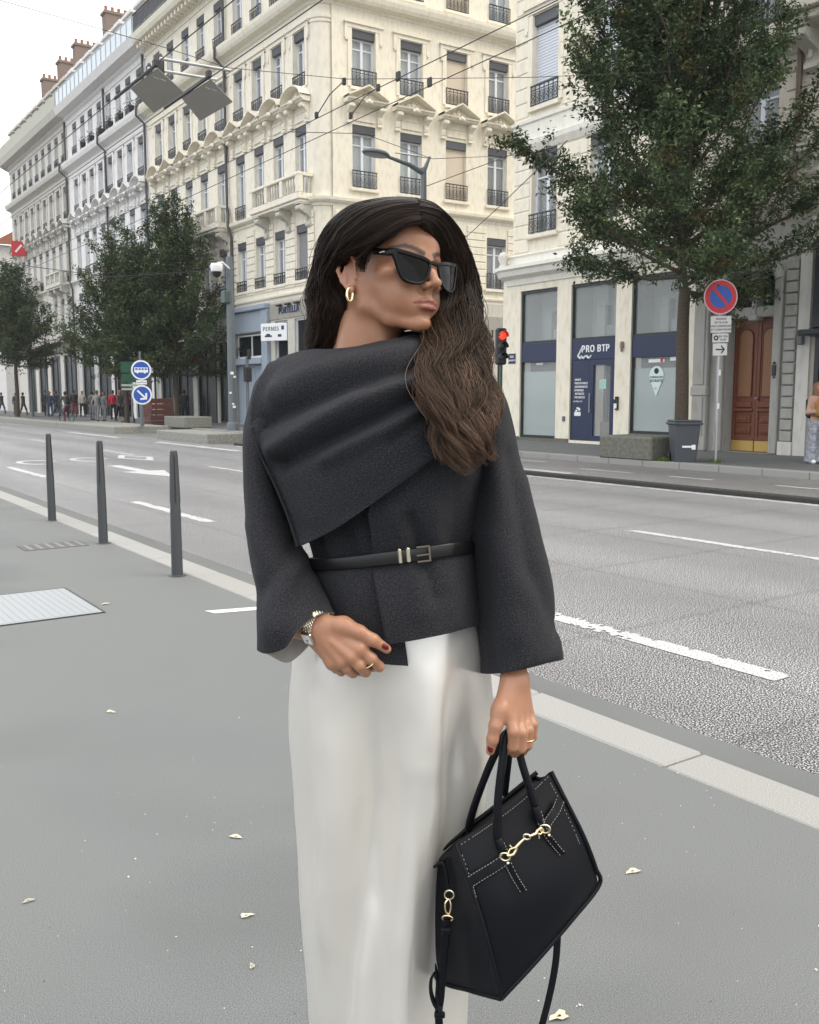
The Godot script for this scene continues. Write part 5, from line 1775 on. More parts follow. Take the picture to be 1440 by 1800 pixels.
	for e in [[2.90, 0.46, 0.34], [2.62, 0.36, 0.18], [2.38, 0.32, 0.25]]:
		var P := Transform3D(Basis(Vector3.UP, -0.45) * Basis(Vector3(0, 0, 1), 0.03), Vector3(-0.06, e[0], 0.045))
		b = MB.new()
		b.box(P, Vector3(e[1], e[2], 0.008), 0.002)
		var q2 := obj("sub_plate", b, mat("plate_white", Color(0.60, 0.60, 0.58), 0.6), np)
		if k == 0:
			var ls := ["RESERVE", "DE 7h A 9h", "SAUF LIVRAISONS", "ET CONVOYEURS"]
			for j in 4: text(ls[j], 0.042, M.pole_grey, q2, P * at(Vector3(0, 0.11 - 0.073 * j, 0.0065)), 0.003)
		elif k == 1:
			b = MB.new()
			disc(b, P * at(Vector3(-0.1, 0, 0.003)), 0.055, 0.004, 0.025, 20)
			obj("symbol", b, M.black, q2)
			text("8h 18h", 0.045, M.pole_grey, q2, P * at(Vector3(0.06, 0.03, 0.0065)), 0.003)
			text("lundi", 0.04, M.pole_grey, q2, P * at(Vector3(0.06, -0.035, 0.0065)), 0.003)
		else:
			b = MB.new()
			b.prism(P * at(Vector3(0, 0, 0.0065)), PackedVector2Array([Vector2(-0.10, -0.014), Vector2(0.06, -0.014), Vector2(0.06, 0.014), Vector2(-0.10, 0.014)]), 0.003)
			b.prism(P * at(Vector3(0, 0, 0.0072)), PackedVector2Array([Vector2(0.11, 0.0), Vector2(0.03, 0.09), Vector2(0.015, 0.07), Vector2(0.07, 0.0), Vector2(0.015, -0.07), Vector2(0.03, -0.09)]), 0.003)
			obj("symbol", b, M.black, q2)
		k += 1
	for y in [1.9, 1.2]:
		b = MB.new()
		b.box(Transform3D(Basis(Vector3.UP, -0.4), Vector3(-0.02, y, 0.031)), Vector3(0.045, 0.12, 0.004))
		obj("sticker", b, M.white, np)
	# ---------------------------------------------------------- wheelie bin, planter block, grass
	var wb := thing("wheelie_bin", "dark grey wheeled rubbish bin at the kerb under the big tree", "rubbish bin", Vector3(16.42, 0.1, -13.22), -0.62)
	b = MB.new()
	var rows := []
	for e in [[0.0, 0.21, 0.22], [0.05, 0.22, 0.23], [0.78, 0.27, 0.31], [0.84, 0.27, 0.31]]:
		var row := PackedVector3Array()
		for c in [[-1, -1], [-0.85, -1], [0.85, -1], [1, -1], [1, -0.85], [1, 0.85], [1, 1], [0.85, 1], [-0.85, 1], [-1, 1], [-1, 0.85], [-1, -0.85]]:
			var sx: float = c[0] * (0.97 if absf(c[0]) == 1 and absf(c[1]) == 1 else 1.0)
			var sz: float = c[1] * (0.97 if absf(c[0]) == 1 and absf(c[1]) == 1 else 1.0)
			row.append(Vector3(sx * e[1], e[0], sz * e[2]))
		rows.append(row)
	b.sheet(rows, true, true)
	obj("bin_body", b, M.plastic_grey, wb)
	b = MB.new()
	b.bx(-0.31, 0.31, 0.80, 0.86, -0.35, 0.35, 0.02)
	b.bx(-0.29, 0.29, 0.862, 0.90, -0.33, 0.33, 0.018)
	obj("lid", b, M.plastic_grey, wb)
	b = MB.new()
	b.tube([Vector3(-0.25, 0.80, -0.40), Vector3(0.25, 0.80, -0.40)], 0.02, 8)
	b.bx(-0.24, -0.2, 0.78, 0.82, -0.40, -0.33); b.bx(0.2, 0.24, 0.78, 0.82, -0.40, -0.33)
	obj("handle", b, M.plastic_grey, wb)
	b = MB.new()
	b.bx(-0.10, 0.10, 0.32, 0.36, 0.262, 0.268); b.bx(0.10, 0.18, 0.28, 0.38, 0.262, 0.27)
	obj("label_plate", b, M.white, wb)
	for s in [-0.27, 0.27]:
		b = MB.new()
		b.lathe(Transform3D(Basis(Vector3(0, 0, 1), PI / 2), Vector3(s, 0.1, -0.22)), [Vector2(0.001, -0.03), Vector2(0.04, -0.03), Vector2(0.045, -0.035), Vector2(0.1, -0.035), Vector2(0.105, 0.0), Vector2(0.1, 0.035), Vector2(0.045, 0.035), Vector2(0.04, 0.03), Vector2(0.001, 0.03)], 18)
		obj("wheel", b, M.rubber, wb)
	var pb := MB.new()
	pb.col = Color(0.52, 0.52, 0.47)
	pb.bx(16.0, 17.0, 0.1, 0.62, -15.3, -13.75, 0.035)
	tag(obj("concrete_block", pb, M.concrete), "mossy grey concrete block seat in front of the agency window", "concrete block")
	pb = MB.new()
	pb.col = Color(0.8, 0.8, 0.76)
	pb.bx(15.7, 17.0, 0.1, 0.60, -42.4, -39.9, 0.03)
	tag(obj("concrete_block", pb, M.concrete), "low pale concrete block seat beside the trunk of the left tree", "concrete block")
	var gr := MB.new()
	for i in 260:
		var p := Vector3(16.25 + rng.randfn(0, 0.10), 0.1, -13.62 + rng.randfn(0, 0.14))
		if i > 190: p = Vector3(16.8 + rng.randfn(0, 0.1), 0.1, -12.72 + rng.randfn(0, 0.12))
		var a := rng.randf() * TAU
		var h := rng.randf_range(0.03, 0.10)
		gr.col = Color(0.08, 0.13, 0.02) * rng.randf_range(0.7, 1.4)
		var d := Vector3(cos(a), 0, sin(a))
		gr.quad(p - d * 0.006, p + d * 0.006, p + d * 0.004 + Vector3(d.z * 0.03, h, d.x * 0.03), p - d * 0.004 + Vector3(d.z * 0.03, h, d.x * 0.03))
	var go := obj("grass", gr, M.leaf)
	tag(go, "tufts of weedy grass at the foot of the bin and the sign pole", "grass")
	go.set_meta("kind", "stuff")
	# small dark stand between block and bin
	var st := thing("notice_stand", "small black and white notice stand between concrete block and bin", "stand", Vector3(16.75, 0.1, -13.75))
	b = MB.new()
	b.bx(-0.12, 0.12, 0.05, 0.62, -0.02, 0.02, 0.005)
	obj("board", b, M.black, st)
	for y in [0.15, 0.28, 0.41, 0.54]:
		b = MB.new()
		b.bx(-0.11, 0.11, y - 0.02, y + 0.02, 0.021, 0.026)
		obj("strip", b, M.plate_white, st)
	# ---------------------------------------------------------- traffic light
	var tl := thing("traffic_light", "traffic light showing red on a thin post beside the agency corner", "traffic light", Vector3(15.74, 0.1, -18.5), -0.35)
	b = MB.new()
	b.tube([Vector3.ZERO, Vector3(0, 2.3, 0)], 0.045, 10)
	obj("pole", b, mat("post_green", Color(0.05, 0.09, 0.06), 0.5), tl)
	b = MB.new()
	b.bx(-0.13, 0.13, 2.2, 3.12, -0.10, 0.10, 0.04)
	var hs := obj("signal_housing", b, M.black, tl)
	k = 0
	for y in [2.93, 2.66, 2.39]:
		b = MB.new()
		for i in 9:
			var a0 := -0.3 + (PI + 0.6) * i / 9.0
			var a1 := -0.3 + (PI + 0.6) * (i + 1) / 9.0
			b.quad(Vector3(cos(a0) * 0.115, y + sin(a0) * 0.115, 0.10), Vector3(cos(a0) * 0.115, y + sin(a0) * 0.115, 0.26), Vector3(cos(a1) * 0.115, y + sin(a1) * 0.115, 0.26), Vector3(cos(a1) * 0.115, y + sin(a1) * 0.115, 0.10))
		obj("visor", b, M.black, hs)
		b = MB.new()
		b.lathe(Transform3D(Basis(Vector3.RIGHT, PI / 2), Vector3(0, y, 0.102)), [Vector2(0.10, 0.0), Vector2(0.09, 0.02), Vector2(0.05, 0.035), Vector2(0.001, 0.04)], 18)
		var lm: StandardMaterial3D
		if k == 0:
			lm = mat("red_light", Color(0.5, 0.02, 0.01), 0.3)
			lm.emission_enabled = true
			lm.emission = Color(1.0, 0.16, 0.07)
			lm.emission_energy_multiplier = 2.2
		else:
			lm = mat("dark_light", Color(0.02, 0.02, 0.018), 0.3)
		obj("signal_lens", b, lm, hs)
		if k == 0:
			var ol := OmniLight3D.new()
			ol.name = "signal_glow"
			ol.light_color = Color(1.0, 0.2, 0.1)
			ol.light_energy = 0.05
			ol.light_size = 0.08
			ol.omni_range = 30
			ol.omni_attenuation = 2.0
			ol.shadow_enabled = true
			ol.position = Vector3(0, y, 0.2)
			tl.add_child(ol)
		k += 1
	# stacked crates of the terrace by the left tree
	var cl := ["lowest", "second from the ground", "third from the ground", "fourth from the ground", "topmost"]
	for i in 5:
		var c := thing("red_crate", "dark red slatted crate %s in the stack beside the left tree" % cl[i], "crate", Vector3(15.9 + rng.randf_range(-0.03, 0.03), 0.1 + i * 0.265, -43.6), 0.2 + rng.randf_range(-0.06, 0.06), "stacked crates beside the left tree")
		var cm := mat("crate_red", Color(0.13, 0.055, 0.045), 0.8)
		for j in 3:
			b = MB.new()
			b.bx(-0.62, 0.62, 0.015 + j * 0.085, 0.08 + j * 0.085, 0.3, 0.33, 0.006)
			b.bx(-0.62, -0.59, 0.015 + j * 0.085, 0.08 + j * 0.085, -0.3, 0.3)
			b.bx(0.59, 0.62, 0.015 + j * 0.085, 0.08 + j * 0.085, -0.3, 0.3)
			obj("slat", b, cm, c)
		b = MB.new()
		b.bx(-0.56, 0.56, 0.02, 0.25, -0.28, 0.28)
		obj("contents", b, mat("crate_fill", Color(0.16, 0.13, 0.11) if i % 2 else Color(0.05, 0.035, 0.03), 0.9), c)

# leaves and scraps lying on the near pavement
func litter() -> void:
	mat("litter_grey", Color(0.36, 0.34, 0.29), 0.85)
	var spots := [[Vector3(1.0782, 0, -2.3745), 0.016, "pale crumpled leaf scrap in front of the woman's skirt at left"], [Vector3(0.5783, 0, -2.8215), 0.014, "curled grey leaf near the lower left edge"], [Vector3(2.1953, 0, -1.9078), 0.020, "cream leaf right of the bag beside the kerb"], [Vector3(1.511, 0, -1.5288), 0.022, "pale yellow leaf at the bottom edge beneath the bag strap"], [Vector3(1.3125, 0, -4.3792), 0.02, "thin pale scrap below the access cover"], [Vector3(1.2617, 0, -2.8476), 0.018, "flat grey scrap just left of the skirt"], [Vector3(0.9855, 0, -2.1418), 0.010, "tiny white scrap near the lower left of the skirt"], [Vector3(2.0201, 0, -6.759), 0.03, "small pale leaf at the corner of the access cover"]]
	for s in spots:
		var b := MB.new()
		var n := 9
		var rows := []
		for j in 4:
			var row := PackedVector3Array()
			for i in n:
				var a := TAU * i / n
				var r: float = s[1] * 0.7 * (0.25 + 0.25 * j) * (1.0 + 0.35 * sin(a * 3.0 + s[1] * 900.0))
				row.append(Vector3(r * cos(a) * 1.75, 0.001 + s[1] * (0.09 * absf(sin(a * 2.0)) + 0.07 * cos(a)) * j / 3.0, r * sin(a)))
			rows.append(row)
		b.sheet(rows, true, true)
		var o := obj("leaf_litter", b, M.litter if s[1] > 0.015 else M.litter_grey)
		o.position = s[0] + Vector3(0, 0.003, 0)
		o.rotation.y = rng.randf() * TAU
		tag(o, s[2], "leaf")
	var fl := MB.new()
	for i in 1500:
		var p := Vector3(rng.randf_range(-3.5, 3.2), 0.001, -rng.randf_range(0.4, 9.0) * rng.randf())
		var r := rng.randf_range(0.0012, 0.0034) * (1.0 if rng.randf() > 0.06 else 2.0)
		var a := rng.randf() * TAU
		fl.col = Color(0.75, 0.74, 0.70) if rng.randf() > 0.25 else Color(0.05, 0.05, 0.05)
		var u := Vector3(cos(a), 0, sin(a)) * r
		var w := Vector3(-sin(a), 0, cos(a)) * r * 0.7
		var h := Vector3(0, r * 0.5, 0)
		fl.quad(p - u + h * 0.2, p + w + h, p + u + h * 0.2, p - w + h)
	var gm := mat("grit", Color(1, 1, 1), 0.8)
	gm.vertex_color_use_as_albedo = true
	var g := obj("grit", fl, gm)
	tag(g, "pale grit and crumbs scattered over the near pavement", "grit")
	g.set_meta("kind", "stuff")

# tree with trunk, limbs and a crown of single leaves; shape gives the crown radius at heights 0..1 of the crown
func tree(label: String, where: Vector3, trunk_h: float, top: float, trunk_r: float, shape: Array, leaves: int, leaf_size: float, sd: int, side := Vector3.ZERO) -> void:
	var r := RandomNumberGenerator.new()
	r.seed = sd
	var o := thing("street_tree", label, "tree", where, 0.0, "street trees")
	var b := MB.new()
	var lean := Vector3(r.randf_range(-0.1, 0.1), 0, r.randf_range(-0.1, 0.1))
	var tr := []
	var rr := PackedFloat32Array()
	for i in 12:
		var t := i / 11.0
		tr.append(lean * t + Vector3(0.03 * sin(t * 5.0), trunk_h * t, 0.03 * cos(t * 4.0)))
		rr.append(trunk_r * (1.25 - 0.25 * minf(t * 6.0, 1.0)) * (1.0 - 0.25 * t))
	b.tube(tr, rr, 14)
	var twigs := []
	var base: Vector3 = tr[-1]
	var H := top - trunk_h
	var nlimb := 42
	for i in nlimb:
		var az := i * 2.39996 + r.randf_range(-0.3, 0.3)
		var frac := (i + 0.5) / nlimb
		var hy := pow(frac, 0.85)
		var rad := 0.0
		var si := hy * (shape.size() - 1)
		rad = lerpf(shape[int(si)], shape[mini(int(si) + 1, shape.size() - 1)], si - int(si))
		rad *= r.randf_range(0.72, 1.06)
		var start := base + Vector3(0, -0.2 + minf(hy, 0.75) * H * 0.62 * r.randf_range(0.5, 1.0), 0)
		if i > nlimb - 4: start = base
		var end := base + Vector3(cos(az) * rad, hy * H, sin(az) * rad) + side * hy * hy
		var mid := start.lerp(end, 0.5) + Vector3(cos(az), 0, sin(az)) * rad * 0.16 - Vector3(0, 0.08 * (end - start).length(), 0)
		var pts := []
		var rs := PackedFloat32Array()
		for k in 9:
			var t := k / 8.0
			var p := start.lerp(mid, t).lerp(mid.lerp(end, t), t) + Vector3(r.randfn(0, 0.05), r.randfn(0, 0.05), r.randfn(0, 0.05)) * t
			pts.append(p)
			rs.append(trunk_r * 0.27 * (1.0 - 0.9 * t) + 0.007)
		b.tube(pts, rs, 6, false)
		# twigs
		var L := (end - start).length()
		for k in int(9 + L * 6.0):
			var t := r.randf_range(0.10, 1.0)
			var p: Vector3 = start.lerp(mid, t).lerp(mid.lerp(end, t), t)
			var dir := ((end - start).normalized() * 0.75 + Vector3(r.randfn(0, 0.6), r.randfn(0.28, 0.35), r.randfn(0, 0.6))).normalized()
			var l := r.randf_range(0.45, 1.15) * (1.15 - 0.5 * t) * minf(1.0, H / 6.0)
			var e := p + dir * l
			b.tube([p, p.lerp(e, 0.5) + Vector3(0, 0.02, 0), e], [0.012, 0.008, 0.003], 4, false)
			twigs.append([p, e])
	# central leader twigs
	obj("trunk", b, M.bark, o)
	var lm := MB.new()
	lm.quad(Vector3(0, 0, 0), Vector3(0.24, 0.05, 0.5), Vector3(0.0, 0.0, 0.62), Vector3(0, -0.02, 0.3))
	lm.quad(Vector3(0, 0, 0), Vector3(0, -0.02, 0.3), Vector3(0.0, 0.0, 0.62), Vector3(-0.24, 0.05, 0.5))
	lm.quad(Vector3(0.24, 0.05, 0.5), Vector3(0.0, -0.04, 1.0), Vector3(0.0, -0.04, 1.0), Vector3(0, 0, 0.62))
	lm.quad(Vector3(0, 0, 0.62), Vector3(0.0, -0.04, 1.0), Vector3(0.0, -0.04, 1.0), Vector3(-0.24, 0.05, 0.5))
	var mm := MultiMesh.new()
	mm.transform_format = MultiMesh.TRANSFORM_3D
	mm.use_colors = true
	mm.mesh = lm.mesh(M.leaf)
	mm.instance_count = leaves
	var tint := []
	for tw in twigs: tint.append(r.randf())
	for i in leaves:
		var w := r.randi() % twigs.size()
		var tw: Array = twigs[w]
		var t := pow(r.randf(), 0.7)
		var ax: Vector3 = (tw[1] - tw[0]).normalized()
		var p: Vector3 = tw[0].lerp(tw[1], t * 1.08) + Vector3(r.randfn(0, 0.075), r.randfn(0, 0.055), r.randfn(0, 0.075)) * (0.4 + leaf_size * 7.0)
		var s := leaf_size * r.randf_range(0.65, 1.25)
		var bs := Basis(Vector3.UP, r.randf() * TAU) * Basis(Vector3.RIGHT, r.randfn(0.25, 0.5)) * Basis(Vector3(0, 0, 1), r.randfn(0, 0.5))
		mm.set_instance_transform(i, Transform3D(bs.scaled(Vector3.ONE * s), p))
		var c := Color(0.056, 0.090, 0.045).lerp(Color(0.125, 0.165, 0.070), tint[w] * 0.85)
		if tint[w] > 0.93: c = Color(0.10, 0.085, 0.032)
		c *= r.randf_range(0.65, 1.45)
		mm.set_instance_color(i, Color(c.r, c.g, c.b, 1))
	var crown := MultiMeshInstance3D.new()
	crown.name = "crown"
	crown.multimesh = mm
	crown.set_meta("kind", "stuff")
	o.add_child(crown)

func trees() -> void:
	tree("large dense dark green tree on the right, growing between bin and agency window", Vector3(16.9, 0.1, -13.75), 3.75, 13.0, 0.16, [2.7, 3.8, 3.9, 3.5, 2.9, 2.3, 1.7, 1.1, 0.4], 122000, 0.114, 5, Vector3(-0.9, 0, -0.6))
	tree("broad green tree in the left middle, its trunk just left of the concrete block", Vector3(18.0, 0.1, -46.8), 2.6, 11.4, 0.16, [2.6, 3.5, 3.7, 3.5, 3.0, 2.5, 1.9, 1.2, 0.4], 50000, 0.17, 9)
	tree("green tree whose thin trunk stands just left of the two blue signs", Vector3(15.9, 0.1, -48.4), 2.5, 10.0, 0.13, [2.4, 3.3, 3.5, 3.2, 2.8, 2.3, 1.7, 1.0, 0.3], 42000, 0.17, 14)
	tree("tree cut by the left edge of the picture, beyond the thin lamp post", Vector3(15.2, 0.1, -69.5), 3.6, 10.4, 0.15, [2.2, 3.0, 3.3, 3.2, 2.8, 2.4, 1.8, 1.1, 0.4], 34000, 0.21, 21)

# ---------------------------------------------------------------- distance field to surface net
class Field:
	var prims := []        # [kind, a, b, ra, rb, k, sign, inverse basis, radii]
	func cap(a: Vector3, b: Vector3, ra: float, rb: float, k := 0.01, sg := 1) -> void:
		prims.append([0, a, b, ra, rb, k, sg, null, null])
	func chain(pts: Array, rr: Array, k := 0.01, sg := 1) -> void:
		for i in pts.size() - 1: cap(pts[i], pts[i + 1], rr[i], rr[i + 1], k, sg)
	func ell(c: Vector3, r: Vector3, k := 0.01, sg := 1, rot := Basis()) -> void:
		prims.append([1, c, Vector3.ZERO, 0.0, 0.0, k, sg, rot.inverse(), r])
	func one(q, p: Vector3) -> float:
		if q[0] == 0:
			var ba: Vector3 = q[2] - q[1]
			var pa: Vector3 = p - q[1]
			var h := clampf(pa.dot(ba) / maxf(ba.dot(ba), 1e-12), 0.0, 1.0)
			return (pa - ba * h).length() - lerpf(q[3], q[4], h)
		var l: Vector3 = q[7] * (p - q[1])
		var r: Vector3 = q[8]
		var k0 := (l / r).length()
		var k1 := (l / (r * r)).length()
		return k0 * (k0 - 1.0) / maxf(k1, 1e-6)
	func value(p: Vector3, list: Array) -> float:
		var d := 1.0
		for q in list:
			var e := one(q, p)
			var k: float = q[5]
			if q[6] > 0:
				var h := maxf(k - absf(d - e), 0.0) / k
				d = minf(d, e) - h * h * k * 0.25
			else:
				var h := maxf(k - absf(-d - e), 0.0) / k
				d = maxf(d, -e) + h * h * k * 0.25
		return d
	func net(b: MB, cell: float, xf := Transform3D(), paint = null, lo = null, hi = null) -> void:
		if lo == null:
			lo = Vector3.INF; hi = -Vector3.INF
			for q in prims:
				if q[6] < 0: continue
				var r: float = maxf(q[3], q[4])
				if q[0] == 1: 
					var rr: Vector3 = q[8]
					r = maxf(rr.x, maxf(rr.y, rr.z))
				for p in [q[1], q[2]] if q[0] == 0 else [q[1]]:
					lo = lo.min(p - Vector3.ONE * (r + cell * 2)); hi = hi.max(p + Vector3.ONE * (r + cell * 2))
		const B := 6
		var span: Vector3 = (hi - lo) / (cell * B)
		var nb := Vector3i(int(ceil(span.x)), int(ceil(span.y)), int(ceil(span.z)))
		var nx := nb.x * B + 1
		var ny := nb.y * B + 1
		var nz := nb.z * B + 1
		var g := PackedFloat32Array()
		g.resize(nx * ny * nz)
		g.fill(9.0)
		var active := []
		var half := cell * B * 0.5
		var diag := half * 1.7321
		for bz in nb.z:
			for by in nb.y:
				for bxx in nb.x:
					var c: Vector3 = lo + Vector3(bxx + 0.5, by + 0.5, bz + 0.5) * (cell * B)
					var near := []
					var dmin := 1e9
					var ds := []
					for q in prims:
						var e := one(q, c)
						ds.append(e)
						if q[6] > 0: dmin = minf(dmin, e)
					if dmin > diag * 1.35 + 0.012: continue
					for i in prims.size():
						if prims[i][6] < 0:
							if ds[i] < diag * 1.35 + prims[i][5]: near.append(prims[i])
						elif ds[i] < maxf(dmin, 0.0) + 2.6 * diag + prims[i][5]: near.append(prims[i])
					if absf(value(c, near)) > diag * 1.4 + 0.008: continue
					active.append(Vector3i(bxx, by, bz))
					for k in B + 1:
						for j in B + 1:
							var row: int = ((bz * B + k) * ny + by * B + j) * nx + bxx * B
							for i in B + 1:
								if g[row + i] == 9.0:
									g[row + i] = value(lo + Vector3(bxx * B + i, by * B + j, bz * B + k) * cell, near)
		var vid := {}
		var vs := PackedVector3Array()
		var off := [0, 1, nx, nx + 1, nx * ny, nx * ny + 1, nx * ny + nx, nx * ny + nx + 1]
		var ed := [[0, 1], [2, 3], [4, 5], [6, 7], [0, 2], [1, 3], [4, 6], [5, 7], [0, 4], [1, 5], [2, 6], [3, 7]]
		var cells := PackedInt32Array()
		for a in active:
			for k in B:
				for j in B:
					for i in B:
						var at: int = ((a.z * B + k) * ny + a.y * B + j) * nx + a.x * B + i
						var m := 0
						var bad := false
						for o in 8:
							var gv := g[at + off[o]]
							if gv == 9.0: bad = true
							if gv < 0.0: m |= 1 << o
						if m == 0 or m == 255 or bad: continue
						var s := Vector3.ZERO
						var n := 0
						for e in ed:
							var g0 := g[at + off[e[0]]]
							var g1 := g[at + off[e[1]]]
							if (g0 < 0.0) != (g1 < 0.0):
								var t := g0 / (g0 - g1)
								var p0 := Vector3(e[0] & 1, (e[0] >> 1) & 1, e[0] >> 2)
								var p1 := Vector3(e[1] & 1, (e[1] >> 1) & 1, e[1] >> 2)
								s += p0.lerp(p1, t)
								n += 1
						vid[at] = vs.size()
						cells.append(at)
						vs.append(lo + (Vector3(a.x * B + i, a.y * B + j, a.z * B + k) + s / n) * cell)
		var ix := PackedInt32Array()
		var st := [1, nx, nx * ny]
		for at in cells:
			var g0 := g[at]
			for ax in 3:
				var g1 := g[at + st[ax]]
				if (g0 < 0.0) == (g1 < 0.0) or g1 == 9.0: continue
				var u: int = st[(ax + 1) % 3]
				var w: int = st[(ax + 2) % 3]
				if not (vid.has(at - u) and vid.has(at - w) and vid.has(at - u - w)): continue
				var q0: int = vid[at]; var q1: int = vid[at - u]; var q2: int = vid[at - u - w]; var q3: int = vid[at - w]
				if g0 < 0.0: ix.append_array([q0, q1, q2, q0, q2, q3])
				else: ix.append_array([q0, q3, q2, q0, q2, q1])
		var ns := PackedVector3Array()
		ns.resize(vs.size())
		for i in range(0, ix.size(), 3):
			var nn := (vs[ix[i + 1]] - vs[ix[i]]).cross(vs[ix[i + 2]] - vs[ix[i]])
			ns[ix[i]] += nn; ns[ix[i + 1]] += nn; ns[ix[i + 2]] += nn
		var base := b.v.size()
		for i in vs.size():
			if paint != null: b.col = paint.call(vs[i])
			b.vert(xf * vs[i], (xf.basis * ns[i]).normalized(), Vector2.ZERO)
		for i in range(0, ix.size(), 3):
			b.tri(base + ix[i], base + ix[i + 1], base + ix[i + 2])

# a small figure as one continuous mesh; pose 0 standing, 1 walking, 2 cycling, 3 arms forward; colours: top, legs, hair
func figure_field(pose: int, sd: int) -> Field:
	var r := RandomNumberGenerator.new()
	r.seed = sd
	var f := Field.new()
	var step := 0.26 if pose == 1 else 0.06
	var hip := Vector3(0, 0.9, 0)
	if pose == 2: hip = Vector3(0, 0.98, 0.12)
	for s in [-1.0, 1.0]:
		var h := hip + Vector3(s * 0.09, 0.0, 0)
		var knee := Vector3(s * 0.11, 0.5, s * step * 0.5 + 0.03)
		var foot := Vector3(s * 0.12, 0.07, s * step)
		if pose == 2:
			knee = Vector3(s * 0.11, 0.72 if s > 0 else 0.58, -0.22 if s > 0 else -0.1)
			foot = Vector3(s * 0.11, 0.42 if s > 0 else 0.14, 0.0)
		f.chain([h, knee, foot], [0.095, 0.068, 0.045], 0.06)
		f.cap(foot, foot + Vector3(0.0, -0.03, -0.14), 0.042, 0.034, 0.03)
		var sh := hip + Vector3(s * 0.17, 0.52, -0.02 if pose != 2 else -0.22)
		var el := sh + Vector3(s * 0.07, -0.29, 0.02 - s * step * 0.5)
		var ha := el + Vector3(0.0, -0.24, -0.06 - s * step * 0.4)
		if pose == 2:
			el = sh + Vector3(s * 0.06, -0.2, -0.18); ha = el + Vector3(-s * 0.02, -0.08, -0.22)
		if pose == 3:
			ha = el + Vector3(-s * 0.14, 0.02, -0.22)
		f.chain([sh, el, ha], [0.062, 0.048, 0.034], 0.04)
		f.cap(ha, ha + Vector3(0, -0.07, -0.03), 0.034, 0.02, 0.02)
	var top := hip + Vector3(0, 0.5, 0.0 if pose != 2 else -0.2)
	f.cap(hip + Vector3(0, 0.02, 0), top - Vector3(0, 0.08, 0), 0.14, 0.15, 0.08)
	f.cap(top + Vector3(-0.12, 0.01, 0), top + Vector3(0.12, 0.01, 0), 0.085, 0.085, 0.06)
	f.cap(top, top + Vector3(0, 0.14, -0.02), 0.06, 0.055, 0.03)
	f.ell(top + Vector3(0, 0.255, -0.03), Vector3(0.078, 0.115, 0.095), 0.03)
	f.ell(top + Vector3(0, 0.285, -0.005), Vector3(0.088, 0.105, 0.098), 0.02)
	f.cap(top + Vector3(0, 0.245, -0.12), top + Vector3(0, 0.215, -0.135), 0.012, 0.016, 0.02)
	return f

var nets := {}
func figure(pose: int, top: Color, legs: Color, hairc: Color, cell := 0.026) -> Array:
	if not nets.has(pose):
		var b0 := MB.new()
		figure_field(pose, 3).net(b0, 0.017 if pose == 3 else cell)
		nets[pose] = b0
	var src: MB = nets[pose]
	var b := MB.new()
	b.v = src.v; b.n = src.n; b.uv = src.uv; b.idx = src.idx
	var c := PackedColorArray()
	var hy := 0.98 if pose == 2 else 0.9
	for p in src.v:
		var y := p.y - hy
		var k := top
		if y < 0.03: k = legs
		if p.y < 0.09: k = Color(0.02, 0.02, 0.02)
		if y > 0.585: k = SKIN
		if y > 0.66 and (p.z > (-0.04 if pose != 2 else -0.24) or y > 0.83): k = hairc
		var dx := absf(p.x)
		if dx > 0.19 and y < 0.03 and y > -0.12: k = SKIN
		c.append(k)
	b.c = c
	return [b]

func person(label: String, where: Vector3, turn: float, pose: int, top: Color, legs: Color, hairc: Color, s := 1.0, group := "people on the far pavement") -> Node3D:
	var o := thing("person", label, "person", where, turn, group)
	var fm: StandardMaterial3D = M.figure if M.has("figure") else mat("figure", Color(1, 1, 1), 0.8)
	fm.vertex_color_use_as_albedo = true
	var body := obj("body", figure(pose, top, legs, hairc)[0], fm, o)
	o.scale = Vector3.ONE * s
	return o

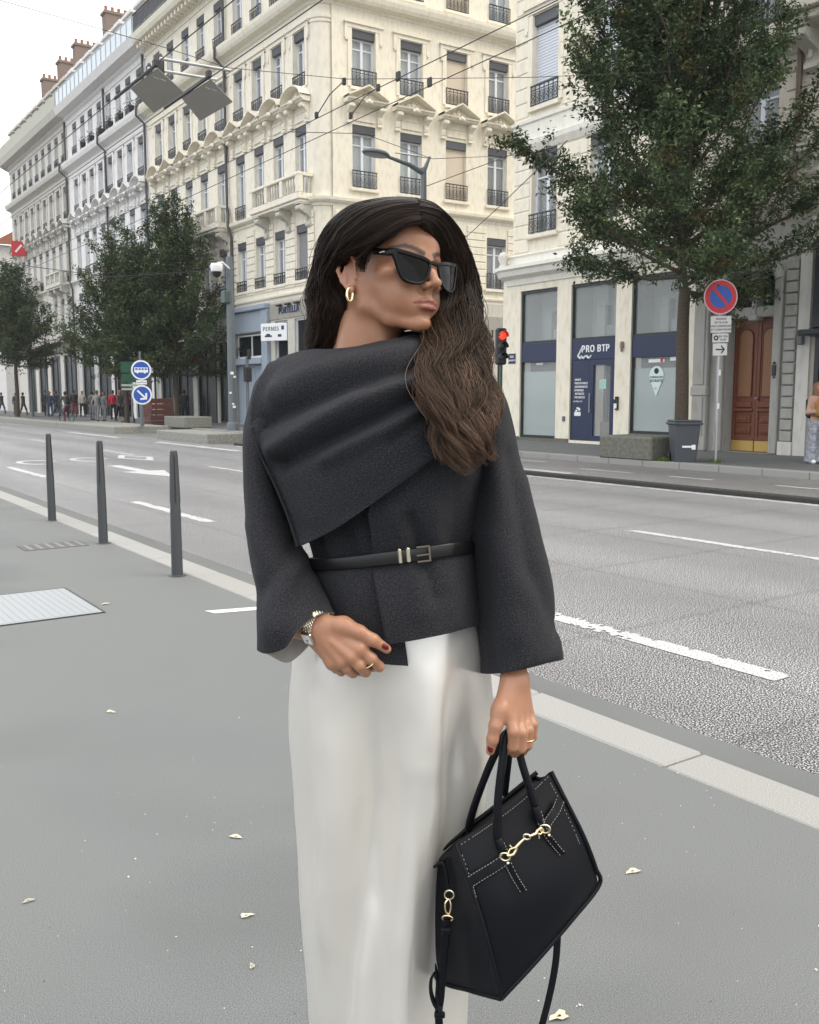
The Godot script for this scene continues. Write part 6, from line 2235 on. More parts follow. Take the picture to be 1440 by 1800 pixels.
func crowd() -> void:
	var dk := Color(0.02, 0.02, 0.025)
	var jean := Color(0.05, 0.07, 0.12)
	var grey := Color(0.16, 0.16, 0.165)
	var hr := Color(0.03, 0.02, 0.015)
	var list := [
		[Vector3(17.9585, 0.1, -57.0005), 0.3, 0, Color(0.40, 0.015, 0.03), dk, hr, "person in a bright red jacket and black trousers among the crowd"],
		[Vector3(17.4415, 0.1, -54.1175), -2.6, 1, Color(0.10, 0.09, 0.09), dk, Color(0.2, 0.14, 0.08), "person in dark grey just right of the red jacket"],
		[Vector3(16.6999, 0.1, -50.2981), 0.5, 1, Color(0.16, 0.02, 0.035), Color(0.012, 0.012, 0.014), hr, "person in a maroon top and black trousers left of the blue signs"],
		[Vector3(16.3067, 0.1, -53.398), 2.8, 0, grey, Color(0.2, 0.2, 0.2), hr, "person in light grey in the middle of the crowd, right of the pair"],
		[Vector3(15.9912, 0.1, -53.6181), 0.2, 1, Color(0.25, 0.25, 0.24), Color(0.22, 0.22, 0.22), Color(0.12, 0.08, 0.04), "person in pale grey coat and trousers walking in the crowd"],
		[Vector3(16.5095, 0.1, -56.351), -0.4, 0, Color(0.07, 0.07, 0.08), grey, hr, "person in charcoal with grey trousers, left of the pale grey coat"],
		[Vector3(18.7313, 0.1, -66.1476), 0.2, 1, Color(0.42, 0.36, 0.30), dk, Color(0.3, 0.2, 0.1), "person in a beige coat and black trousers"],
		[Vector3(18.2493, 0.1, -66.4839), 0.0, 0, Color(0.025, 0.025, 0.03), Color(0.2, 0.05, 0.05), hr, "person in a black jacket and dark red trousers behind the cyclist"],
		[Vector3(17.749, 0.1, -69.1024), 0.4, 1, Color(0.03, 0.035, 0.06), jean, hr, "person in a navy jacket and jeans left of the cyclist"],
		[Vector3(17.3854, 0.1, -69.3561), 3.0, 0, Color(0.05, 0.06, 0.1), jean, hr, "person in blue standing behind the thin dark post"],
		[Vector3(17.6615, 0.1, -71.5663), 0.0, 0, dk, dk, hr, "person all in black beside the thin dark post"],
		[Vector3(16.7975, 0.1, -74.7176), 0.2, 1, Color(0.08, 0.06, 0.05), Color(0.06, 0.05, 0.045), hr, "person in brown walking right of the leftmost trunk"],
		[Vector3(16.8555, 0.1, -77.3849), -0.3, 0, Color(0.06, 0.06, 0.065), Color(0.10, 0.09, 0.08), hr, "person in dark clothes left of the leftmost trunk"],
		[Vector3(17.0218, 0.1, -83.2259), 0.3, 1, Color(0.05, 0.055, 0.06), jean, hr, "person at the very left edge, walking"],
		[Vector3(20.0137, 0.1, -50.8114), 0.2, 0, Color(0.05, 0.05, 0.05), dk, hr, "person in black standing right of the left tree's trunk"]]
	for e in list: person(e[6], e[0], e[1] + rng.randf_range(-0.9, 0.9), e[2], e[3], e[4], e[5], rng.randf_range(0.94, 1.06))
	var cy := person("cyclist with a dark backpack and maroon trousers seen from behind", Vector3(15.128, -0.02, -56.705), 0.25, 2, Color(0.07, 0.07, 0.075), Color(0.10, 0.02, 0.035), hr, 0.98, "")
	var b := MB.new()
	b.box(Transform3D(Basis(Vector3.RIGHT, -0.3), Vector3(0, 1.34, 0.13)), Vector3(0.32, 0.46, 0.18), 0.05)
	obj("backpack", b, M.black, cy)
	var bike := thing("bicycle", "dark bicycle ridden by the cyclist on the far lane", "bicycle", Vector3(15.128, -0.02, -56.705), 0.25)
	for z in [0.52, -0.52]:
		b = MB.new()
		b.tube(loop3(Vector3(0, 0.34, z), Vector3(0, 0.32, 0), Vector3(0, 0, 0.32), 20), 0.022, 6, false)
		var w := obj("wheel", b, M.rubber, bike)
		b = MB.new()
		for k in 8: b.tube([Vector3(0, 0.34, z), Vector3(0, 0.34 + 0.31 * cos(TAU * k / 8), z + 0.31 * sin(TAU * k / 8))], 0.004, 4, false)
		obj("spokes", b, M.galvanised, w)
	b = MB.new()
	for s in [[Vector3(0, 0.34, 0.52), Vector3(0, 0.32, 0.05)], [Vector3(0, 0.32, 0.05), Vector3(0, 0.82, -0.38)], [Vector3(0, 0.32, 0.05), Vector3(0, 0.88, 0.2)], [Vector3(0, 0.8, 0.17), Vector3(0, 0.84, -0.36)], [Vector3(0, 0.34, 0.52), Vector3(0, 0.8, 0.17)], [Vector3(0, 0.34, -0.52), Vector3(0, 0.95, -0.34)]]:
		b.tube(s, 0.018, 6)
	obj("frame", b, M.dark_metal, bike)
	b = MB.new()
	b.tube([Vector3(-0.28, 1.0, -0.3), Vector3(0, 0.98, -0.36), Vector3(0.28, 1.0, -0.3)], 0.016, 6)
	obj("handlebar", b, M.dark_metal, bike)
	b = MB.new()
	b.box(at(Vector3(0, 0.9, 0.2)), Vector3(0.14, 0.06, 0.26), 0.03)
	obj("saddle", b, M.black, bike)
	# woman entering at the right edge
	var wr := person("person with fair hair, golden top, pale wide trousers and backpack at right edge", Vector3(18.30, 0.1, -11.3), 2.6, 3, Color(0.40, 0.25, 0.185), Color(0.36, 0.37, 0.40), Color(0.20, 0.10, 0.055), 0.95, "")
	b = MB.new()
	for s in [-1.0, 1.0]:
		var rows := []
		for e in [[0.98, 0.09, 0.115], [0.85, 0.105, 0.125], [0.7, 0.11, 0.12], [0.5, 0.105, 0.115], [0.3, 0.12, 0.125], [0.15, 0.135, 0.14], [0.05, 0.145, 0.15]]:
			var row := PackedVector3Array()
			for k in 20:
				var a := TAU * k / 20.0
				var rr: float = 1.0 + 0.10 * sin(a * 5.0 + s + e[0] * 4.0) + 0.05 * sin(a * 9.0 - e[0] * 9.0)
				row.append(Vector3(s * 0.095 + cos(a) * e[1] * rr, e[0], sin(a) * e[2] * rr))
			rows.append(row)
		b.sheet(rows, true, false)
	obj("trousers", b, pale_denim(), wr)
	b = MB.new()
	b.box(Transform3D(Basis(Vector3.RIGHT, 0.05), Vector3(0, 1.22, 0.2)), Vector3(0.34, 0.46, 0.18), 0.06)
	obj("backpack", b, M.black, wr)
	b = MB.new()
	b.lathe(Transform3D(Basis.from_scale(Vector3(1.0, 1.0, 0.8)), Vector3(0, 1.0, -0.2)), [Vector2(0.001, 0), Vector2(0.14, 0.03), Vector2(0.17, 0.14), Vector2(0.12, 0.26), Vector2(0.001, 0.28)], 14)
	obj("shoulder_bag", b, mat("tan_bag", Color(0.26, 0.135, 0.045), 0.6), wr)
	b = MB.new()
	b.lathe(Transform3D(Basis.from_scale(Vector3(1.0, 1.0, 0.85)), Vector3(0, 1.0, -0.02)), [Vector2(0.13, 0.0), Vector2(0.155, 0.05), Vector2(0.15, 0.2), Vector2(0.165, 0.34), Vector2(0.12, 0.44), Vector2(0.06, 0.47)], 18)
	obj("top", b, gold_top(), wr)
	for s in [-1.0, 1.0]:
		b = MB.new()
		b.box(at(Vector3(s * 0.12, 0.05, -0.09)), Vector3(0.09, 0.09, 0.24), 0.03)
		obj("shoe", b, M.white, wr)
	var hb := MB.new()
	hb.lathe(Transform3D(Basis.from_scale(Vector3(1, 1, 1)), Vector3(0, 1.30, 0.03)), [Vector2(0.06, 0.0), Vector2(0.115, 0.1), Vector2(0.11, 0.26), Vector2(0.12, 0.36), Vector2(0.09, 0.46), Vector2(0.001, 0.50)], 16)
	obj("hair", hb, mat("fair_hair", Color(0.17, 0.085, 0.045), 0.6), wr)

func pale_denim() -> StandardMaterial3D:
	var m := mat("pale_denim", Color(1, 1, 1), 0.85)
	m.albedo_texture = noise_tex(51, 0.02, 256, Color(0.36, 0.38, 0.44), Color(0.74, 0.74, 0.75), 4)
	m.uv1_triplanar = true
	m.uv1_scale = Vector3.ONE * 2.5
	return m

func gold_top() -> StandardMaterial3D:
	var m := mat("gold_top", Color(1, 1, 1), 0.8)
	m.albedo_texture = noise_tex(52, 0.05, 256, Color(0.36, 0.20, 0.10), Color(0.78, 0.58, 0.36), 3)
	m.uv1_triplanar = true
	m.uv1_scale = Vector3.ONE * 3.0
	return m

# smallest distance from p to a polyline
static func poly_dist(p: Vector2, pts: Array) -> float:
	var d := 1e9
	for i in pts.size() - 1:
		var a: Vector2 = pts[i]
		var ba: Vector2 = pts[i + 1] - a
		var h := clampf((p - a).dot(ba) / maxf(ba.dot(ba), 1e-9), 0.0, 1.0)
		d = minf(d, (p - a - ba * h).length())
	return d

func flat2(a: Array) -> Array:
	var o := []
	for p in a: o.append(Vector2(p.x, p.y))
	return o

# folds: [[polyline of points, height, width], ...]; raised along z where p is
func fold_height(p: Vector3, folds: Array) -> float:
	var h := 0.0
	var q2 := Vector2(p.x, p.y)
	for f in folds:
		var d := poly_dist(q2, f[0])
		if d < f[2] * 3.0:
			var e: float = f[1] * exp(-d * d / (f[2] * f[2]))
			if f.size() > 3: e *= smoothstep(f[3], f[3] - f[4], p.y)
			h += e
	return h

# cloth of some thickness through a grid of control points (rows from top to bottom, each from left to right)
func cloth(ctrl: Array, k: int, thick: float, folds := [], grain := 0.0) -> MB:
	var rows := []
	var tmp := []
	for r in ctrl: tmp.append(spline(r, k))
	var n: int = tmp[0].size()
	for i in n:
		var col := []
		for r in tmp: col.append(r[i])
		var dense := spline(col, k)
		for j in dense.size():
			if rows.size() <= j: rows.append(PackedVector3Array())
			rows[j].append(dense[j])
	var m := rows.size()
	var nrm := []
	for j in m:
		var line := PackedVector3Array()
		for i in n:
			var du: Vector3 = rows[j][mini(i + 1, n - 1)] - rows[j][maxi(i - 1, 0)]
			var dv: Vector3 = rows[mini(j + 1, m - 1)][i] - rows[maxi(j - 1, 0)][i]
			line.append(dv.cross(du).normalized())
		nrm.append(line)
	var front := []
	var back := []
	for j in m:
		var fr := PackedVector3Array()
		var bk := PackedVector3Array()
		for i in n:
			var p: Vector3 = rows[j][i]
			var h := fold_height(p, folds)
			if grain > 0.0: h += grain * (gn.get_noise_3d(p.x * 14.0, p.y * 14.0, p.z * 14.0))
			fr.append(p + nrm[j][i] * h)
			bk.append(p + nrm[j][i] * (h - thick))
		front.append(fr); back.append(bk)
	var b := MB.new()
	b.sheet(front, false, true)
	b.sheet(back, false, false)
	# rounded rim joining the two faces
	var rim := []
	for i in n: rim.append([front[0][i], back[0][i], nrm[0][i]])
	for j in range(1, m): rim.append([front[j][n - 1], back[j][n - 1], nrm[j][n - 1]])
	for i in range(n - 2, -1, -1): rim.append([front[m - 1][i], back[m - 1][i], nrm[m - 1][i]])
	for j in range(m - 2, 0, -1): rim.append([front[j][0], back[j][0], nrm[j][0]])
	var rr := []
	var L := rim.size()
	for s in 4:
		var line := PackedVector3Array()
		for i in L:
			var a: Vector3 = rim[i][0]
			var c: Vector3 = rim[i][1]
			var along: Vector3 = (rim[(i + 1) % L][0] - rim[(i - 1 + L) % L][0]).normalized()
			var outw: Vector3 = along.cross(rim[i][2]).normalized()
			var t := s / 3.0
			line.append(a.lerp(c, t) - outw * sin(t * PI) * thick * 0.4 * (-1.0))
		rr.append(line)
	b.sheet(rr, true, true)
	return b

# ring as [left, right, front depth, back depth] or as a closed list of points; sampled from right over the front to left and round the back
func ring(r: Array, n: int) -> Array:
	var out := []
	if r.size() > 4:
		var k := r.size()
		for i in n:
			var t := float(i) / n * k
			var j := int(t)
			out.append(cr(r[(j - 1 + k) % k], r[j % k], r[(j + 1) % k], r[(j + 2) % k], t - j))
		return out
	var c: Vector3 = (r[0] + r[1]) * 0.5
	var a: Vector3 = r[1] - c
	var up := Vector3.UP if absf(a.normalized().y) < 0.8 else Vector3.RIGHT
	var z := a.cross(up).normalized()
	if z.z < 0: z = -z
	for i in n:
		var t := TAU * i / n
		out.append(c + a * cos(t) + z * sin(t) * (r[2] if sin(t) > 0 else r[3]))
	return out

func loft(rings: Array, n: int, k: int, folds := [], grain := 0.0, shrink := 0.0) -> Array:
	var base := []
	for r in rings: base.append(ring(r, n))
	var rows := []
	for i in n:
		var col := []
		for r in base: col.append(r[i])
		var d := spline(col, k)
		for j in d.size():
			if rows.size() <= j: rows.append(PackedVector3Array())
			rows[j].append(d[j])
	for j in rows.size():
		var c := Vector3.ZERO
		for p in rows[j]: c += p
		c /= n
		for i in n:
			var p: Vector3 = rows[j][i]
			var o := (p - c).normalized()
			var h := 0.0
			if p.z > c.z - 0.02: h += fold_height(p, folds)
			if grain > 0.0: h += grain * gn.get_noise_3d(p.x * 12.0, p.y * 7.0, p.z * 12.0)
			rows[j][i] = p + o * (h - shrink)
	return rows

func woman_materials() -> void:
	var s := mat("skin", Color(1, 1, 1), 0.37)
	s.vertex_color_use_as_albedo = true
	s.subsurf_scatter_enabled = true
	s.subsurf_scatter_strength = 0.12
	s.normal_enabled = true
	s.normal_texture = noise_tex(31, 0.12, 512, Color.BLACK, Color.WHITE, 3, FastNoiseLite.TYPE_SIMPLEX, null, true, 1.2)
	s.normal_scale = 0.25
	s.uv1_triplanar = true
	s.uv1_scale = Vector3.ONE * 14.0
	var w := mat("wool", Color(1, 1, 1), 0.95)
	w.albedo_texture = noise_tex(32, 0.055, 1024, Color(0.025, 0.027, 0.034), Color(0.25, 0.255, 0.29), 4, FastNoiseLite.TYPE_SIMPLEX, Color(0.10, 0.104, 0.124))
	w.normal_enabled = true
	w.normal_texture = noise_tex(33, 0.09, 1024, Color.BLACK, Color.WHITE, 3, FastNoiseLite.TYPE_SIMPLEX, null, true, 5.0)
	w.normal_scale = 0.8
	w.uv1_triplanar = true
	w.uv1_scale = Vector3.ONE * 4.2
	mat("lining", Color(0.30, 0.28, 0.26), 0.6)
	mat("seam", Color(0.008, 0.008, 0.01), 0.9)
	var k := mat("satin", Color(0.76, 0.735, 0.69), 0.32)
	k.metallic = 0.5
	k.metallic_specular = 0.6
	k.normal_enabled = true
	k.normal_texture = noise_tex(34, 0.006, 512, Color.BLACK, Color.WHITE, 3, FastNoiseLite.TYPE_SIMPLEX, null, true, 1.5)
	k.normal_scale = 0.35
	k.uv1_triplanar = true
	k.uv1_scale = Vector3(2.2, 0.7, 2.2)
	mat("belt_leather", Color(0.006, 0.006, 0.007), 0.4)
	mat("gold", Color(0.86, 0.70, 0.42), 0.22, 1.0)
	mat("gold_pale", Color(0.88, 0.80, 0.62), 0.25, 1.0)
	mat("steel", Color(0.62, 0.61, 0.58), 0.25, 1.0)
	mat("glasses_black", Color(0.006, 0.006, 0.007), 0.15).metallic_specular = 0.3
	mat("lens", Color(0.004, 0.004, 0.005), 0.06).metallic_specular = 0.28
	mat("nail_red", Color(0.12, 0.003, 0.01), 0.15)
	var h := mat("hair", Color(1, 1, 1), 0.40)
	h.vertex_color_use_as_albedo = true
	h.metallic_specular = 0.32
	mat("hair_base", Color(0.012, 0.008, 0.006), 0.7)
	mat("shoe", Color(0.01, 0.01, 0.01), 0.3)

const SKIN := Color(0.325, 0.155, 0.088)

func woman() -> void:
	woman_materials()
	var o := thing("person", "woman in charcoal wool jacket with draped shawl, belt, white satin skirt and sunglasses", "person", Vector3(0.9156, 0, -1.3121), -0.60923)
	var body := MB.new()
	head(body, o)
	# ---- neck, trunk, arms and legs under the clothes
	var f := Field.new()
	f.cap(Vector3(-0.0627, 1.6312, -0.02), Vector3(-0.0792, 1.5363, -0.05), 0.056, 0.064, 0.02)
	f.cap(Vector3(-0.1779, 1.4725, -0.04), Vector3(0.089, 1.4725, -0.04), 0.05, 0.05, 0.05)
	f.cap(Vector3(-0.049, 1.4388, -0.02), Vector3(-0.0396, 1.3007, -0.02), 0.085, 0.085, 0.05)
	f.cap(Vector3(-0.0346, 1.3007, -0.02), Vector3(-0.0353, 1.0468, -0.02), 0.085, 0.10, 0.05)
	f.chain([Vector3(-0.1879, 1.4676, -0.04), Vector3(-0.2322, 1.2666, 0.02), Vector3(-0.1871, 1.1576, 0.125)], [0.04, 0.028, 0.024], 0.03)
	f.chain([Vector3(0.0989, 1.4676, -0.04), Vector3(0.1567, 1.2736, 0), Vector3(0.1716, 1.1135, 0.08)], [0.04, 0.033, 0.024], 0.03)
	f.chain([Vector3(-0.05, 0.95, -0.02), Vector3(-0.05, 0.5, 0.0), Vector3(-0.05, 0.1, -0.02), Vector3(-0.05, 0.04, 0.1)], [0.075, 0.05, 0.034, 0.028], 0.03)
	f.chain([Vector3(0.06, 0.95, -0.02), Vector3(0.055, 0.5, -0.02), Vector3(0.06, 0.1, -0.05), Vector3(0.06, 0.04, 0.07)], [0.075, 0.05, 0.034, 0.028], 0.03)
	var skin := func(_p: Vector3) -> Color: return SKIN
	f.net(body, 0.014, Transform3D(), skin)
	hands(body, o)
	obj("body", body, M.skin, o)
	for s in [[-0.05, 0.03], [0.06, 0.0]]:
		var sb := MB.new()
		sb.lathe(Transform3D(Basis.from_scale(Vector3(0.8, 1, 2.3)), Vector3(s[0], 0.0, s[1])), [Vector2(0.001, 0.0), Vector2(0.055, 0.0), Vector2(0.058, 0.03), Vector2(0.045, 0.065), Vector2(0.03, 0.08)], 16)
		obj("shoe", sb, M.shoe, o)
	skirt(o)
	jacket(o)
	hair(o)

func skirt(o: Node3D) -> void:
	var rings := [
		[Vector3(-0.1573, 1.2189, 0), Vector3(0.0963, 1.2289, 0), 0.105, 0.11],
		[Vector3(-0.1829, 1.1437, 0), Vector3(0.1206, 1.1437, 0), 0.125, 0.13],
		[Vector3(-0.2021, 1.0524, 0), Vector3(0.1374, 1.0524, 0), 0.135, 0.14],
		[Vector3(-0.2138, 0.939, 0), Vector3(0.1466, 0.939, 0), 0.135, 0.14],
		[Vector3(-0.2077, 0.8131, 0), Vector3(0.1378, 0.8131, 0), 0.13, 0.13],
		[Vector3(-0.2005, 0.6849, 0), Vector3(0.1207, 0.6849, 0), 0.128, 0.12],
		[Vector3(-0.1951, 0.5542, 0), Vector3(0.1115, 0.5542, 0), 0.13, 0.12],
		[Vector3(-0.1855, 0.421, 0), Vector3(0.1074, 0.421, 0), 0.132, 0.12],
		[Vector3(-0.1778, 0.2853, 0), Vector3(0.1073, 0.2853, 0), 0.134, 0.12],
		[Vector3(-0.1834, 0.1002, 0), Vector3(0.1194, 0.1002, 0), 0.14, 0.13],
		[Vector3(-0.1941, -0.0658, 0), Vector3(0.1316, -0.0658, 0), 0.145, 0.14]]
	var yt := 1.12
	var folds := [
		[flat2([Vector3(-0.0661, 1.0416, 0.13), Vector3(-0.0654, 0.8299, 0.13), Vector3(-0.0851, 0.6713, 0.13), Vector3(-0.1186, 0.5292, 0.13), Vector3(-0.1317, 0.363, 0.13), Vector3(-0.1392, 0.0172, 0.13)]), -0.032, 0.030, yt, 0.22],
		[flat2([Vector3(-0.0274, 1.0888, 0.13), Vector3(-0.0356, 0.8005, 0.13), Vector3(-0.0494, 0.6007, 0.13), Vector3(-0.0466, 0.3419, 0.13), Vector3(-0.0497, 0.0172, 0.13)]), -0.016, 0.030, yt - 0.05, 0.25],
		[flat2([Vector3(-0.1463, 1.0888, 0.13), Vector3(-0.1424, 0.7906, 0.13), Vector3(-0.1539, 0.6108, 0.13), Vector3(-0.1526, 0.3945, 0.13), Vector3(-0.159, 0.0172, 0.13)]), 0.014, 0.030, yt + 0.05, 0.25],
		[flat2([Vector3(-0.111, 0.9463, 0.13), Vector3(-0.0958, 0.7511, 0.13), Vector3(-0.076, 0.6108, 0.13), Vector3(-0.0847, 0.4466, 0.13), Vector3(-0.0934, 0.0172, 0.13)]), 0.010, 0.030, yt - 0.12, 0.3],
		[flat2([Vector3(-0.1625, 0.898, 0.13), Vector3(-0.1629, 0.6512, 0.13), Vector3(-0.1406, 0.3419, 0.13), Vector3(-0.1471, 0.0172, 0.13)]), -0.008, 0.016, yt - 0.2, 0.3],
		[flat2([Vector3(0.0019, 0.9463, 0.13), Vector3(-0.0113, 0.7511, 0.13), Vector3(-0.0286, 0.5497, 0.13), Vector3(-0.0358, 0.0172, 0.13)]), 0.008, 0.016, yt - 0.1, 0.25],
		[flat2([Vector3(0.0204, 0.9463, 0.13), Vector3(0.0189, 0.6914, 0.13), Vector3(0.0077, 0.4466, 0.13), Vector3(0.004, 0.0172, 0.13)]), -0.009, 0.017, yt - 0.15, 0.25],
		[flat2([Vector3(-0.1102, 1.0416, 0.13), Vector3(-0.1156, 0.8494, 0.13), Vector3(-0.1349, 0.6108, 0.13), Vector3(-0.1471, 0.0172, 0.13)]), 0.008, 0.020, yt - 0.05, 0.25],
		[flat2([Vector3(0.041, 1.1355, 0.13), Vector3(0.0299, 0.8299, 0.13), Vector3(0.0019, 0.631, 0.13), Vector3(-0.0135, 0.3945, 0.13), Vector3(-0.0199, 0.0172, 0.13)]), 0.022, 0.036, yt + 0.1, 0.3],
		[flat2([Vector3(0.0869, 1.0888, 0.13), Vector3(0.0658, 0.7511, 0.13), Vector3(0.0403, 0.4984, 0.13), Vector3(0.0318, 0.0172, 0.13)]), -0.016, 0.028, yt, 0.25],
		[flat2([Vector3(-0.0278, 0.9125, 0.13), Vector3(-0.0046, 0.8961, 0.13), Vector3(0.0232, 0.898, 0.13)]), 0.0022, 0.014],
		[flat2([Vector3(-0.1792, 1.0804, 0.1), Vector3(-0.1774, 0.7358, 0.1), Vector3(-0.1623, 0.3182, 0.1), Vector3(-0.1704, -0.013, 0.1)]), -0.006, 0.02, yt, 0.3]]
	var rows := loft(rings, 120, 9, folds, 0.0035)
	var b := MB.new()
	b.sheet(rows, true)
	b.sheet(loft(rings.slice(6), 120, 9, folds, 0.0035, 0.003), true, true)
	obj("skirt", b, M.satin, o)

func jacket(o: Node3D) -> void:
	var wool: Material = M.wool
	# trunk of the jacket under the shawl, down to the belt
	var b := MB.new()
	b.sheet(loft([
		[Vector3(-0.1064, 1.5968, -0.05), Vector3(0.0541, 1.6143, -0.05), 0.062, 0.06],
		[Vector3(-0.1224, 1.5774, -0.05), Vector3(0.0493, 1.5871, -0.05), 0.07, 0.065],
		[Vector3(-0.2176, 1.5461, -0.05), Vector3(0.1285, 1.554, -0.05), 0.08, 0.08],
		[Vector3(-0.2487, 1.4971, -0.04), Vector3(0.15, 1.4971, -0.04), 0.10, 0.10],
		[Vector3(-0.2357, 1.3996, -0.02), Vector3(0.1434, 1.3996, -0.02), 0.125, 0.12],
		[Vector3(-0.1965, 1.3118, -0.01), Vector3(0.1159, 1.3118, -0.01), 0.125, 0.12],
		[Vector3(-0.1736, 1.2537, 0), Vector3(0.1039, 1.2587, 0), 0.118, 0.115],
		[Vector3(-0.1652, 1.2189, 0), Vector3(0.1002, 1.2319, 0), 0.112, 0.11]], 96, 8, [
		[flat2([Vector3(-0.1101, 1.2923, 0.1), Vector3(-0.0876, 1.2365, 0.1)]), -0.008, 0.012],
		[flat2([Vector3(-0.1469, 1.2877, 0.1), Vector3(-0.1198, 1.2365, 0.1)]), 0.006, 0.012]], 0.002), true)
	var trunk := obj("jacket", b, wool, o)
	# overlapping right front above the belt
	b = cloth([
		[Vector3(-0.0044, 1.4664, 0.125), Vector3(0.04, 1.4664, 0.125), Vector3(0.086, 1.4659, 0.1), Vector3(0.1393, 1.4645, 0.04)],
		[Vector3(-0.0266, 1.3962, 0.14), Vector3(0.0266, 1.3962, 0.14), Vector3(0.0766, 1.3945, 0.115), Vector3(0.1298, 1.3898, 0.05)],
		[Vector3(-0.0625, 1.3272, 0.137), Vector3(-0.0044, 1.3299, 0.145), Vector3(0.0587, 1.3288, 0.12), Vector3(0.1135, 1.3226, 0.05)],
		[Vector3(-0.0612, 1.2874, 0.13), Vector3(-0.0045, 1.2905, 0.139), Vector3(0.0545, 1.2918, 0.116), Vector3(0.1062, 1.2854, 0.05)],
		[Vector3(-0.058, 1.2499, 0.124), Vector3(-0.0045, 1.2558, 0.132), Vector3(0.0503, 1.257, 0.111), Vector3(0.1008, 1.2518, 0.05)]], 9, 0.006, [
		[flat2([Vector3(0.0018, 1.3108, 0.1), Vector3(0.0147, 1.2784, 0.1), Vector3(0.0203, 1.2459, 0.1)]), -0.013, 0.011],
		[flat2([Vector3(-0.0183, 1.3201, 0.1), Vector3(-0.0073, 1.2784, 0.1), Vector3(-0.0037, 1.2459, 0.1)]), 0.007, 0.013],
		[flat2([Vector3(0.0366, 1.3247, 0.1), Vector3(0.0413, 1.2831, 0.1), Vector3(0.0442, 1.2459, 0.1)]), 0.008, 0.014],
		[flat2([Vector3(0.073, 1.3614, 0.1), Vector3(0.0779, 1.3155, 0.1), Vector3(0.0737, 1.2505, 0.1)]), -0.006, 0.012]], 0.003)
	obj("front_panel", b, wool, trunk)
	# skirt part of the jacket: under panel, then over panel
	b = cloth([
		[Vector3(-0.1639, 1.221, 0.05), Vector3(-0.1245, 1.23, 0.1), Vector3(-0.0814, 1.2368, 0.128), Vector3(-0.027, 1.2417, 0.135)],
		[Vector3(-0.1491, 1.1882, 0.07), Vector3(-0.1169, 1.1937, 0.12), Vector3(-0.0756, 1.1937, 0.142), Vector3(-0.018, 1.1943, 0.145)],
		[Vector3(-0.1391, 1.152, 0.08), Vector3(-0.1074, 1.1495, 0.13), Vector3(-0.0674, 1.1451, 0.15), Vector3(-0.0108, 1.1405, 0.15)],
		[Vector3(-0.1311, 1.1179, 0.09), Vector3(-0.0981, 1.1096, 0.138), Vector3(-0.0611, 1.0994, 0.155), Vector3(-0.0045, 1.097, 0.153)],
		[Vector3(-0.1294, 1.1016, 0.09), Vector3(-0.0945, 1.0915, 0.14), Vector3(-0.0584, 1.0828, 0.158), Vector3(-0.0018, 1.0763, 0.155)]], 8, 0.005, [], 0.003)
	obj("under_panel", b, wool, trunk)
	b = cloth([
		[Vector3(-0.0587, 1.233, 0.132), Vector3(-0.0179, 1.2408, 0.14), Vector3(0.0407, 1.2478, 0.128), Vector3(0.0977, 1.2455, 0.07), Vector3(0.1153, 1.2326, -0.02)],
		[Vector3(-0.0527, 1.2004, 0.152), Vector3(-0.0107, 1.2061, 0.158), Vector3(0.0466, 1.211, 0.146), Vector3(0.1017, 1.2055, 0.085), Vector3(0.1257, 1.1881, -0.02)],
		[Vector3(-0.0436, 1.1571, 0.162), Vector3(-0.0044, 1.1649, 0.168), Vector3(0.0518, 1.171, 0.155), Vector3(0.1042, 1.1668, 0.095), Vector3(0.1381, 1.1475, -0.02)],
		[Vector3(-0.0356, 1.1149, 0.168), Vector3(0.0018, 1.1217, 0.173), Vector3(0.0554, 1.1293, 0.16), Vector3(0.106, 1.1271, 0.1), Vector3(0.1465, 1.1065, -0.02)]], 9, 0.006, [
		[flat2([Vector3(0.023, 1.2365, 0.1), Vector3(0.0351, 1.2131, 0.1), Vector3(0.0416, 1.1896, 0.1)]), -0.011, 0.011],
		[flat2([Vector3(0.0046, 1.2365, 0.1), Vector3(0.0092, 1.2037, 0.1), Vector3(0.0139, 1.166, 0.1)]), 0.005, 0.014],
		[flat2([Vector3(0.0599, 1.2365, 0.1), Vector3(0.0694, 1.1943, 0.1), Vector3(0.0743, 1.1471, 0.1)]), 0.005, 0.016],
		[flat2([Vector3(-0.0508, 1.2225, 0.1), Vector3(-0.0408, 1.166, 0.1), Vector3(-0.0317, 1.0995, 0.1)]), 0.004, 0.008]], 0.003)
	obj("over_panel", b, wool, trunk)
	# back of the peplum
	b = cloth([
		[Vector3(0.1161, 1.2238, -0.03), Vector3(0.0424, 1.2024, -0.125), Vector3(-0.106, 1.197, -0.125), Vector3(-0.1678, 1.2211, 0.04)],
		[Vector3(0.1428, 1.1576, -0.03), Vector3(0.0543, 1.1192, -0.16), Vector3(-0.1196, 1.1192, -0.16), Vector3(-0.1722, 1.1744, 0.05)],
		[Vector3(0.1536, 1.0959, -0.03), Vector3(0.0663, 1.0361, -0.18), Vector3(-0.1327, 1.0304, -0.18), Vector3(-0.1808, 1.1059, 0.05)]], 8, 0.006, [], 0.003)
	obj("back_panel", b, wool, trunk)
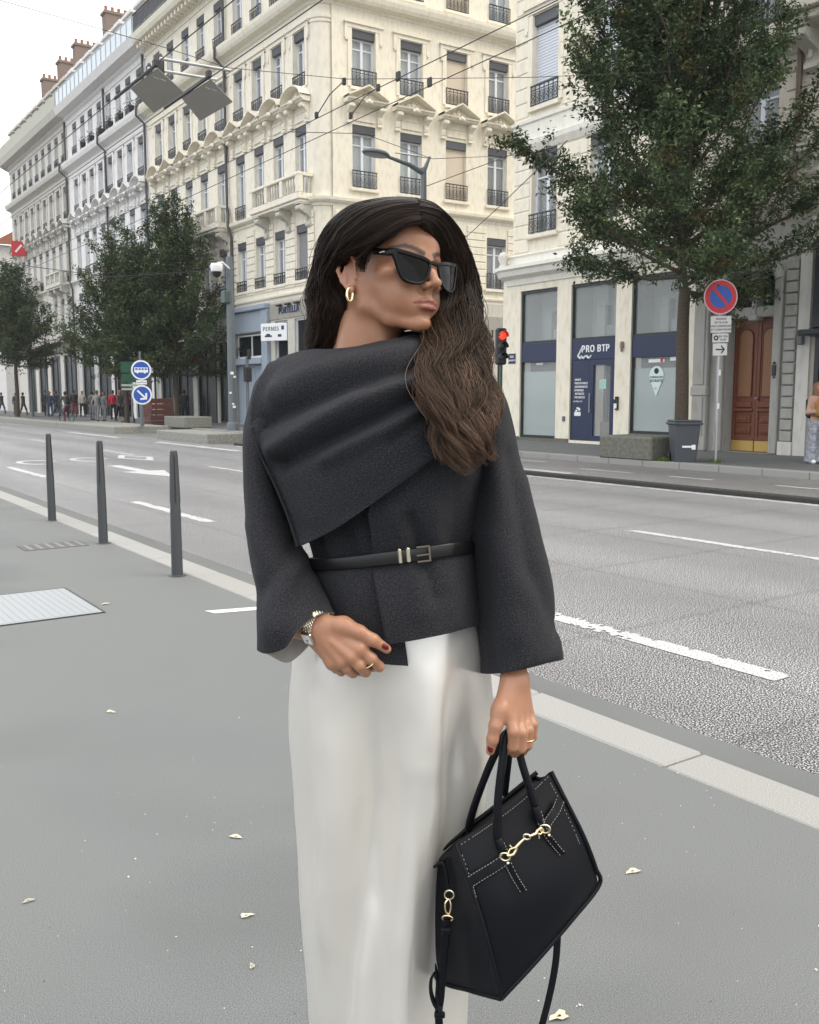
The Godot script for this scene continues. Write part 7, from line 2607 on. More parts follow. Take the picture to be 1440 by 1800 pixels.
	# sleeve on her left arm, wide and hanging
	var sl := [
		[Vector3(0.0794, 1.5739, -0.06), Vector3(0.1373, 1.5464, -0.06), 0.05, 0.06],
		[Vector3(0.0852, 1.5246, -0.05), Vector3(0.1586, 1.5148, -0.05), 0.07, 0.07],
		[Vector3(0.0906, 1.4482, -0.03), Vector3(0.1802, 1.4463, -0.03), 0.085, 0.08],
		[Vector3(0.0998, 1.3611, -0.01), Vector3(0.1987, 1.3611, -0.01), 0.095, 0.08],
		[Vector3(0.0991, 1.2897, 0.01), Vector3(0.2169, 1.2789, 0.01), 0.10, 0.08],
		[Vector3(0.1043, 1.2095, 0.03), Vector3(0.2328, 1.2056, 0.03), 0.098, 0.08],
		[Vector3(0.1104, 1.1255, 0.05), Vector3(0.2487, 1.1255, 0.05), 0.095, 0.08],
		[Vector3(0.1168, 1.079, 0.06), Vector3(0.2565, 1.0869, 0.06), 0.094, 0.08],
		[Vector3(0.2608, 1.0603, 0.06), Vector3(0.2224, 1.0723, 0.125), Vector3(0.1761, 1.069, 0.152), Vector3(0.1353, 1.0573, 0.135), Vector3(0.1195, 1.0426, 0.08), Vector3(0.1477, 1.0196, 0), Vector3(0.1969, 1.024, -0.02), Vector3(0.2441, 1.0422, 0)]]
	var sf := [
		[flat2([Vector3(0.1591, 1.4071, 0.1), Vector3(0.1786, 1.3155, 0.1), Vector3(0.1919, 1.2225, 0.1), Vector3(0.2177, 1.1755, 0.1), Vector3(0.2466, 1.1186, 0.1)]), -0.010, 0.014],
		[flat2([Vector3(0.1356, 1.4794, 0.1), Vector3(0.146, 1.3614, 0.1), Vector3(0.152, 1.2412, 0.1), Vector3(0.1674, 1.1281, 0.1)]), 0.008, 0.022],
		[flat2([Vector3(0.1139, 1.3797, 0.1), Vector3(0.1159, 1.2598, 0.1), Vector3(0.1225, 1.1471, 0.1), Vector3(0.1365, 1.0612, 0.1)]), -0.007, 0.013],
		[flat2([Vector3(0.1916, 1.3614, 0.1), Vector3(0.207, 1.2598, 0.1), Vector3(0.2266, 1.1943, 0.1), Vector3(0.2462, 1.1376, 0.1)]), 0.006, 0.014],
		[flat2([Vector3(0.1286, 1.2784, 0.1), Vector3(0.1662, 1.2131, 0.1), Vector3(0.199, 1.1849, 0.1)]), 0.005, 0.02]]
	b = MB.new()
	b.sheet(loft(sl, 72, 9, sf, 0.004), true)
	var s1 := obj("sleeve", b, wool, trunk)
	b = MB.new()
	var inner := loft(sl.slice(3), 72, 9, sf, 0.004, 0.006)
	b.sheet(inner, true, true)
	rim(b, loft(sl, 72, 9, sf, 0.004)[-1], inner[-1])
	obj("sleeve_lining", b, M.lining_dark if M.has("lining_dark") else mat("lining_dark", Color(0.05, 0.048, 0.047), 0.7), s1)
	# sleeve on her right arm: bent forward, open cuff showing the lining
	sl = [
		[Vector3(-0.2252, 1.5676, -0.05), Vector3(-0.1583, 1.5461, -0.05), 0.05, 0.06],
		[Vector3(-0.2638, 1.5283, -0.04), Vector3(-0.1876, 1.4853, -0.04), 0.07, 0.07],
		[Vector3(-0.2769, 1.4825, -0.03), Vector3(-0.209, 1.4286, -0.03), 0.08, 0.075],
		[Vector3(-0.2839, 1.4407, -0.02), Vector3(-0.2213, 1.378, -0.02), 0.085, 0.075],
		[Vector3(-0.2811, 1.362, 0), Vector3(-0.207, 1.313, 0), 0.085, 0.075],
		[Vector3(-0.2728, 1.2826, 0.03), Vector3(-0.1867, 1.2564, 0.03), 0.082, 0.07],
		[Vector3(-0.2579, 1.2169, 0.07), Vector3(-0.1618, 1.2227, 0.07), 0.078, 0.065],
		[Vector3(-0.2473, 1.1773, 0.1), Vector3(-0.1425, 1.1905, 0.1), 0.076, 0.06],
		[Vector3(-0.2405, 1.1374, 0.13), Vector3(-0.129, 1.1727, 0.13), 0.074, 0.058],
		[Vector3(-0.1189, 1.1628, 0.155), Vector3(-0.1418, 1.1695, 0.203), Vector3(-0.1686, 1.1491, 0.213), Vector3(-0.1901, 1.12, 0.21), Vector3(-0.2158, 1.1082, 0.19), Vector3(-0.2355, 1.1054, 0.16), Vector3(-0.2273, 1.0827, 0.115), Vector3(-0.1981, 1.0669, 0.1), Vector3(-0.1603, 1.0995, 0.1), Vector3(-0.1302, 1.1406, 0.12)]]
	sf = [
		[flat2([Vector3(-0.184, 1.258, 0.1), Vector3(-0.2029, 1.2318, 0.1), Vector3(-0.2312, 1.1943, 0.1)]), -0.009, 0.013],
		[flat2([Vector3(-0.1985, 1.2178, 0.1), Vector3(-0.2132, 1.166, 0.1), Vector3(-0.2255, 1.0995, 0.1)]), 0.007, 0.02],
		[flat2([Vector3(-0.1662, 1.2131, 0.1), Vector3(-0.1761, 1.166, 0.1), Vector3(-0.1908, 1.1186, 0.1)]), -0.005, 0.013],
		[flat2([Vector3(-0.2402, 1.4433, 0.1), Vector3(-0.2374, 1.3523, 0.1), Vector3(-0.2252, 1.2691, 0.1)]), 0.006, 0.022],
		[flat2([Vector3(-0.257, 1.2877, 0.1), Vector3(-0.2303, 1.2459, 0.1), Vector3(-0.1844, 1.2318, 0.1)]), 0.006, 0.014]]
	b = MB.new()
	b.sheet(loft(sl, 72, 9, sf, 0.004), true)
	var s2 := obj("sleeve", b, wool, trunk)
	b = MB.new()
	inner = loft(sl.slice(4), 72, 9, sf, 0.004, 0.005)
	b.sheet(inner, true, true)
	rim(b, loft(sl, 72, 9, sf, 0.004)[-1], inner[-1])
	obj("sleeve_lining", b, M.lining, s2)
	shawl(trunk)
	# belt, buckle and keepers
	var path := [Vector3(-0.1672, 1.2219, 0.055), Vector3(-0.1339, 1.2296, 0.098), Vector3(-0.0905, 1.2378, 0.128), Vector3(-0.0448, 1.2459, 0.143), Vector3(0, 1.2518, 0.146), Vector3(0.0404, 1.2565, 0.136), Vector3(0.0729, 1.2576, 0.115), Vector3(0.102, 1.2515, 0.06), Vector3(0.116, 1.237, -0.03), Vector3(0.0529, 1.2152, -0.125), Vector3(-0.106, 1.2024, -0.125), Vector3(-0.1703, 1.2086, -0.03), Vector3(-0.1672, 1.2219, 0.055)]
	var rows := [PackedVector3Array(), PackedVector3Array(), PackedVector3Array(), PackedVector3Array()]
	for p in spline(path, 10):
		var outw := Vector3(p.x - 0.01, 0, p.z).normalized()
		var hh := 0.0105
		rows[0].append(p + Vector3(0, -hh, 0)); rows[1].append(p + Vector3(0, -hh * 0.8, 0) + outw * 0.004)
		rows[2].append(p + Vector3(0, hh * 0.8, 0) + outw * 0.004); rows[3].append(p + Vector3(0, hh, 0))
	b = MB.new()
	b.sheet(rows)
	var belt := obj("belt", b, M.belt_leather, o)
	for e in [Vector3(-0.0151, 1.2521, 0.153), Vector3(-0.0018, 1.2539, 0.153)]:
		b = MB.new()
		b.box(Transform3D(Basis(Vector3(0, 0, 1), 0.08), e), Vector3(0.006, 0.024, 0.004), 0.0018)
		obj("belt_keeper", b, M.gold_pale, belt)
	b = MB.new()
	var bc: Vector3 = Vector3(0.0213, 1.2556, 0.152)
	var Bf := Transform3D(Basis(Vector3(0, 0, 1), 0.09) * Basis(Vector3.UP, 0.15), bc)
	b.box(Bf * at(Vector3(0.0105, 0, 0)), Vector3(0.003, 0.026, 0.004), 0.001)
	b.box(Bf * at(Vector3(0, 0.0115, 0)), Vector3(0.02, 0.003, 0.004), 0.001)
	b.box(Bf * at(Vector3(0, -0.0115, 0)), Vector3(0.02, 0.003, 0.004), 0.001)
	b.box(Bf * at(Vector3(-0.0, -0.001, 0.003)), Vector3(0.022, 0.0025, 0.002), 0.001)
	obj("buckle", b, mat("buckle_dark", Color(0.30, 0.26, 0.22), 0.3, 0.9), belt)

func rim(b: MB, a: PackedVector3Array, c: PackedVector3Array) -> void:
	b.sheet([a, c], true, false)

func shawl(o: Node3D) -> void:
	var ctrl := [
		[Vector3(-0.2289, 1.5464, -0.06), Vector3(-0.1709, 1.5552, -0.03), Vector3(-0.1006, 1.558, 0), Vector3(-0.0378, 1.5648, 0.02), Vector3(0.0144, 1.5926, -0.01), Vector3(0.0552, 1.6045, -0.08)],
		[Vector3(-0.2389, 1.5593, -0.035), Vector3(-0.177, 1.5779, 0), Vector3(-0.1029, 1.5817, 0.035), Vector3(-0.0323, 1.5916, 0.055), Vector3(0.017, 1.6057, 0.02), Vector3(0.0693, 1.615, -0.06)],
		[Vector3(-0.2468, 1.5389, 0.005), Vector3(-0.1711, 1.5588, 0.055), Vector3(-0.0922, 1.5655, 0.09), Vector3(-0.0269, 1.5739, 0.1), Vector3(0.0238, 1.5826, 0.07), Vector3(0.0822, 1.5826, 0)],
		[Vector3(-0.2589, 1.4972, 0.035), Vector3(-0.1718, 1.5135, 0.095), Vector3(-0.0838, 1.5306, 0.13), Vector3(-0.0175, 1.5477, 0.14), Vector3(0.0304, 1.5595, 0.105), Vector3(0.0984, 1.5535, 0.02)],
		[Vector3(-0.262, 1.4526, 0.05), Vector3(-0.172, 1.4635, 0.115), Vector3(-0.0766, 1.487, 0.155), Vector3(-0.0104, 1.5112, 0.16), Vector3(0.0372, 1.529, 0.125), Vector3(0.1087, 1.5232, 0.04)],
		[Vector3(-0.2501, 1.4064, 0.06), Vector3(-0.168, 1.414, 0.125), Vector3(-0.0693, 1.4424, 0.168), Vector3(-0.0034, 1.4735, 0.17), Vector3(0.0458, 1.4956, 0.135), Vector3(0.1175, 1.4935, 0.05)],
		[Vector3(-0.2253, 1.3587, 0.07), Vector3(-0.1563, 1.3644, 0.132), Vector3(-0.0651, 1.394, 0.17), Vector3(0.0035, 1.4331, 0.172), Vector3(0.0566, 1.4623, 0.135), Vector3(0.1252, 1.4694, 0.05)],
		[Vector3(-0.2017, 1.3089, 0.085), Vector3(-0.1429, 1.3156, 0.138), Vector3(-0.063, 1.3532, 0.163), Vector3(0.0139, 1.4026, 0.168), Vector3(0.0693, 1.44, 0.13), Vector3(0.131, 1.4526, 0.05)],
		[Vector3(-0.1816, 1.2588, 0.105), Vector3(-0.1269, 1.288, 0.14), Vector3(-0.0616, 1.3332, 0.158), Vector3(0.0192, 1.3934, 0.162), Vector3(0.0766, 1.4284, 0.128), Vector3(0.133, 1.4452, 0.05)]]
	var folds := [
		# groove under the neck roll, the long middle groove with its ridge, and the lower sweep
		[flat2([Vector3(0.1164, 1.5898, 0.1), Vector3(0.018, 1.5508, 0.1), Vector3(-0.036, 1.5402, 0.1), Vector3(-0.0991, 1.5188, 0.1), Vector3(-0.1625, 1.4928, 0.1), Vector3(-0.2354, 1.4596, 0.1)]), -0.019, 0.014],
		[flat2([Vector3(0.0629, 1.5464, 0.1), Vector3(0.0252, 1.5259, 0.1), Vector3(-0.0271, 1.5063, 0.1), Vector3(-0.0904, 1.483, 0.1), Vector3(-0.1494, 1.4542, 0.1), Vector3(-0.218, 1.4161, 0.1)]), 0.018, 0.017],
		[flat2([Vector3(0.072, 1.533, 0.1), Vector3(0.0289, 1.5081, 0.1), Vector3(-0.0181, 1.4848, 0.1), Vector3(-0.0724, 1.4596, 0.1), Vector3(-0.1361, 1.4288, 0.1), Vector3(-0.2094, 1.3907, 0.1)]), -0.021, 0.013],
		[flat2([Vector3(0.0325, 1.4919, 0.1), Vector3(-0.0109, 1.4659, 0.1), Vector3(-0.0635, 1.4388, 0.1), Vector3(-0.1273, 1.4052, 0.1)]), 0.012, 0.014],
		[flat2([Vector3(0.0452, 1.4901, 0.1), Vector3(0.0045, 1.4569, 0.1), Vector3(-0.0272, 1.4343, 0.1)]), -0.008, 0.009],
		[flat2([Vector3(0.009, 1.5703, 0.1), Vector3(-0.0629, 1.5579, 0.1), Vector3(-0.1439, 1.5402, 0.1), Vector3(-0.2164, 1.5063, 0.1)]), 0.010, 0.018],
		[flat2([Vector3(0.0225, 1.5419, 0.1), Vector3(-0.018, 1.5259, 0.1), Vector3(-0.0631, 1.5134, 0.1)]), -0.006, 0.007],
		[flat2([Vector3(-0.2246, 1.5508, 0.1), Vector3(-0.2417, 1.5063, 0.1), Vector3(-0.2464, 1.4524, 0.1)]), -0.004, 0.012],
		[flat2([Vector3(0.0363, 1.4161, 0.1), Vector3(-0.0595, 1.3265, 0.1), Vector3(-0.1748, 1.258, 0.1)]), 0.003, 0.01]]
	var b := cloth(ctrl, 11, 0.007, folds, 0.004)
	var s := obj("shawl", b, M.wool, o)
	# seam down the side where the shawl is sewn to the sleeve
	b = MB.new()
	var pts := spline([Vector3(-0.258, 1.4492, 0.058), Vector3(-0.2437, 1.4071, 0.071), Vector3(-0.2198, 1.3598, 0.082), Vector3(-0.1975, 1.3103, 0.096), Vector3(-0.1796, 1.2621, 0.114)], 6)
	b.tube(pts, 0.0022, 6)
	obj("seam", b, M.seam, s)

func hands(b: MB, o: Node3D) -> void:
	# her right hand holds the front edge of the jacket
	var f := Field.new()
	f.cap(Vector3(-0.1855, 1.1426, 0.14), Vector3(-0.1488, 1.1423, 0.172), 0.027, 0.0225, 0.012)
	f.cap(Vector3(-0.153, 1.146, 0.165), Vector3(-0.1422, 1.1304, 0.168), 0.018, 0.018, 0.012)
	var mc := [Vector3(-0.0763, 1.1186, 0.205), Vector3(-0.0884, 1.1061, 0.208), Vector3(-0.1036, 1.0964, 0.202), Vector3(-0.1193, 1.0917, 0.192)]
	var ws := [Vector3(-0.1384, 1.1501, 0.178), Vector3(-0.1409, 1.1434, 0.18), Vector3(-0.1429, 1.1357, 0.178), Vector3(-0.1454, 1.1278, 0.172)]
	for i in 4: f.cap(ws[i], mc[i], 0.0165, 0.0118 - 0.0006 * i, 0.014)
	f.cap(mc[0], mc[3], 0.011, 0.0095, 0.012)
	f.chain([mc[0], Vector3(-0.0582, 1.1026, 0.205), Vector3(-0.0466, 1.0857, 0.19), Vector3(-0.058, 1.0792, 0.168), Vector3(-0.0699, 1.0879, 0.16)], [0.0112, 0.0098, 0.0086, 0.008, 0.0068], 0.005)
	f.chain([mc[1], Vector3(-0.0763, 1.0928, 0.208), Vector3(-0.0677, 1.0775, 0.19), Vector3(-0.0768, 1.0719, 0.168), Vector3(-0.0861, 1.0806, 0.16)], [0.0108, 0.0098, 0.0088, 0.008, 0.0068], 0.004)
	f.chain([mc[2], Vector3(-0.0951, 1.0859, 0.2), Vector3(-0.0874, 1.0742, 0.185), Vector3(-0.094, 1.0701, 0.165), Vector3(-0.1024, 1.0781, 0.158)], [0.0102, 0.0092, 0.0084, 0.0076, 0.0066], 0.004)
	f.chain([mc[3], Vector3(-0.1136, 1.0824, 0.188), Vector3(-0.1066, 1.0734, 0.176), Vector3(-0.1104, 1.0713, 0.16), Vector3(-0.1161, 1.0791, 0.155)], [0.0092, 0.0082, 0.0074, 0.0068, 0.006], 0.004)
	f.chain([Vector3(-0.1283, 1.1502, 0.182), Vector3(-0.1009, 1.1521, 0.197), Vector3(-0.0761, 1.1446, 0.206)], [0.016, 0.0145, 0.0115], 0.012)
	f.chain([Vector3(-0.0761, 1.1446, 0.206), Vector3(-0.0554, 1.1322, 0.206), Vector3(-0.0348, 1.1164, 0.2)], [0.0112, 0.0102, 0.0078], 0.006)
	# tendons and knuckles
	for i in 4:
		f.cap(ws[i].lerp(mc[i], 0.45) + Vector3(0, 0.002, 0.0115), mc[i] + Vector3(0, 0.001, 0.006), 0.003, 0.0062, 0.008)
	var skin := func(p: Vector3) -> Color:
		var w := 1.0 + 0.06 * gn.get_noise_3d(p.x * 40.0, p.y * 40.0, p.z * 40.0)
		return Color(0.365 * w, 0.182 * w, 0.108 * w)
	for q2 in f.prims:
		q2[3] *= 0.92; q2[4] *= 0.92; q2[5] *= 0.8
	f.net(b, 0.0026, Transform3D(), skin)
	# her left hand closes on the bag handles
	f = Field.new()
	f.chain([Vector3(0.172, 1.1148, 0.085), Vector3(0.1713, 1.0722, 0.105), Vector3(0.1698, 1.0467, 0.122)], [0.024, 0.0205, 0.0185], 0.012)
	f.cap(Vector3(0.1635, 1.048, 0.12), Vector3(0.1774, 1.048, 0.12), 0.0165, 0.0165, 0.012)
	mc = [Vector3(0.1617, 0.9942, 0.152), Vector3(0.1737, 0.9863, 0.143), Vector3(0.1853, 0.983, 0.131), Vector3(0.1943, 0.9861, 0.118)]
	ws = [Vector3(0.1627, 1.041, 0.128), Vector3(0.1684, 1.0407, 0.127), Vector3(0.1742, 1.0397, 0.124), Vector3(0.1793, 1.0385, 0.12)]
	for i in 4: f.cap(ws[i], mc[i], 0.0155, 0.012 - 0.0006 * i, 0.014)
	f.chain([mc[0], Vector3(0.1648, 0.9737, 0.168), Vector3(0.1648, 0.9474, 0.163), Vector3(0.1577, 0.9348, 0.145), Vector3(0.1534, 0.9413, 0.132)], [0.0118, 0.0104, 0.0092, 0.0084, 0.007], 0.005)
	f.chain([mc[1], Vector3(0.1784, 0.9689, 0.16), Vector3(0.1783, 0.9419, 0.156), Vector3(0.1703, 0.928, 0.14), Vector3(0.1644, 0.9332, 0.126)], [0.0114, 0.0102, 0.0092, 0.0084, 0.007], 0.004)
	f.chain([mc[2], Vector3(0.1906, 0.9695, 0.149), Vector3(0.1905, 0.9437, 0.146), Vector3(0.1843, 0.9274, 0.131), Vector3(0.1765, 0.9301, 0.118)], [0.0108, 0.0098, 0.0088, 0.008, 0.0066], 0.004)
	f.chain([mc[3], Vector3(0.2001, 0.9729, 0.132), Vector3(0.2008, 0.9517, 0.129), Vector3(0.1953, 0.9361, 0.116), Vector3(0.1879, 0.9386, 0.107)], [0.0098, 0.0088, 0.0078, 0.007, 0.006], 0.004)
	f.chain([Vector3(0.1576, 1.029, 0.135), Vector3(0.144, 1.0046, 0.155), Vector3(0.136, 0.9823, 0.166)], [0.0165, 0.014, 0.0115], 0.012)
	f.chain([Vector3(0.136, 0.9823, 0.166), Vector3(0.1316, 0.9606, 0.168), Vector3(0.1286, 0.9399, 0.163)], [0.0112, 0.01, 0.0078], 0.006)
	for i in 4:
		f.cap(ws[i].lerp(mc[i], 0.4) + Vector3(0, 0, 0.012), mc[i] + Vector3(0, 0, 0.006), 0.003, 0.006, 0.008)
	for q2 in f.prims:
		q2[3] *= 0.92; q2[4] *= 0.92; q2[5] *= 0.8
	f.net(b, 0.0026, Transform3D(), skin)
	# nails
	for e in [[Vector3(-0.0372, 1.1223, 0.2085), Vector3(0.0135, 0.0085, 0.0028), -0.62, 0.15], [Vector3(0.1279, 0.9467, 0.171), Vector3(0.0095, 0.014, 0.003), 0.18, -0.1]]:
		var n := MB.new()
		n.lathe(Transform3D(Basis(Vector3(0, 0, 1), e[2]) * Basis(Vector3.UP, e[3]) * Basis.from_scale(e[1]) * Basis(Vector3.RIGHT, PI / 2), e[0]), [Vector2(0.5, -0.2), Vector2(0.5, 0.2), Vector2(0.42, 0.6), Vector2(0.25, 0.9), Vector2(0.001, 1.0)], 14)
		obj("nail", n, M.nail_red, o)
	# rings
	for e in [[Vector3(-0.0635, 1.098, 0.2045), Vector3(-0.0582, 1.1026, 0.205), Vector3(-0.0524, 1.0943, 0.198), 0.0108], [Vector3(0.1901, 0.9549, 0.148), Vector3(0.1906, 0.9695, 0.149), Vector3(0.1905, 0.9437, 0.146), 0.0102]]:
		var n := MB.new()
		var ax: Vector3 = (e[2] - e[1]).normalized()
		var u := ax.cross(Vector3(0, 0, 1)).normalized()
		var w := ax.cross(u)
		var pts := []
		for k in 21: pts.append(e[0] + (u * cos(TAU * k / 20.0) + w * sin(TAU * k / 20.0)) * e[3])
		n.tube(pts, 0.0011, 6, false)
		obj("ring", n, M.gold, o)
	# wrist watch: square case and five rows of links
	var wt := MB.new()
	var c: Vector3 = Vector3(-0.1412, 1.1445, 0.177)
	var ax := (Vector3(-0.1383, 1.1416, 0.18) - Vector3(-0.1803, 1.1429, 0.145)).normalized()
	var u := Vector3(0, 0, 1)
	u = (u - ax * u.dot(ax)).normalized()
	var w2 := ax.cross(u)
	var case_a := -0.55
	var Cf := Transform3D(Basis(ax, (w2 * sin(case_a) * -1.0 + u * cos(case_a)).cross(ax) * -1.0, u * cos(case_a) - w2 * sin(case_a)).orthonormalized(), c + (u * cos(case_a) - w2 * sin(case_a)) * 0.0262)
	wt.box(Cf, Vector3(0.021, 0.022, 0.005), 0.0015)
	var watch := obj("watch", wt, M.steel, o)
	wt = MB.new()
	wt.box(Cf * at(Vector3(0, 0, 0.0028)), Vector3(0.016, 0.017, 0.001))
	obj("dial", wt, mat("dial", Color(0.7, 0.69, 0.66), 0.4), watch)
	wt = MB.new()
	wt.box(Cf * at(Vector3(0, 0.003, 0.0036)), Vector3(0.0008, 0.007, 0.0005)); wt.box(Cf * at(Vector3(0.002, 0, 0.0036)), Vector3(0.005, 0.0008, 0.0005))
	obj("watch_hand", wt, M.black, watch)
	var lm := MB.new()
	lm.box(Transform3D(), Vector3(0.0034, 0.0046, 0.0026), 0.001)
	var lms := [lm.mesh(M.steel), lm.mesh(M.gold)]
	for r in 5:
		for k in 34:
			var a := TAU * (k + 0.5 * (r % 2)) / 34.0
			var dirn := u * cos(a) + w2 * sin(a)
			var da := absf(angle_difference(a, -case_a * -1.0))
			if dirn.dot(Cf.basis.z) > 0.9: continue
			inst("watch_link", lms[r % 2], watch, Transform3D(Basis(ax, dirn.cross(ax), dirn), c + ax * (r - 2) * 0.0036 + dirn * 0.0245))

func head_frame() -> Transform3D:
	var B := Basis(Vector3(0, 0, 1), deg_to_rad(-6.4)) * Basis(Vector3.UP, deg_to_rad(44.8)) * Basis(Vector3.RIGHT, deg_to_rad(-7.6))
	return Transform3D(B * Basis.from_scale(Vector3(0.01022, 0.00858, 0.01022)), Vector3(-0.0376, 1.6883, 0))

# the head in centimetres: origin between the ears, x to her left, y up, z forwards
func head(b: MB, o: Node3D) -> void:
	var H := head_frame()
	var f := Field.new()
	f.ell(Vector3(0, 5.4, -0.9), Vector3(7.3, 9.4, 9.0), 1.0)
	f.ell(Vector3(0, 5.8, 3.0), Vector3(6.4, 6.4, 6.1), 1.5)
	f.ell(Vector3(0, -0.6, 2.9), Vector3(6.0, 6.6, 6.1), 1.8)
	f.ell(Vector3(0, -5.3, 3.4), Vector3(4.4, 4.2, 5.0), 1.6)
	for s in [-1.0, 1.0]:
		f.cap(Vector3(s * 5.0, -5.8, 0.8), Vector3(s * 3.2, -8.2, 4.6), 1.05, 1.05, 1.2)
		f.cap(Vector3(s * 3.2, -8.2, 4.6), Vector3(s * 0.8, -9.2, 7.5), 1.05, 1.15, 1.1)
		f.cap(Vector3(s * 5.4, -1.0, 0.5), Vector3(s * 5.0, -5.6, 1.0), 1.3, 1.2, 1.6)
		f.ell(Vector3(s * 4.5, 0.0, 5.6), Vector3(2.0, 1.4, 2.5), 1.3, 1, Basis(Vector3.UP, s * 0.6))
		f.ell(Vector3(s * 3.0, -4.0, 5.5), Vector3(2.15, 3.0, 2.5), 1.8)
		f.cap(Vector3(s * 1.0, 3.6, 8.1), Vector3(s * 4.6, 3.7, 6.2), 0.95, 0.8, 1.2)
	f.ell(Vector3(0, -5.5, 7.0), Vector3(2.9, 2.7, 2.5), 1.4)
	f.ell(Vector3(0, -8.9, 7.7), Vector3(1.45, 1.25, 1.6), 0.9)
	for s in [-1.0, 1.0]:
		f.ell(Vector3(s * 3.2, 1.7, 8.9), Vector3(1.9, 1.2, 1.1), 0.9, -1)
	# nose
	f.cap(Vector3(0, 2.9, 8.3), Vector3(0, 0.0, 9.9), 0.72, 0.78, 1.3)
	f.cap(Vector3(0, 0.0, 9.9), Vector3(0, -1.75, 10.95), 0.74, 0.78, 0.7)
	f.ell(Vector3(0, -1.85, 11.05), Vector3(0.86, 0.72, 0.8), 0.5)
	for s in [-1.0, 1.0]:
		f.ell(Vector3(s * 1.12, -2.35, 9.85), Vector3(0.62, 0.68, 0.95), 0.55)
		f.ell(Vector3(s * 0.52, -2.75, 10.35), Vector3(0.30, 0.34, 0.52), 0.2, -1)
		f.cap(Vector3(s * 0.3, -3.3, 9.55), Vector3(s * 0.42, -4.5, 9.55), 0.16, 0.2, 0.5)
	f.cap(Vector3(0, -2.3, 10.7), Vector3(0, -3.1, 9.5), 0.42, 0.4, 0.5)
	# lips
	for s in [-1.0, 1.0]:
		f.cap(Vector3(s * 0.42, -4.95, 9.75), Vector3(s * 1.5, -5.2, 9.3), 0.40, 0.34, 0.35)
		f.cap(Vector3(s * 1.5, -5.2, 9.3), Vector3(s * 2.45, -5.6, 8.45), 0.34, 0.16, 0.35)
		f.cap(Vector3(0, -6.25, 9.72), Vector3(s * 1.3, -6.15, 9.3), 0.54, 0.42, 0.4)
		f.cap(Vector3(s * 1.3, -6.15, 9.3), Vector3(s * 2.35, -5.72, 8.45), 0.40, 0.15, 0.35)
		f.cap(Vector3(s * 0.5, -5.62, 10.22), Vector3(s * 1.5, -5.66, 9.72), 0.10, 0.10, 0.28, -1)
		f.cap(Vector3(s * 1.5, -5.66, 9.72), Vector3(s * 2.5, -5.7, 8.68), 0.10, 0.08, 0.25, -1)
	f.cap(Vector3(-0.5, -5.62, 10.22), Vector3(0.5, -5.62, 10.22), 0.10, 0.10, 0.28, -1)
	f.ell(Vector3(0, -7.45, 9.75), Vector3(1.5, 0.5, 0.62), 0.8, -1)
	# neck
	f.cap(Vector3(-0.4, -3.5, -2.0), Vector3(-1.6, -17.0, -4.0), 5.2, 5.0, 1.6)
	f.cap(Vector3(-4.2, -3.5, -0.8), Vector3(-1.2, -15.5, 1.2), 1.3, 1.0, 2.2)
	# ears: shell, hollow, rim and lobe
	for s in [-1.0, 1.0]:
		var E := func(y: float, z: float, out: float) -> Vector3: return Vector3(s * (6.75 + out), y * 1.2, z)
		f.ell(E.call(0.2, -1.0, 0.35), Vector3(0.42, 2.6, 1.5), 0.5, 1, Basis(Vector3.UP, s * -0.42) * Basis(Vector3.RIGHT, 0.2))
		f.ell(E.call(-0.1, -0.55, 0.95), Vector3(0.55, 1.25, 0.85), 0.35, -1, Basis(Vector3.UP, s * -0.42))
		f.ell(E.call(1.5, -0.95, 0.95), Vector3(0.42, 0.95, 0.75), 0.3, -1, Basis(Vector3.UP, s * -0.42))
		f.chain([E.call(0.6, 0.35, 0.5), E.call(1.9, 0.45, 0.7), E.call(2.9, -0.2, 0.95), E.call(3.1, -1.3, 1.2), E.call(2.3, -2.4, 1.45), E.call(0.8, -2.7, 1.45), E.call(-0.8, -2.1, 1.15), E.call(-1.9, -1.2, 0.75)], [0.2, 0.27, 0.31, 0.33, 0.34, 0.32, 0.3, 0.32], 0.25)
		f.chain([E.call(1.5, -1.5, 0.95), E.call(0.3, -1.75, 1.0), E.call(-0.9, -1.3, 0.85)], [0.2, 0.24, 0.22], 0.3)
		f.ell(E.call(-2.2, -0.6, 0.55), Vector3(0.42, 0.85, 0.72), 0.5)
		f.ell(E.call(-0.3, 0.45, 0.45), Vector3(0.35, 0.6, 0.35), 0.3)
	var lipc := Color(0.25, 0.095, 0.068)
	var dark := Color(0.020, 0.013, 0.010)
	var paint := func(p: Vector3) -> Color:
		var n := gn.get_noise_3d(p.x * 3.0, p.y * 3.0, p.z * 3.0)
		var n2 := gn.get_noise_3d(p.x * 0.5 + 9.0, p.y * 0.5, p.z * 0.5)
		var c := SKIN * (1.0 + 0.05 * n + 0.05 * n2)
		# warmer cheeks, nose tip and ears
		var ck := exp(-((p - Vector3(signf(p.x) * 4.4, -1.6, 6.2)).length_squared()) / 7.0)
		c = c.lerp(Color(0.42, 0.20, 0.13), 0.35 * ck)
		if absf(p.x) > 6.9 and p.y < 4.0: c = c.lerp(Color(0.47, 0.225, 0.155), 0.5)
		var cheek_shade := exp(-((p - Vector3(signf(p.x) * 4.8, -3.4, 5.0)) / Vector3(1.6, 1.5, 2.6)).length_squared())  # shading under the cheekbones, painted into the skin colour
		c *= 1.0 - 0.22 * cheek_shade
		var jaw_shade := exp(-pow((p.y + 8.2 - 0.32 * (6.5 - p.z)) / 1.3, 2.0)) * smoothstep(7.0, 4.0, p.z)  # painted shading along the jawline, likewise in the skin colour
		c *= 1.0 - 0.15 * jaw_shade
		# lips
		var ax := absf(p.x)
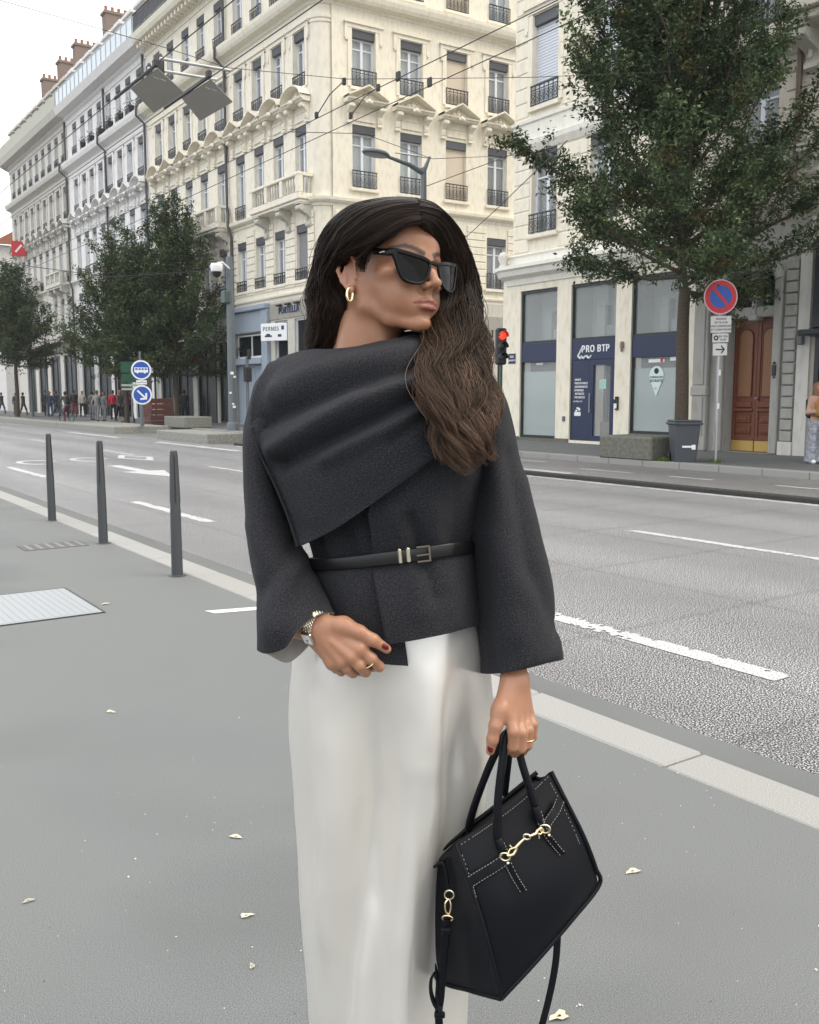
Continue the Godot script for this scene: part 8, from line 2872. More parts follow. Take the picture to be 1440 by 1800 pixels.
		if p.z > 8.0 and ax < 2.6:
			var top := -4.58 - 0.10 * ax * ax + (0.10 if ax > 0.25 else 0.0) * 0.5
			var bot := -6.95 + 0.17 * ax * ax
			var d := minf(top - p.y, p.y - bot)
			var t := smoothstep(-0.06, 0.16, d) * smoothstep(2.6, 2.3, ax)
			c = c.lerp(lipc * (1.0 + 0.1 * n), t)
			if absf(p.y + 5.63 + 0.02 * ax) < 0.09: c = c.lerp(Color(0.10, 0.03, 0.025), 0.75 * smoothstep(2.6, 2.2, ax))
		# brows
		if p.z > 4.0 and p.y > 2.8 and p.y < 6.0:
			var bd := poly_dist(Vector2(ax, p.y), [Vector2(1.3, 3.75), Vector2(2.6, 4.35), Vector2(4.0, 4.75), Vector2(5.2, 4.35), Vector2(5.9, 3.85)])
			var wd := 0.56 - 0.06 * ax
			c = c.lerp(Color(0.028, 0.017, 0.012), 0.93 * smoothstep(wd + 0.16, wd - 0.1, bd + 0.1 * n))
		# scalp
		var hl := 9.7 - 0.075 * p.x * p.x
		var sc := smoothstep(-0.35, 0.35, p.y - hl)
		var line := 6.3 - 0.42 * maxf(0.0, p.y - 2.0) * 0.0
		if p.y > 2.6: sc = maxf(sc, smoothstep(0.9, -0.7, p.z + 0.5 * n - (1.9 + 0.42 * (p.y - 0.5))))
		if p.z < -2.6 and p.y > -6.0: sc = maxf(sc, smoothstep(-2.6, -3.4, p.z))
		if ax > 6.7 and p.z > -4.2 and p.y < 4.6: sc = 0.0
		return c.lerp(dark, sc)
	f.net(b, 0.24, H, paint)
	glasses(o, H)
	# thick gold hoop in her right ear
	var e := MB.new()
	var c := Vector3(-7.55, -3.6, -0.5)
	var pts := []
	for k in 25:
		var a := TAU * k / 24.0
		pts.append(H * (c + Basis(Vector3.UP, 0.5) * Vector3(0.30 * sin(a), 1.25 * cos(a), 0.36 * sin(a))))
	e.tube(pts, 0.0024, 10, false)
	obj("earring", e, M.gold, o)

func glasses(o: Node3D, H: Transform3D) -> void:
	var b := MB.new()
	var lens := MB.new()
	var outline := [Vector2(1.05, 1.75), Vector2(2.4, 2.2), Vector2(4.4, 2.55), Vector2(6.2, 2.85), Vector2(6.85, 2.95), Vector2(6.85, 2.2), Vector2(6.4, 0.3), Vector2(5.8, -1.5), Vector2(5.1, -2.2), Vector2(3.9, -2.45), Vector2(2.6, -2.2), Vector2(1.75, -1.2), Vector2(1.15, 0.5)]
	for s in [-1.0, 1.0]:
		var dense := spline(outline + [outline[0]], 4)
		dense.pop_back()
		var n := dense.size()
		var cen := Vector2(4.1, 0.4)
		var place := func(q2: Vector2, out: float) -> Vector3: return H * Vector3(s * q2.x, q2.y, 10.6 - 0.036 * q2.x * q2.x + out)
		var rows := []
		for prof in [[0.30, -0.2], [0.30, 0.12], [0.2, 0.22], [-0.12, 0.22], [-0.2, 0.12], [-0.2, -0.2], [0.30, -0.2]]:
			var row := PackedVector3Array()
			for i in n:
				var q2: Vector2 = dense[i]
				var d: Vector2 = (dense[(i + 1) % n] - dense[(i - 1 + n) % n]).normalized()
				var nn := Vector2(-d.y, d.x)
				if nn.dot(q2 - cen) < 0: nn = -nn
				var wide := 1.0 + 0.55 * smoothstep(1.2, 2.4, q2.y)
				row.append(place.call(q2 + nn * prof[0] * wide, prof[1]))
			rows.append(row)
		b.sheet(rows, true, s > 0)
		var lr := []
		for t in [1.0, 0.7, 0.4, 0.1, 0.01]:
			var row := PackedVector3Array()
			for i in n: row.append(place.call(cen + (dense[i] - cen) * t, 0.02 + 0.10 * (1.0 - t)))
			lr.append(row)
		lens.sheet(lr, true, s > 0)
		# temple arm
		var rows2 := []
		for st in [[Vector3(s * 6.95, 2.75, 8.8), 0.7], [Vector3(s * 7.25, 2.75, 8.0), 0.68], [Vector3(s * 7.4, 3.7, 4.0), 0.55], [Vector3(s * 7.55, 4.6, 0.4), 0.5], [Vector3(s * 7.4, 4.4, -1.2), 0.42], [Vector3(s * 7.3, 2.0, -2.8), 0.36]]:
			var row := PackedVector3Array()
			for k in 8:
				var a := TAU * k / 8.0
				row.append(H * (st[0] + Vector3(0.17 * cos(a), st[1] * sin(a), 0)))
			rows2.append(row)
		b.sheet(rows2, true, true)
	var bridge := []
	for st in [-1.4, -0.7, 0.0, 0.7, 1.4]:
		var row := PackedVector3Array()
		for k in 8:
			var a := TAU * k / 8.0
			row.append(H * Vector3(st, 1.75 - 0.10 * (1.96 - st * st) * 0.3 + 0.42 * sin(a), 10.62 + 0.2 * cos(a)))
		bridge.append(row)
	b.sheet(bridge, true)
	var g := obj("sunglasses", b, M.glasses_black, o)
	obj("lens", lens, M.lens, g)
	b = MB.new()
	for k in 7:
		b.box(H * Transform3D(Basis(Vector3.RIGHT, 0.1), Vector3(-7.53, 2.98, 7.2 - k * 0.17)), Vector3(0.05, 0.13 + 0.03 * (k % 2), 0.09))
	obj("temple_mark", b, M.white, g)

# strands drawn along guides; guides lie side by side and have the same number of points
func strands(b: MB, guides: Array, locks: int, per: int, spread: float, wave: float, deep: float, tip: Color, seg := 26) -> void:
	var gs := []
	var per_span := int(ceil(float(seg) / (guides[0].size() - 1)))
	for g in guides: gs.append(spline(g, per_span))
	var n: int = gs[0].size()
	for l in locks:
		var u := (l + rng.randf()) / locks * (gs.size() - 1.001)
		var layer := rng.randf()
		var ph := u * 2.1 + rng.randfn(0, 0.42)
		var fq := rng.randf_range(17.5, 20.0)
		var amp := wave * rng.randf_range(0.5, 1.3)
		var short := 1.0 - 0.27 * pow(rng.randf(), 1.6)
		var tone := rng.randf_range(0.45, 1.2)
		if rng.randf() < 0.16: tone *= 2.1
		var du := rng.randfn(0, 0.28)
		for k in per:
			var uu0 := u + rng.randfn(0, 0.10)
			var jx := rng.randfn(0, 1.0)
			var jz := rng.randfn(0, 1.0)
			var st := tone * rng.randf_range(0.7, 1.35)
			var len2 := short * rng.randf_range(0.93, 1.0)
			var fz := rng.randf_range(-0.25, 0.25)
			var stray := 1.0 if rng.randf() > 0.05 else 1.9
			var pts := []
			var rad := PackedFloat32Array()
			var cs := []
			for i in n:
				var t := float(i) / (n - 1)
				if t > len2: break
				var uu := clampf(uu0 + du * t, 0.0, gs.size() - 1.001)
				var j := int(uu)
				var p: Vector3 = gs[j][i].lerp(gs[j + 1][i], uu - j)
				var e := smoothstep(0.12, 0.75, t)
				var close := 1.0 - 0.55 * smoothstep(0.6, 1.0, t)
				var sp := spread * (0.25 + 0.75 * e) * close * stray
				var w := amp * e * sin(ph + fz + t * fq * 1.6)
				var w2 := amp * 0.7 * e * cos(ph + fz + t * fq * 1.6)
				p += Vector3(jx * sp + w, 0.0, jz * sp * 0.7 + w2 - deep * layer * (0.3 + 0.7 * e))
				pts.append(p)
				rad.append(0.00056 * (1.0 - 0.6 * smoothstep(0.7, 1.0, t / len2)) * (0.8 if stray > 1.0 else 1.0))
				var c := Color(0.024, 0.0155, 0.0115).lerp(tip, smoothstep(0.35, 0.95, t)) * st
				cs.append(PackedColorArray([c, c, c]))
			if pts.size() < 4: continue
			var rows := []
			var up := Vector3(0, 0, 1)
			for i in pts.size():
				var tg: Vector3 = (pts[mini(i + 1, pts.size() - 1)] - pts[maxi(i - 1, 0)]).normalized()
				up = (up - tg * up.dot(tg)).normalized()
				var sd := tg.cross(up)
				rows.append(PackedVector3Array([pts[i] + up * rad[i], pts[i] + (sd * 0.866 - up * 0.5) * rad[i], pts[i] + (sd * -0.866 - up * 0.5) * rad[i]]))
			b.sheet(rows, true, false, cs)

func hair(o: Node3D) -> void:
	var A := [
		[Vector3(0.0169, 1.7693, 0.088), Vector3(-0.0044, 1.7627, 0.096), Vector3(-0.0257, 1.7495, 0.098), Vector3(-0.0534, 1.734, 0.092), Vector3(-0.082, 1.7251, 0.058), Vector3(-0.1038, 1.7108, 0.005), Vector3(-0.1028, 1.6626, -0.003), Vector3(-0.1023, 1.6186, -0.004), Vector3(-0.1111, 1.5784, -0.03)],
		[Vector3(0.0168, 1.7734, 0.094), Vector3(-0.0053, 1.7669, 0.106), Vector3(-0.029, 1.7526, 0.11), Vector3(-0.0573, 1.7361, 0.106), Vector3(-0.0896, 1.7286, 0.082), Vector3(-0.1203, 1.7158, 0.035), Vector3(-0.1151, 1.661, 0.012), Vector3(-0.1103, 1.6179, 0.005), Vector3(-0.1182, 1.5779, -0.02)],
		[Vector3(0.0151, 1.7852, 0.086), Vector3(-0.0176, 1.7791, 0.1), Vector3(-0.0519, 1.7622, 0.104), Vector3(-0.0873, 1.7395, 0.09), Vector3(-0.1158, 1.7163, 0.045), Vector3(-0.1281, 1.6795, 0.012), Vector3(-0.1158, 1.642, 0.018), Vector3(-0.1164, 1.6089, 0), Vector3(-0.1322, 1.5685, -0.025)],
		[Vector3(0.0117, 1.8026, 0.072), Vector3(-0.0267, 1.7964, 0.086), Vector3(-0.0657, 1.781, 0.09), Vector3(-0.1006, 1.7522, 0.076), Vector3(-0.1214, 1.7163, 0.045), Vector3(-0.133, 1.6738, 0.022), Vector3(-0.1336, 1.6336, 0.008), Vector3(-0.1394, 1.6002, -0.01), Vector3(-0.1527, 1.5612, -0.035)],
		[Vector3(0.0109, 1.8102, 0.056), Vector3(-0.0315, 1.8082, 0.066), Vector3(-0.0774, 1.7956, 0.068), Vector3(-0.1157, 1.7669, 0.052), Vector3(-0.1384, 1.7232, 0.028), Vector3(-0.1493, 1.6753, 0.008), Vector3(-0.1529, 1.6347, -0.005), Vector3(-0.1606, 1.596, -0.02), Vector3(-0.1779, 1.5579, -0.05)],
		[Vector3(0.0083, 1.819, 0.03), Vector3(-0.0358, 1.8186, 0.036), Vector3(-0.0881, 1.8071, 0.036), Vector3(-0.1293, 1.776, 0.02), Vector3(-0.1504, 1.7271, 0), Vector3(-0.161, 1.676, -0.015), Vector3(-0.1655, 1.6316, -0.025), Vector3(-0.1734, 1.5924, -0.04), Vector3(-0.1955, 1.5545, -0.065)],
		[Vector3(0.0038, 1.826, 0), Vector3(-0.0413, 1.826, 0), Vector3(-0.0998, 1.8131, -0.004), Vector3(-0.1383, 1.7793, -0.02), Vector3(-0.1576, 1.7274, -0.035), Vector3(-0.166, 1.6764, -0.045), Vector3(-0.1691, 1.6288, -0.05), Vector3(-0.1736, 1.5896, -0.06), Vector3(-0.1934, 1.545, -0.08)],
		[Vector3(0, 1.8294, -0.04), Vector3(-0.0387, 1.8296, -0.05), Vector3(-0.0953, 1.8136, -0.055), Vector3(-0.1324, 1.7775, -0.065), Vector3(-0.1506, 1.7281, -0.075), Vector3(-0.1576, 1.6753, -0.08), Vector3(-0.1602, 1.6262, -0.08), Vector3(-0.1652, 1.585, -0.085), Vector3(-0.1785, 1.5375, -0.1)]]
	var Bq := [
		[Vector3(0.0187, 1.7714, 0.086), Vector3(0.0263, 1.7605, 0.058), Vector3(0.0345, 1.7452, 0.02), Vector3(0.0443, 1.722, -0.03), Vector3(0.0484, 1.67, -0.03), Vector3(0.0428, 1.6126, 0.04), Vector3(0.0262, 1.5649, 0.142), Vector3(0.0297, 1.5059, 0.19), Vector3(0.0406, 1.4513, 0.2), Vector3(0.0562, 1.4003, 0.197)],
		[Vector3(0.0186, 1.772, 0.092), Vector3(0.0315, 1.7638, 0.07), Vector3(0.0424, 1.7481, 0.036), Vector3(0.0547, 1.72, 0.005), Vector3(0.0608, 1.6669, 0), Vector3(0.0511, 1.6105, 0.07), Vector3(0.0312, 1.5646, 0.15), Vector3(0.0338, 1.4975, 0.196), Vector3(0.0405, 1.4347, 0.205), Vector3(0.0652, 1.3766, 0.19)],
		[Vector3(0.0179, 1.785, 0.078), Vector3(0.0477, 1.7793, 0.042), Vector3(0.0705, 1.7549, 0.005), Vector3(0.0863, 1.7113, -0.02), Vector3(0.09, 1.6588, -0.012), Vector3(0.0735, 1.5994, 0.06), Vector3(0.0502, 1.5421, 0.155), Vector3(0.0524, 1.4807, 0.197), Vector3(0.0677, 1.4261, 0.203), Vector3(0.0895, 1.3779, 0.185)],
		[Vector3(0.0163, 1.801, 0.058), Vector3(0.0558, 1.7962, 0.018), Vector3(0.086, 1.7588, -0.02), Vector3(0.1016, 1.7085, -0.035), Vector3(0.1051, 1.6503, -0.022), Vector3(0.0956, 1.5903, 0.03), Vector3(0.0803, 1.5328, 0.112), Vector3(0.0822, 1.4717, 0.165), Vector3(0.0929, 1.4206, 0.18), Vector3(0.1077, 1.3871, 0.17)],
		[Vector3(0.0139, 1.8179, 0.022), Vector3(0.052, 1.8088, -0.01), Vector3(0.0889, 1.7714, -0.04), Vector3(0.1097, 1.711, -0.055), Vector3(0.1145, 1.6476, -0.045), Vector3(0.1166, 1.5873, 0), Vector3(0.1135, 1.5291, 0.075), Vector3(0.1129, 1.4667, 0.138), Vector3(0.114, 1.419, 0.152), Vector3(0.1271, 1.3957, 0.145)],
		[Vector3(0.0103, 1.825, 0), Vector3(0.0441, 1.821, -0.035), Vector3(0.0843, 1.7842, -0.065), Vector3(0.1093, 1.7239, -0.08), Vector3(0.1175, 1.6552, -0.075), Vector3(0.1277, 1.5946, -0.045), Vector3(0.1354, 1.5397, 0.01), Vector3(0.1359, 1.4836, 0.075), Vector3(0.1298, 1.4347, 0.11), Vector3(0.1224, 1.4062, 0.115)]]
	var under := MB.new()
	for set_ in [A, Bq]:
		var rows := []
		for g in set_:
			var row := PackedVector3Array()
			var sp := spline(g, 5)
			for i in sp.size() - (4 if set_ == Bq else 0):
				row.append(sp[i] + Vector3(0, 0, -0.014))
			rows.append(row)
		under.sheet(rows)
	var hm := obj("hair", under, M.hair_base, o)
	var b := MB.new()
	strands(b, A, 160, 18, 0.0042, 0.0045, 0.012, Color(0.048, 0.032, 0.024), 30)
	var Sb := [
		[Vector3(-0.0422, 1.747, 0.108), Vector3(-0.0547, 1.7322, 0.104), Vector3(-0.064, 1.7216, 0.094), Vector3(-0.0689, 1.7087, 0.087), Vector3(-0.071, 1.6917, 0.083)],
		[Vector3(-0.0617, 1.7353, 0.106), Vector3(-0.0702, 1.7248, 0.096), Vector3(-0.076, 1.7175, 0.086), Vector3(-0.0791, 1.706, 0.081), Vector3(-0.0792, 1.694, 0.079)]]
	strands(b, A, 60, 1, 0.013, 0.006, 0.004, Color(0.05, 0.034, 0.026), 30)
	strands(b, Sb, 10, 7, 0.0045, 0.001, 0.004, Color(0.022, 0.015, 0.011), 16)
	var s1 := obj("hair_strands", b, M.hair, hm)
	b = MB.new()
	strands(b, Bq, 130, 24, 0.0048, 0.0135, 0.026, Color(0.098, 0.060, 0.041), 56)
	strands(b, Bq, 80, 1, 0.011, 0.016, 0.01, Color(0.11, 0.07, 0.05), 56)
	var s2 := obj("hair_strands", b, M.hair, hm)
	for s in [s1, s2]: s.set_meta("kind", "stuff")

# flat strap along points, width across dirn, rounded
func strap(b: MB, pts: Array, w: float, t: float, face: Vector3) -> void:
	var rows := []
	for i in pts.size():
		var tg: Vector3 = (pts[mini(i + 1, pts.size() - 1)] - pts[maxi(i - 1, 0)]).normalized()
		var side := tg.cross(face).normalized()
		var up := side.cross(tg).normalized()
		var row := PackedVector3Array()
		for k in 10:
			var a := TAU * k / 10.0
			var cx := signf(cos(a)) * pow(absf(cos(a)), 0.5)
			var cy := signf(sin(a)) * pow(absf(sin(a)), 0.7)
			row.append(pts[i] + side * cx * w * 0.5 + up * cy * t * 0.5)
		rows.append(row)
	b.sheet(rows, true)
	for e in [0, rows.size() - 1]:
		var c := Vector3.ZERO
		for p in rows[e]: c += p
		c /= 10.0
		var nn: Vector3 = (pts[0] - pts[1]).normalized() if e == 0 else (pts[-1] - pts[-2]).normalized()
		var ci := b.vert(c, nn)
		var s := b.v.size()
		for p in rows[e]: b.vert(p, nn)
		for k in 10:
			if e == 0: b.tri(ci, s + (k + 1) % 10, s + k)
			else: b.tri(ci, s + k, s + (k + 1) % 10)

func stitches(b: MB, pts: Array, lift: Vector3) -> void:
	var dense := spline(pts, 14)
	var acc := 0.0
	var prev: Vector3 = dense[0]
	for i in range(1, dense.size()):
		var step: float = dense[i].distance_to(prev)
		acc += step
		if acc > 0.0042:
			var d: Vector3 = (dense[i] - prev).normalized()
			var c: Vector3 = dense[i] + lift
			b.tube([c - d * 0.0013, c + d * 0.0013], 0.00042, 5)
			acc = 0.0
		prev = dense[i]

func loop3(c: Vector3, u: Vector3, w: Vector3, n := 16) -> Array:
	var o := []
	for k in n + 1: o.append(c + u * cos(TAU * k / n) + w * sin(TAU * k / n))
	return o

func handbag() -> void:
	var L := mat("leather", Color(0.005, 0.0056, 0.008), 0.40)
	L.metallic_specular = 0.28
	L.normal_enabled = true
	L.normal_texture = noise_tex(41, 0.12, 512, Color.BLACK, Color.WHITE, 3, FastNoiseLite.TYPE_SIMPLEX, null, true, 2.0)
	L.normal_scale = 0.25
	L.uv1_triplanar = true
	L.uv1_scale = Vector3.ONE * 9.0
	mat("thread", Color(0.40, 0.385, 0.35), 0.8)
	mat("bag_inside", Color(0.004, 0.004, 0.005), 0.9)
	var o := thing("handbag", "black leather tote bag with white stitching, gold clasp and hanging strap in her hand", "handbag", Vector3(0.9156, 0, -1.3121), -0.60923)
	var front := cloth([
		[Vector3(0.076, 0.7882, 0.165), Vector3(0.1219, 0.8109, 0.15), Vector3(0.1793, 0.8437, 0.128), Vector3(0.2351, 0.8798, 0.1)],
		[Vector3(0.0925, 0.7414, 0.186), Vector3(0.1379, 0.768, 0.182), Vector3(0.2004, 0.8022, 0.158), Vector3(0.2568, 0.8363, 0.118)],
		[Vector3(0.1135, 0.679, 0.203), Vector3(0.1572, 0.7054, 0.204), Vector3(0.226, 0.7419, 0.178), Vector3(0.285, 0.7808, 0.13)],
		[Vector3(0.1316, 0.6118, 0.211), Vector3(0.1785, 0.6472, 0.206), Vector3(0.249, 0.6906, 0.178), Vector3(0.306, 0.7263, 0.13)],
		[Vector3(0.1448, 0.5494, 0.212), Vector3(0.1986, 0.6002, 0.196), Vector3(0.2611, 0.6537, 0.165), Vector3(0.3144, 0.6926, 0.125)]], 8, 0.006)
	var body := obj("front_panel", front, L, o)
	var back := cloth([
		[Vector3(0.2191, 0.8426, 0.025), Vector3(0.153, 0.8015, 0.045), Vector3(0.0926, 0.7668, 0.07), Vector3(0.0358, 0.7236, 0.088)],
		[Vector3(0.2565, 0.7481, 0.02), Vector3(0.1795, 0.7052, 0.04), Vector3(0.1088, 0.6528, 0.06), Vector3(0.0352, 0.6235, 0.082)],
		[Vector3(0.2818, 0.663, 0.03), Vector3(0.2097, 0.605, 0.05), Vector3(0.1283, 0.5565, 0.075), Vector3(0.0537, 0.506, 0.098)]], 8, 0.005)
	obj("back_panel", back, L, o)
	var side := cloth([
		[Vector3(0.0358, 0.7236, 0.088), Vector3(0.0533, 0.7218, 0.112), Vector3(0.0653, 0.7562, 0.14), Vector3(0.0761, 0.7873, 0.163)],
		[Vector3(0.0341, 0.6557, 0.084), Vector3(0.0619, 0.6696, 0.118), Vector3(0.0852, 0.6961, 0.16), Vector3(0.1006, 0.7176, 0.19)],
		[Vector3(0.0411, 0.5658, 0.09), Vector3(0.0724, 0.5824, 0.13), Vector3(0.1015, 0.6072, 0.176), Vector3(0.1246, 0.6327, 0.206)],
		[Vector3(0.0537, 0.506, 0.098), Vector3(0.0838, 0.5192, 0.138), Vector3(0.1157, 0.5364, 0.18), Vector3(0.1451, 0.548, 0.21)]], 8, 0.004)
	obj("side_gusset", side, L, o)
	side = cloth([
		[Vector3(0.2355, 0.879, 0.098), Vector3(0.2334, 0.8635, 0.075), Vector3(0.2255, 0.8489, 0.05), Vector3(0.2189, 0.8434, 0.027)],
		[Vector3(0.2727, 0.8065, 0.122), Vector3(0.269, 0.7915, 0.09), Vector3(0.2664, 0.7676, 0.05), Vector3(0.2612, 0.7491, 0.022)],
		[Vector3(0.3148, 0.6915, 0.123), Vector3(0.3101, 0.6796, 0.09), Vector3(0.2964, 0.6685, 0.06), Vector3(0.2814, 0.6641, 0.032)]], 8, 0.004)
	obj("side_gusset", side, L, o)
	var bot := cloth([
		[Vector3(0.0537, 0.506, 0.098), Vector3(0.1232, 0.5531, 0.078), Vector3(0.209, 0.61, 0.055), Vector3(0.2814, 0.6641, 0.032)],
		[Vector3(0.0988, 0.5256, 0.155), Vector3(0.1662, 0.5733, 0.135), Vector3(0.2354, 0.6274, 0.11), Vector3(0.3004, 0.6762, 0.08)],
		[Vector3(0.1449, 0.5487, 0.211), Vector3(0.1988, 0.5996, 0.195), Vector3(0.2613, 0.6531, 0.164), Vector3(0.3146, 0.6921, 0.124)]], 8, 0.004)
	obj("base_panel", bot, L, o)
	# closed top with its zip band between the panels
	var top := cloth([
		[Vector3(0.0406, 0.7185, 0.09), Vector3(0.0974, 0.7606, 0.072), Vector3(0.1575, 0.7975, 0.05), Vector3(0.2166, 0.8364, 0.03)],
		[Vector3(0.0588, 0.737, 0.118), Vector3(0.1109, 0.7701, 0.1), Vector3(0.1699, 0.8071, 0.08), Vector3(0.2245, 0.8452, 0.058)],
		[Vector3(0.0755, 0.7751, 0.158), Vector3(0.1225, 0.7988, 0.143), Vector3(0.1804, 0.8312, 0.12), Vector3(0.2333, 0.8678, 0.095)]], 8, 0.003)
	obj("top_closure", top, M.bag_inside, o)
	var b := MB.new()
	b.tube(spline([Vector3(0.0434, 0.7287, 0.092), Vector3(0.0991, 0.7682, 0.075), Vector3(0.1574, 0.8037, 0.05), Vector3(0.2226, 0.848, 0.028)], 8), 0.0042, 8)
	obj("edge_piping", b, L, o)
	b = MB.new()
	b.tube(spline([Vector3(0.0742, 0.7849, 0.166), Vector3(0.0924, 0.7424, 0.188), Vector3(0.1133, 0.6808, 0.206), Vector3(0.1313, 0.6137, 0.214), Vector3(0.1457, 0.5491, 0.213)], 8), 0.0042, 8)
	obj("edge_piping", b, L, o)
	b = MB.new()
	b.tube(spline([Vector3(0.2359, 0.8802, 0.101), Vector3(0.2587, 0.8363, 0.118), Vector3(0.2869, 0.7808, 0.13), Vector3(0.3079, 0.7263, 0.13), Vector3(0.3156, 0.6921, 0.124), Vector3(0.2622, 0.6511, 0.164), Vector3(0.1997, 0.5976, 0.195), Vector3(0.1459, 0.5477, 0.211)], 8), 0.0038, 8)
	obj("edge_piping", b, L, o)
	b = MB.new()
	b.tube(spline([Vector3(0.0358, 0.7236, 0.088), Vector3(0.0322, 0.6557, 0.084), Vector3(0.0391, 0.5658, 0.09), Vector3(0.0528, 0.506, 0.098), Vector3(0.0987, 0.5259, 0.157), Vector3(0.145, 0.5477, 0.211)], 8), 0.0038, 8)
	obj("edge_piping", b, L, o)
	# handles
	b = MB.new()
	b.tube(spline([Vector3(0.1463, 0.7832, 0.178), Vector3(0.1396, 0.8119, 0.178), Vector3(0.1413, 0.868, 0.172), Vector3(0.1479, 0.921, 0.163), Vector3(0.154, 0.9583, 0.152), Vector3(0.1652, 0.9662, 0.14), Vector3(0.1758, 0.9493, 0.138), Vector3(0.1803, 0.9173, 0.142), Vector3(0.1951, 0.869, 0.148), Vector3(0.2103, 0.8197, 0.15)], 8), 0.0066, 10)
	obj("handle", b, L, o)
	b = MB.new()
	b.tube(spline([Vector3(0.1001, 0.7641, 0.075), Vector3(0.1084, 0.8117, 0.09), Vector3(0.1283, 0.8882, 0.118), Vector3(0.1455, 0.9397, 0.138), Vector3(0.155, 0.9603, 0.142), Vector3(0.164, 0.9455, 0.128), Vector3(0.1627, 0.8997, 0.11), Vector3(0.1625, 0.8258, 0.065)], 8), 0.0066, 10)
	obj("handle", b, L, o)
	var fwd := Vector3(-0.3, 0.15, 0.94).normalized()
	# straps laid on the front: two tabs, two side belts
	var tabs := [
		[[Vector3(0.1444, 0.7968, 0.186), Vector3(0.1532, 0.7746, 0.191), Vector3(0.1655, 0.7492, 0.197), Vector3(0.1808, 0.7241, 0.2)], 0.0145],
		[[Vector3(0.2091, 0.8263, 0.158), Vector3(0.217, 0.8085, 0.163), Vector3(0.231, 0.7878, 0.164), Vector3(0.248, 0.7669, 0.163)], 0.0135],
		[[Vector3(0.0956, 0.7361, 0.194), Vector3(0.1126, 0.7481, 0.195), Vector3(0.1332, 0.7614, 0.195), Vector3(0.1523, 0.7727, 0.191)], 0.020],
		[[Vector3(0.2161, 0.8085, 0.163), Vector3(0.2271, 0.822, 0.155), Vector3(0.2385, 0.8329, 0.145), Vector3(0.2467, 0.8449, 0.133)], 0.017]]
	for t in tabs:
		b = MB.new()
		strap(b, spline(t[0], 6), t[1], 0.004, fwd)
		var st := obj("leather_tab", b, L, o)
		var sb := MB.new()
		for s in [-1.0, 1.0]:
			var off := []
			for i in t[0].size():
				var tg: Vector3 = (t[0][mini(i + 1, 3)] - t[0][maxi(i - 1, 0)]).normalized()
				off.append(t[0][i] + tg.cross(fwd).normalized() * s * (t[1] * 0.5 - 0.0022))
			stitches(sb, off, fwd * 0.0022)
		var so := obj("stitching", sb, M.thread, st)
		so.set_meta("kind", "stuff")
	b = MB.new()
	stitches(b, [Vector3(0.0803, 0.7855, 0.171), Vector3(0.125, 0.8094, 0.157), Vector3(0.1805, 0.8405, 0.134), Vector3(0.2295, 0.8729, 0.107)], fwd * 0.0015)
	stitches(b, [Vector3(0.0829, 0.7774, 0.174), Vector3(0.0975, 0.7404, 0.193), Vector3(0.1062, 0.7127, 0.2)], fwd * 0.0015)
	stitches(b, [Vector3(0.2321, 0.8678, 0.109), Vector3(0.2487, 0.8376, 0.121), Vector3(0.2691, 0.797, 0.133), Vector3(0.2903, 0.7443, 0.136)], fwd * 0.0018)
	var so := obj("stitching", b, M.thread, body)
	so.set_meta("kind", "stuff")
	# gold clasp: two rings, two snap hooks joined by a small ring
	var X := Vector3(0.0075, 0, 0)
	for r in [[Vector3(0.1505, 0.7806, 0.199), 0.0080], [Vector3(0.2165, 0.8138, 0.172), 0.0085], [Vector3(0.1855, 0.8082, 0.188), 0.0055]]:
		b = MB.new()
		b.tube(loop3(r[0], Vector3(1, 0.1, 0.3).normalized() * r[1], Vector3(-0.1, 1, 0.2).normalized() * r[1] * 0.9), 0.0016, 8, false)
		obj("clasp_ring", b, M.gold_pale, o)
	for e in [[Vector3(0.1536, 0.7845, 0.203), Vector3(0.1679, 0.7934, 0.202), Vector3(0.1812, 0.8083, 0.194)], [Vector3(0.214, 0.8142, 0.177), Vector3(0.2022, 0.8129, 0.184), Vector3(0.1886, 0.8111, 0.192)]]:
		b = MB.new()
		var dd: Vector3 = (e[2] - e[0])
		var nn := dd.cross(Vector3(0, 0, 1)).normalized() * 0.005
		b.tube(spline([e[0], e[0].lerp(e[2], 0.2) + nn, e[0].lerp(e[2], 0.42) + nn * 0.7, e[0].lerp(e[2], 0.55), e[2]], 5), [0.0016, 0.0018, 0.002, 0.0022, 0.0024, 0.0026, 0.0024, 0.0024, 0.0024, 0.0024, 0.0026, 0.0026, 0.0026, 0.0026, 0.0026, 0.0026, 0.0026, 0.0024, 0.0022, 0.002, 0.0018], 8)
		b.tube([e[0], e[0].lerp(e[2], 0.25) - nn * 0.9, e[0].lerp(e[2], 0.5)], 0.0015, 8)
		b.tube([e[0].lerp(e[2], 0.36) - nn * 0.8, e[0].lerp(e[2], 0.36) - nn * 2.0], 0.0014, 8)
		obj("snap_hook", b, M.gold, o)
	for e in [Vector3(0.1547, 0.7723, 0.203), Vector3(0.2231, 0.8032, 0.172)]:
		b = MB.new()
		b.lathe(Transform3D(Basis(Vector3.RIGHT, PI / 2), e), [Vector2(0.0025, 0.0), Vector2(0.0025, 0.0015), Vector2(0.001, 0.003), Vector2(0.0001, 0.003)], 10)
		obj("rivet", b, M.gold, o)
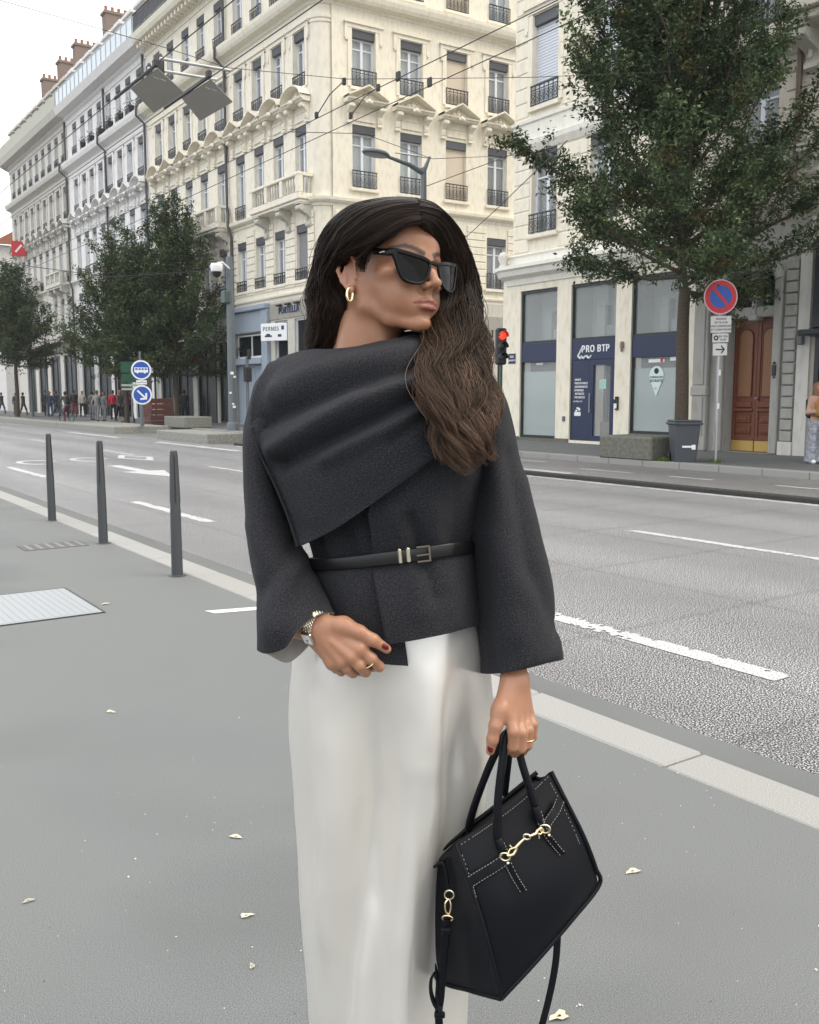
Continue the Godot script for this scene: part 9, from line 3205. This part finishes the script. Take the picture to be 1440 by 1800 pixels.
	# handle ends: leather loops with stitching
	for e in [[Vector3(0.141, 0.8029, 0.183), Vector3(0.1489, 0.7864, 0.188)], [Vector3(0.2028, 0.8432, 0.155), Vector3(0.21, 0.822, 0.159)]]:
		b = MB.new()
		b.tube([e[0], e[0].lerp(e[1], 0.2), e[0].lerp(e[1], 0.8), e[1]], [0.0062, 0.0078, 0.0078, 0.006], 10)
		var he := obj("handle_end", b, L, o)
		b = MB.new()
		stitches(b, [e[0] + Vector3(0.006, 0, 0.004), e[1] + Vector3(0.006, 0, 0.004)], Vector3(0.001, 0, 0.003))
		var s2 := obj("stitching", b, M.thread, he)
		s2.set_meta("kind", "stuff")
	# shoulder strap: ring and hook at the gusset, strap down both sides in one hanging loop
	b = MB.new()
	b.tube(spline([Vector3(0.0417, 0.722, 0.12), Vector3(0.0526, 0.7363, 0.132), Vector3(0.06, 0.7265, 0.136), Vector3(0.0619, 0.7077, 0.138), Vector3(0.0656, 0.6969, 0.14)], 5), 0.0028, 8)
	obj("gusset_tie", b, L, o)
	b = MB.new()
	b.tube(loop3(Vector3(0.0656, 0.685, 0.142), Vector3(0.0075, 0.002, 0.004), Vector3(0.0, 0.0085, 0.001)), 0.0016, 8, false)
	obj("strap_ring", b, M.gold_pale, o)
	b = MB.new()
	b.tube(spline([Vector3(0.0645, 0.6803, 0.146), Vector3(0.0588, 0.6741, 0.149), Vector3(0.0598, 0.6608, 0.15), Vector3(0.0654, 0.6568, 0.15), Vector3(0.0682, 0.6701, 0.149), Vector3(0.0655, 0.6803, 0.146)], 5), 0.0017, 8)
	b.tube(loop3(Vector3(0.0627, 0.6488, 0.15), Vector3(0.0085, 0.001, 0.003), Vector3(0, 0.005, 0.001)), 0.0016, 8, false)
	obj("strap_hook", b, M.gold, o)
	b = MB.new()
	strap(b, spline([Vector3(0.0626, 0.648, 0.152), Vector3(0.0598, 0.6253, 0.154), Vector3(0.0562, 0.5766, 0.156), Vector3(0.0517, 0.5168, 0.157), Vector3(0.0492, 0.4646, 0.155), Vector3(0.0676, 0.3182, 0.14), Vector3(0.1281, 0.216, 0.12), Vector3(0.1888, 0.2642, 0.1), Vector3(0.2237, 0.3822, 0.085), Vector3(0.2446, 0.4609, 0.075), Vector3(0.2551, 0.5216, 0.07), Vector3(0.2587, 0.5821, 0.065), Vector3(0.2629, 0.6501, 0.055)], 8), 0.0135, 0.0035, Vector3(0.25, 0, 1))
	var strap_ := obj("shoulder_strap", b, L, o)
	b = MB.new()
	strap(b, spline([Vector3(0.0527, 0.4925, 0.16), Vector3(0.0422, 0.5057, 0.163), Vector3(0.0356, 0.5266, 0.164), Vector3(0.0355, 0.549, 0.163), Vector3(0.0411, 0.5564, 0.162), Vector3(0.0459, 0.5477, 0.161), Vector3(0.0451, 0.5188, 0.16), Vector3(0.048, 0.4966, 0.16)], 6), 0.012, 0.0035, Vector3(1, 0.1, 0.4))
	obj("strap_tail", b, L, strap_)
	for y in [Vector3(0.0606, 0.6305, 0.156), Vector3(0.0499, 0.4837, 0.159)]:
		b = MB.new()
		b.box(Transform3D(Basis(), y), Vector3(0.018, 0.010, 0.008), 0.002)
		obj("strap_keeper", b, L, strap_)
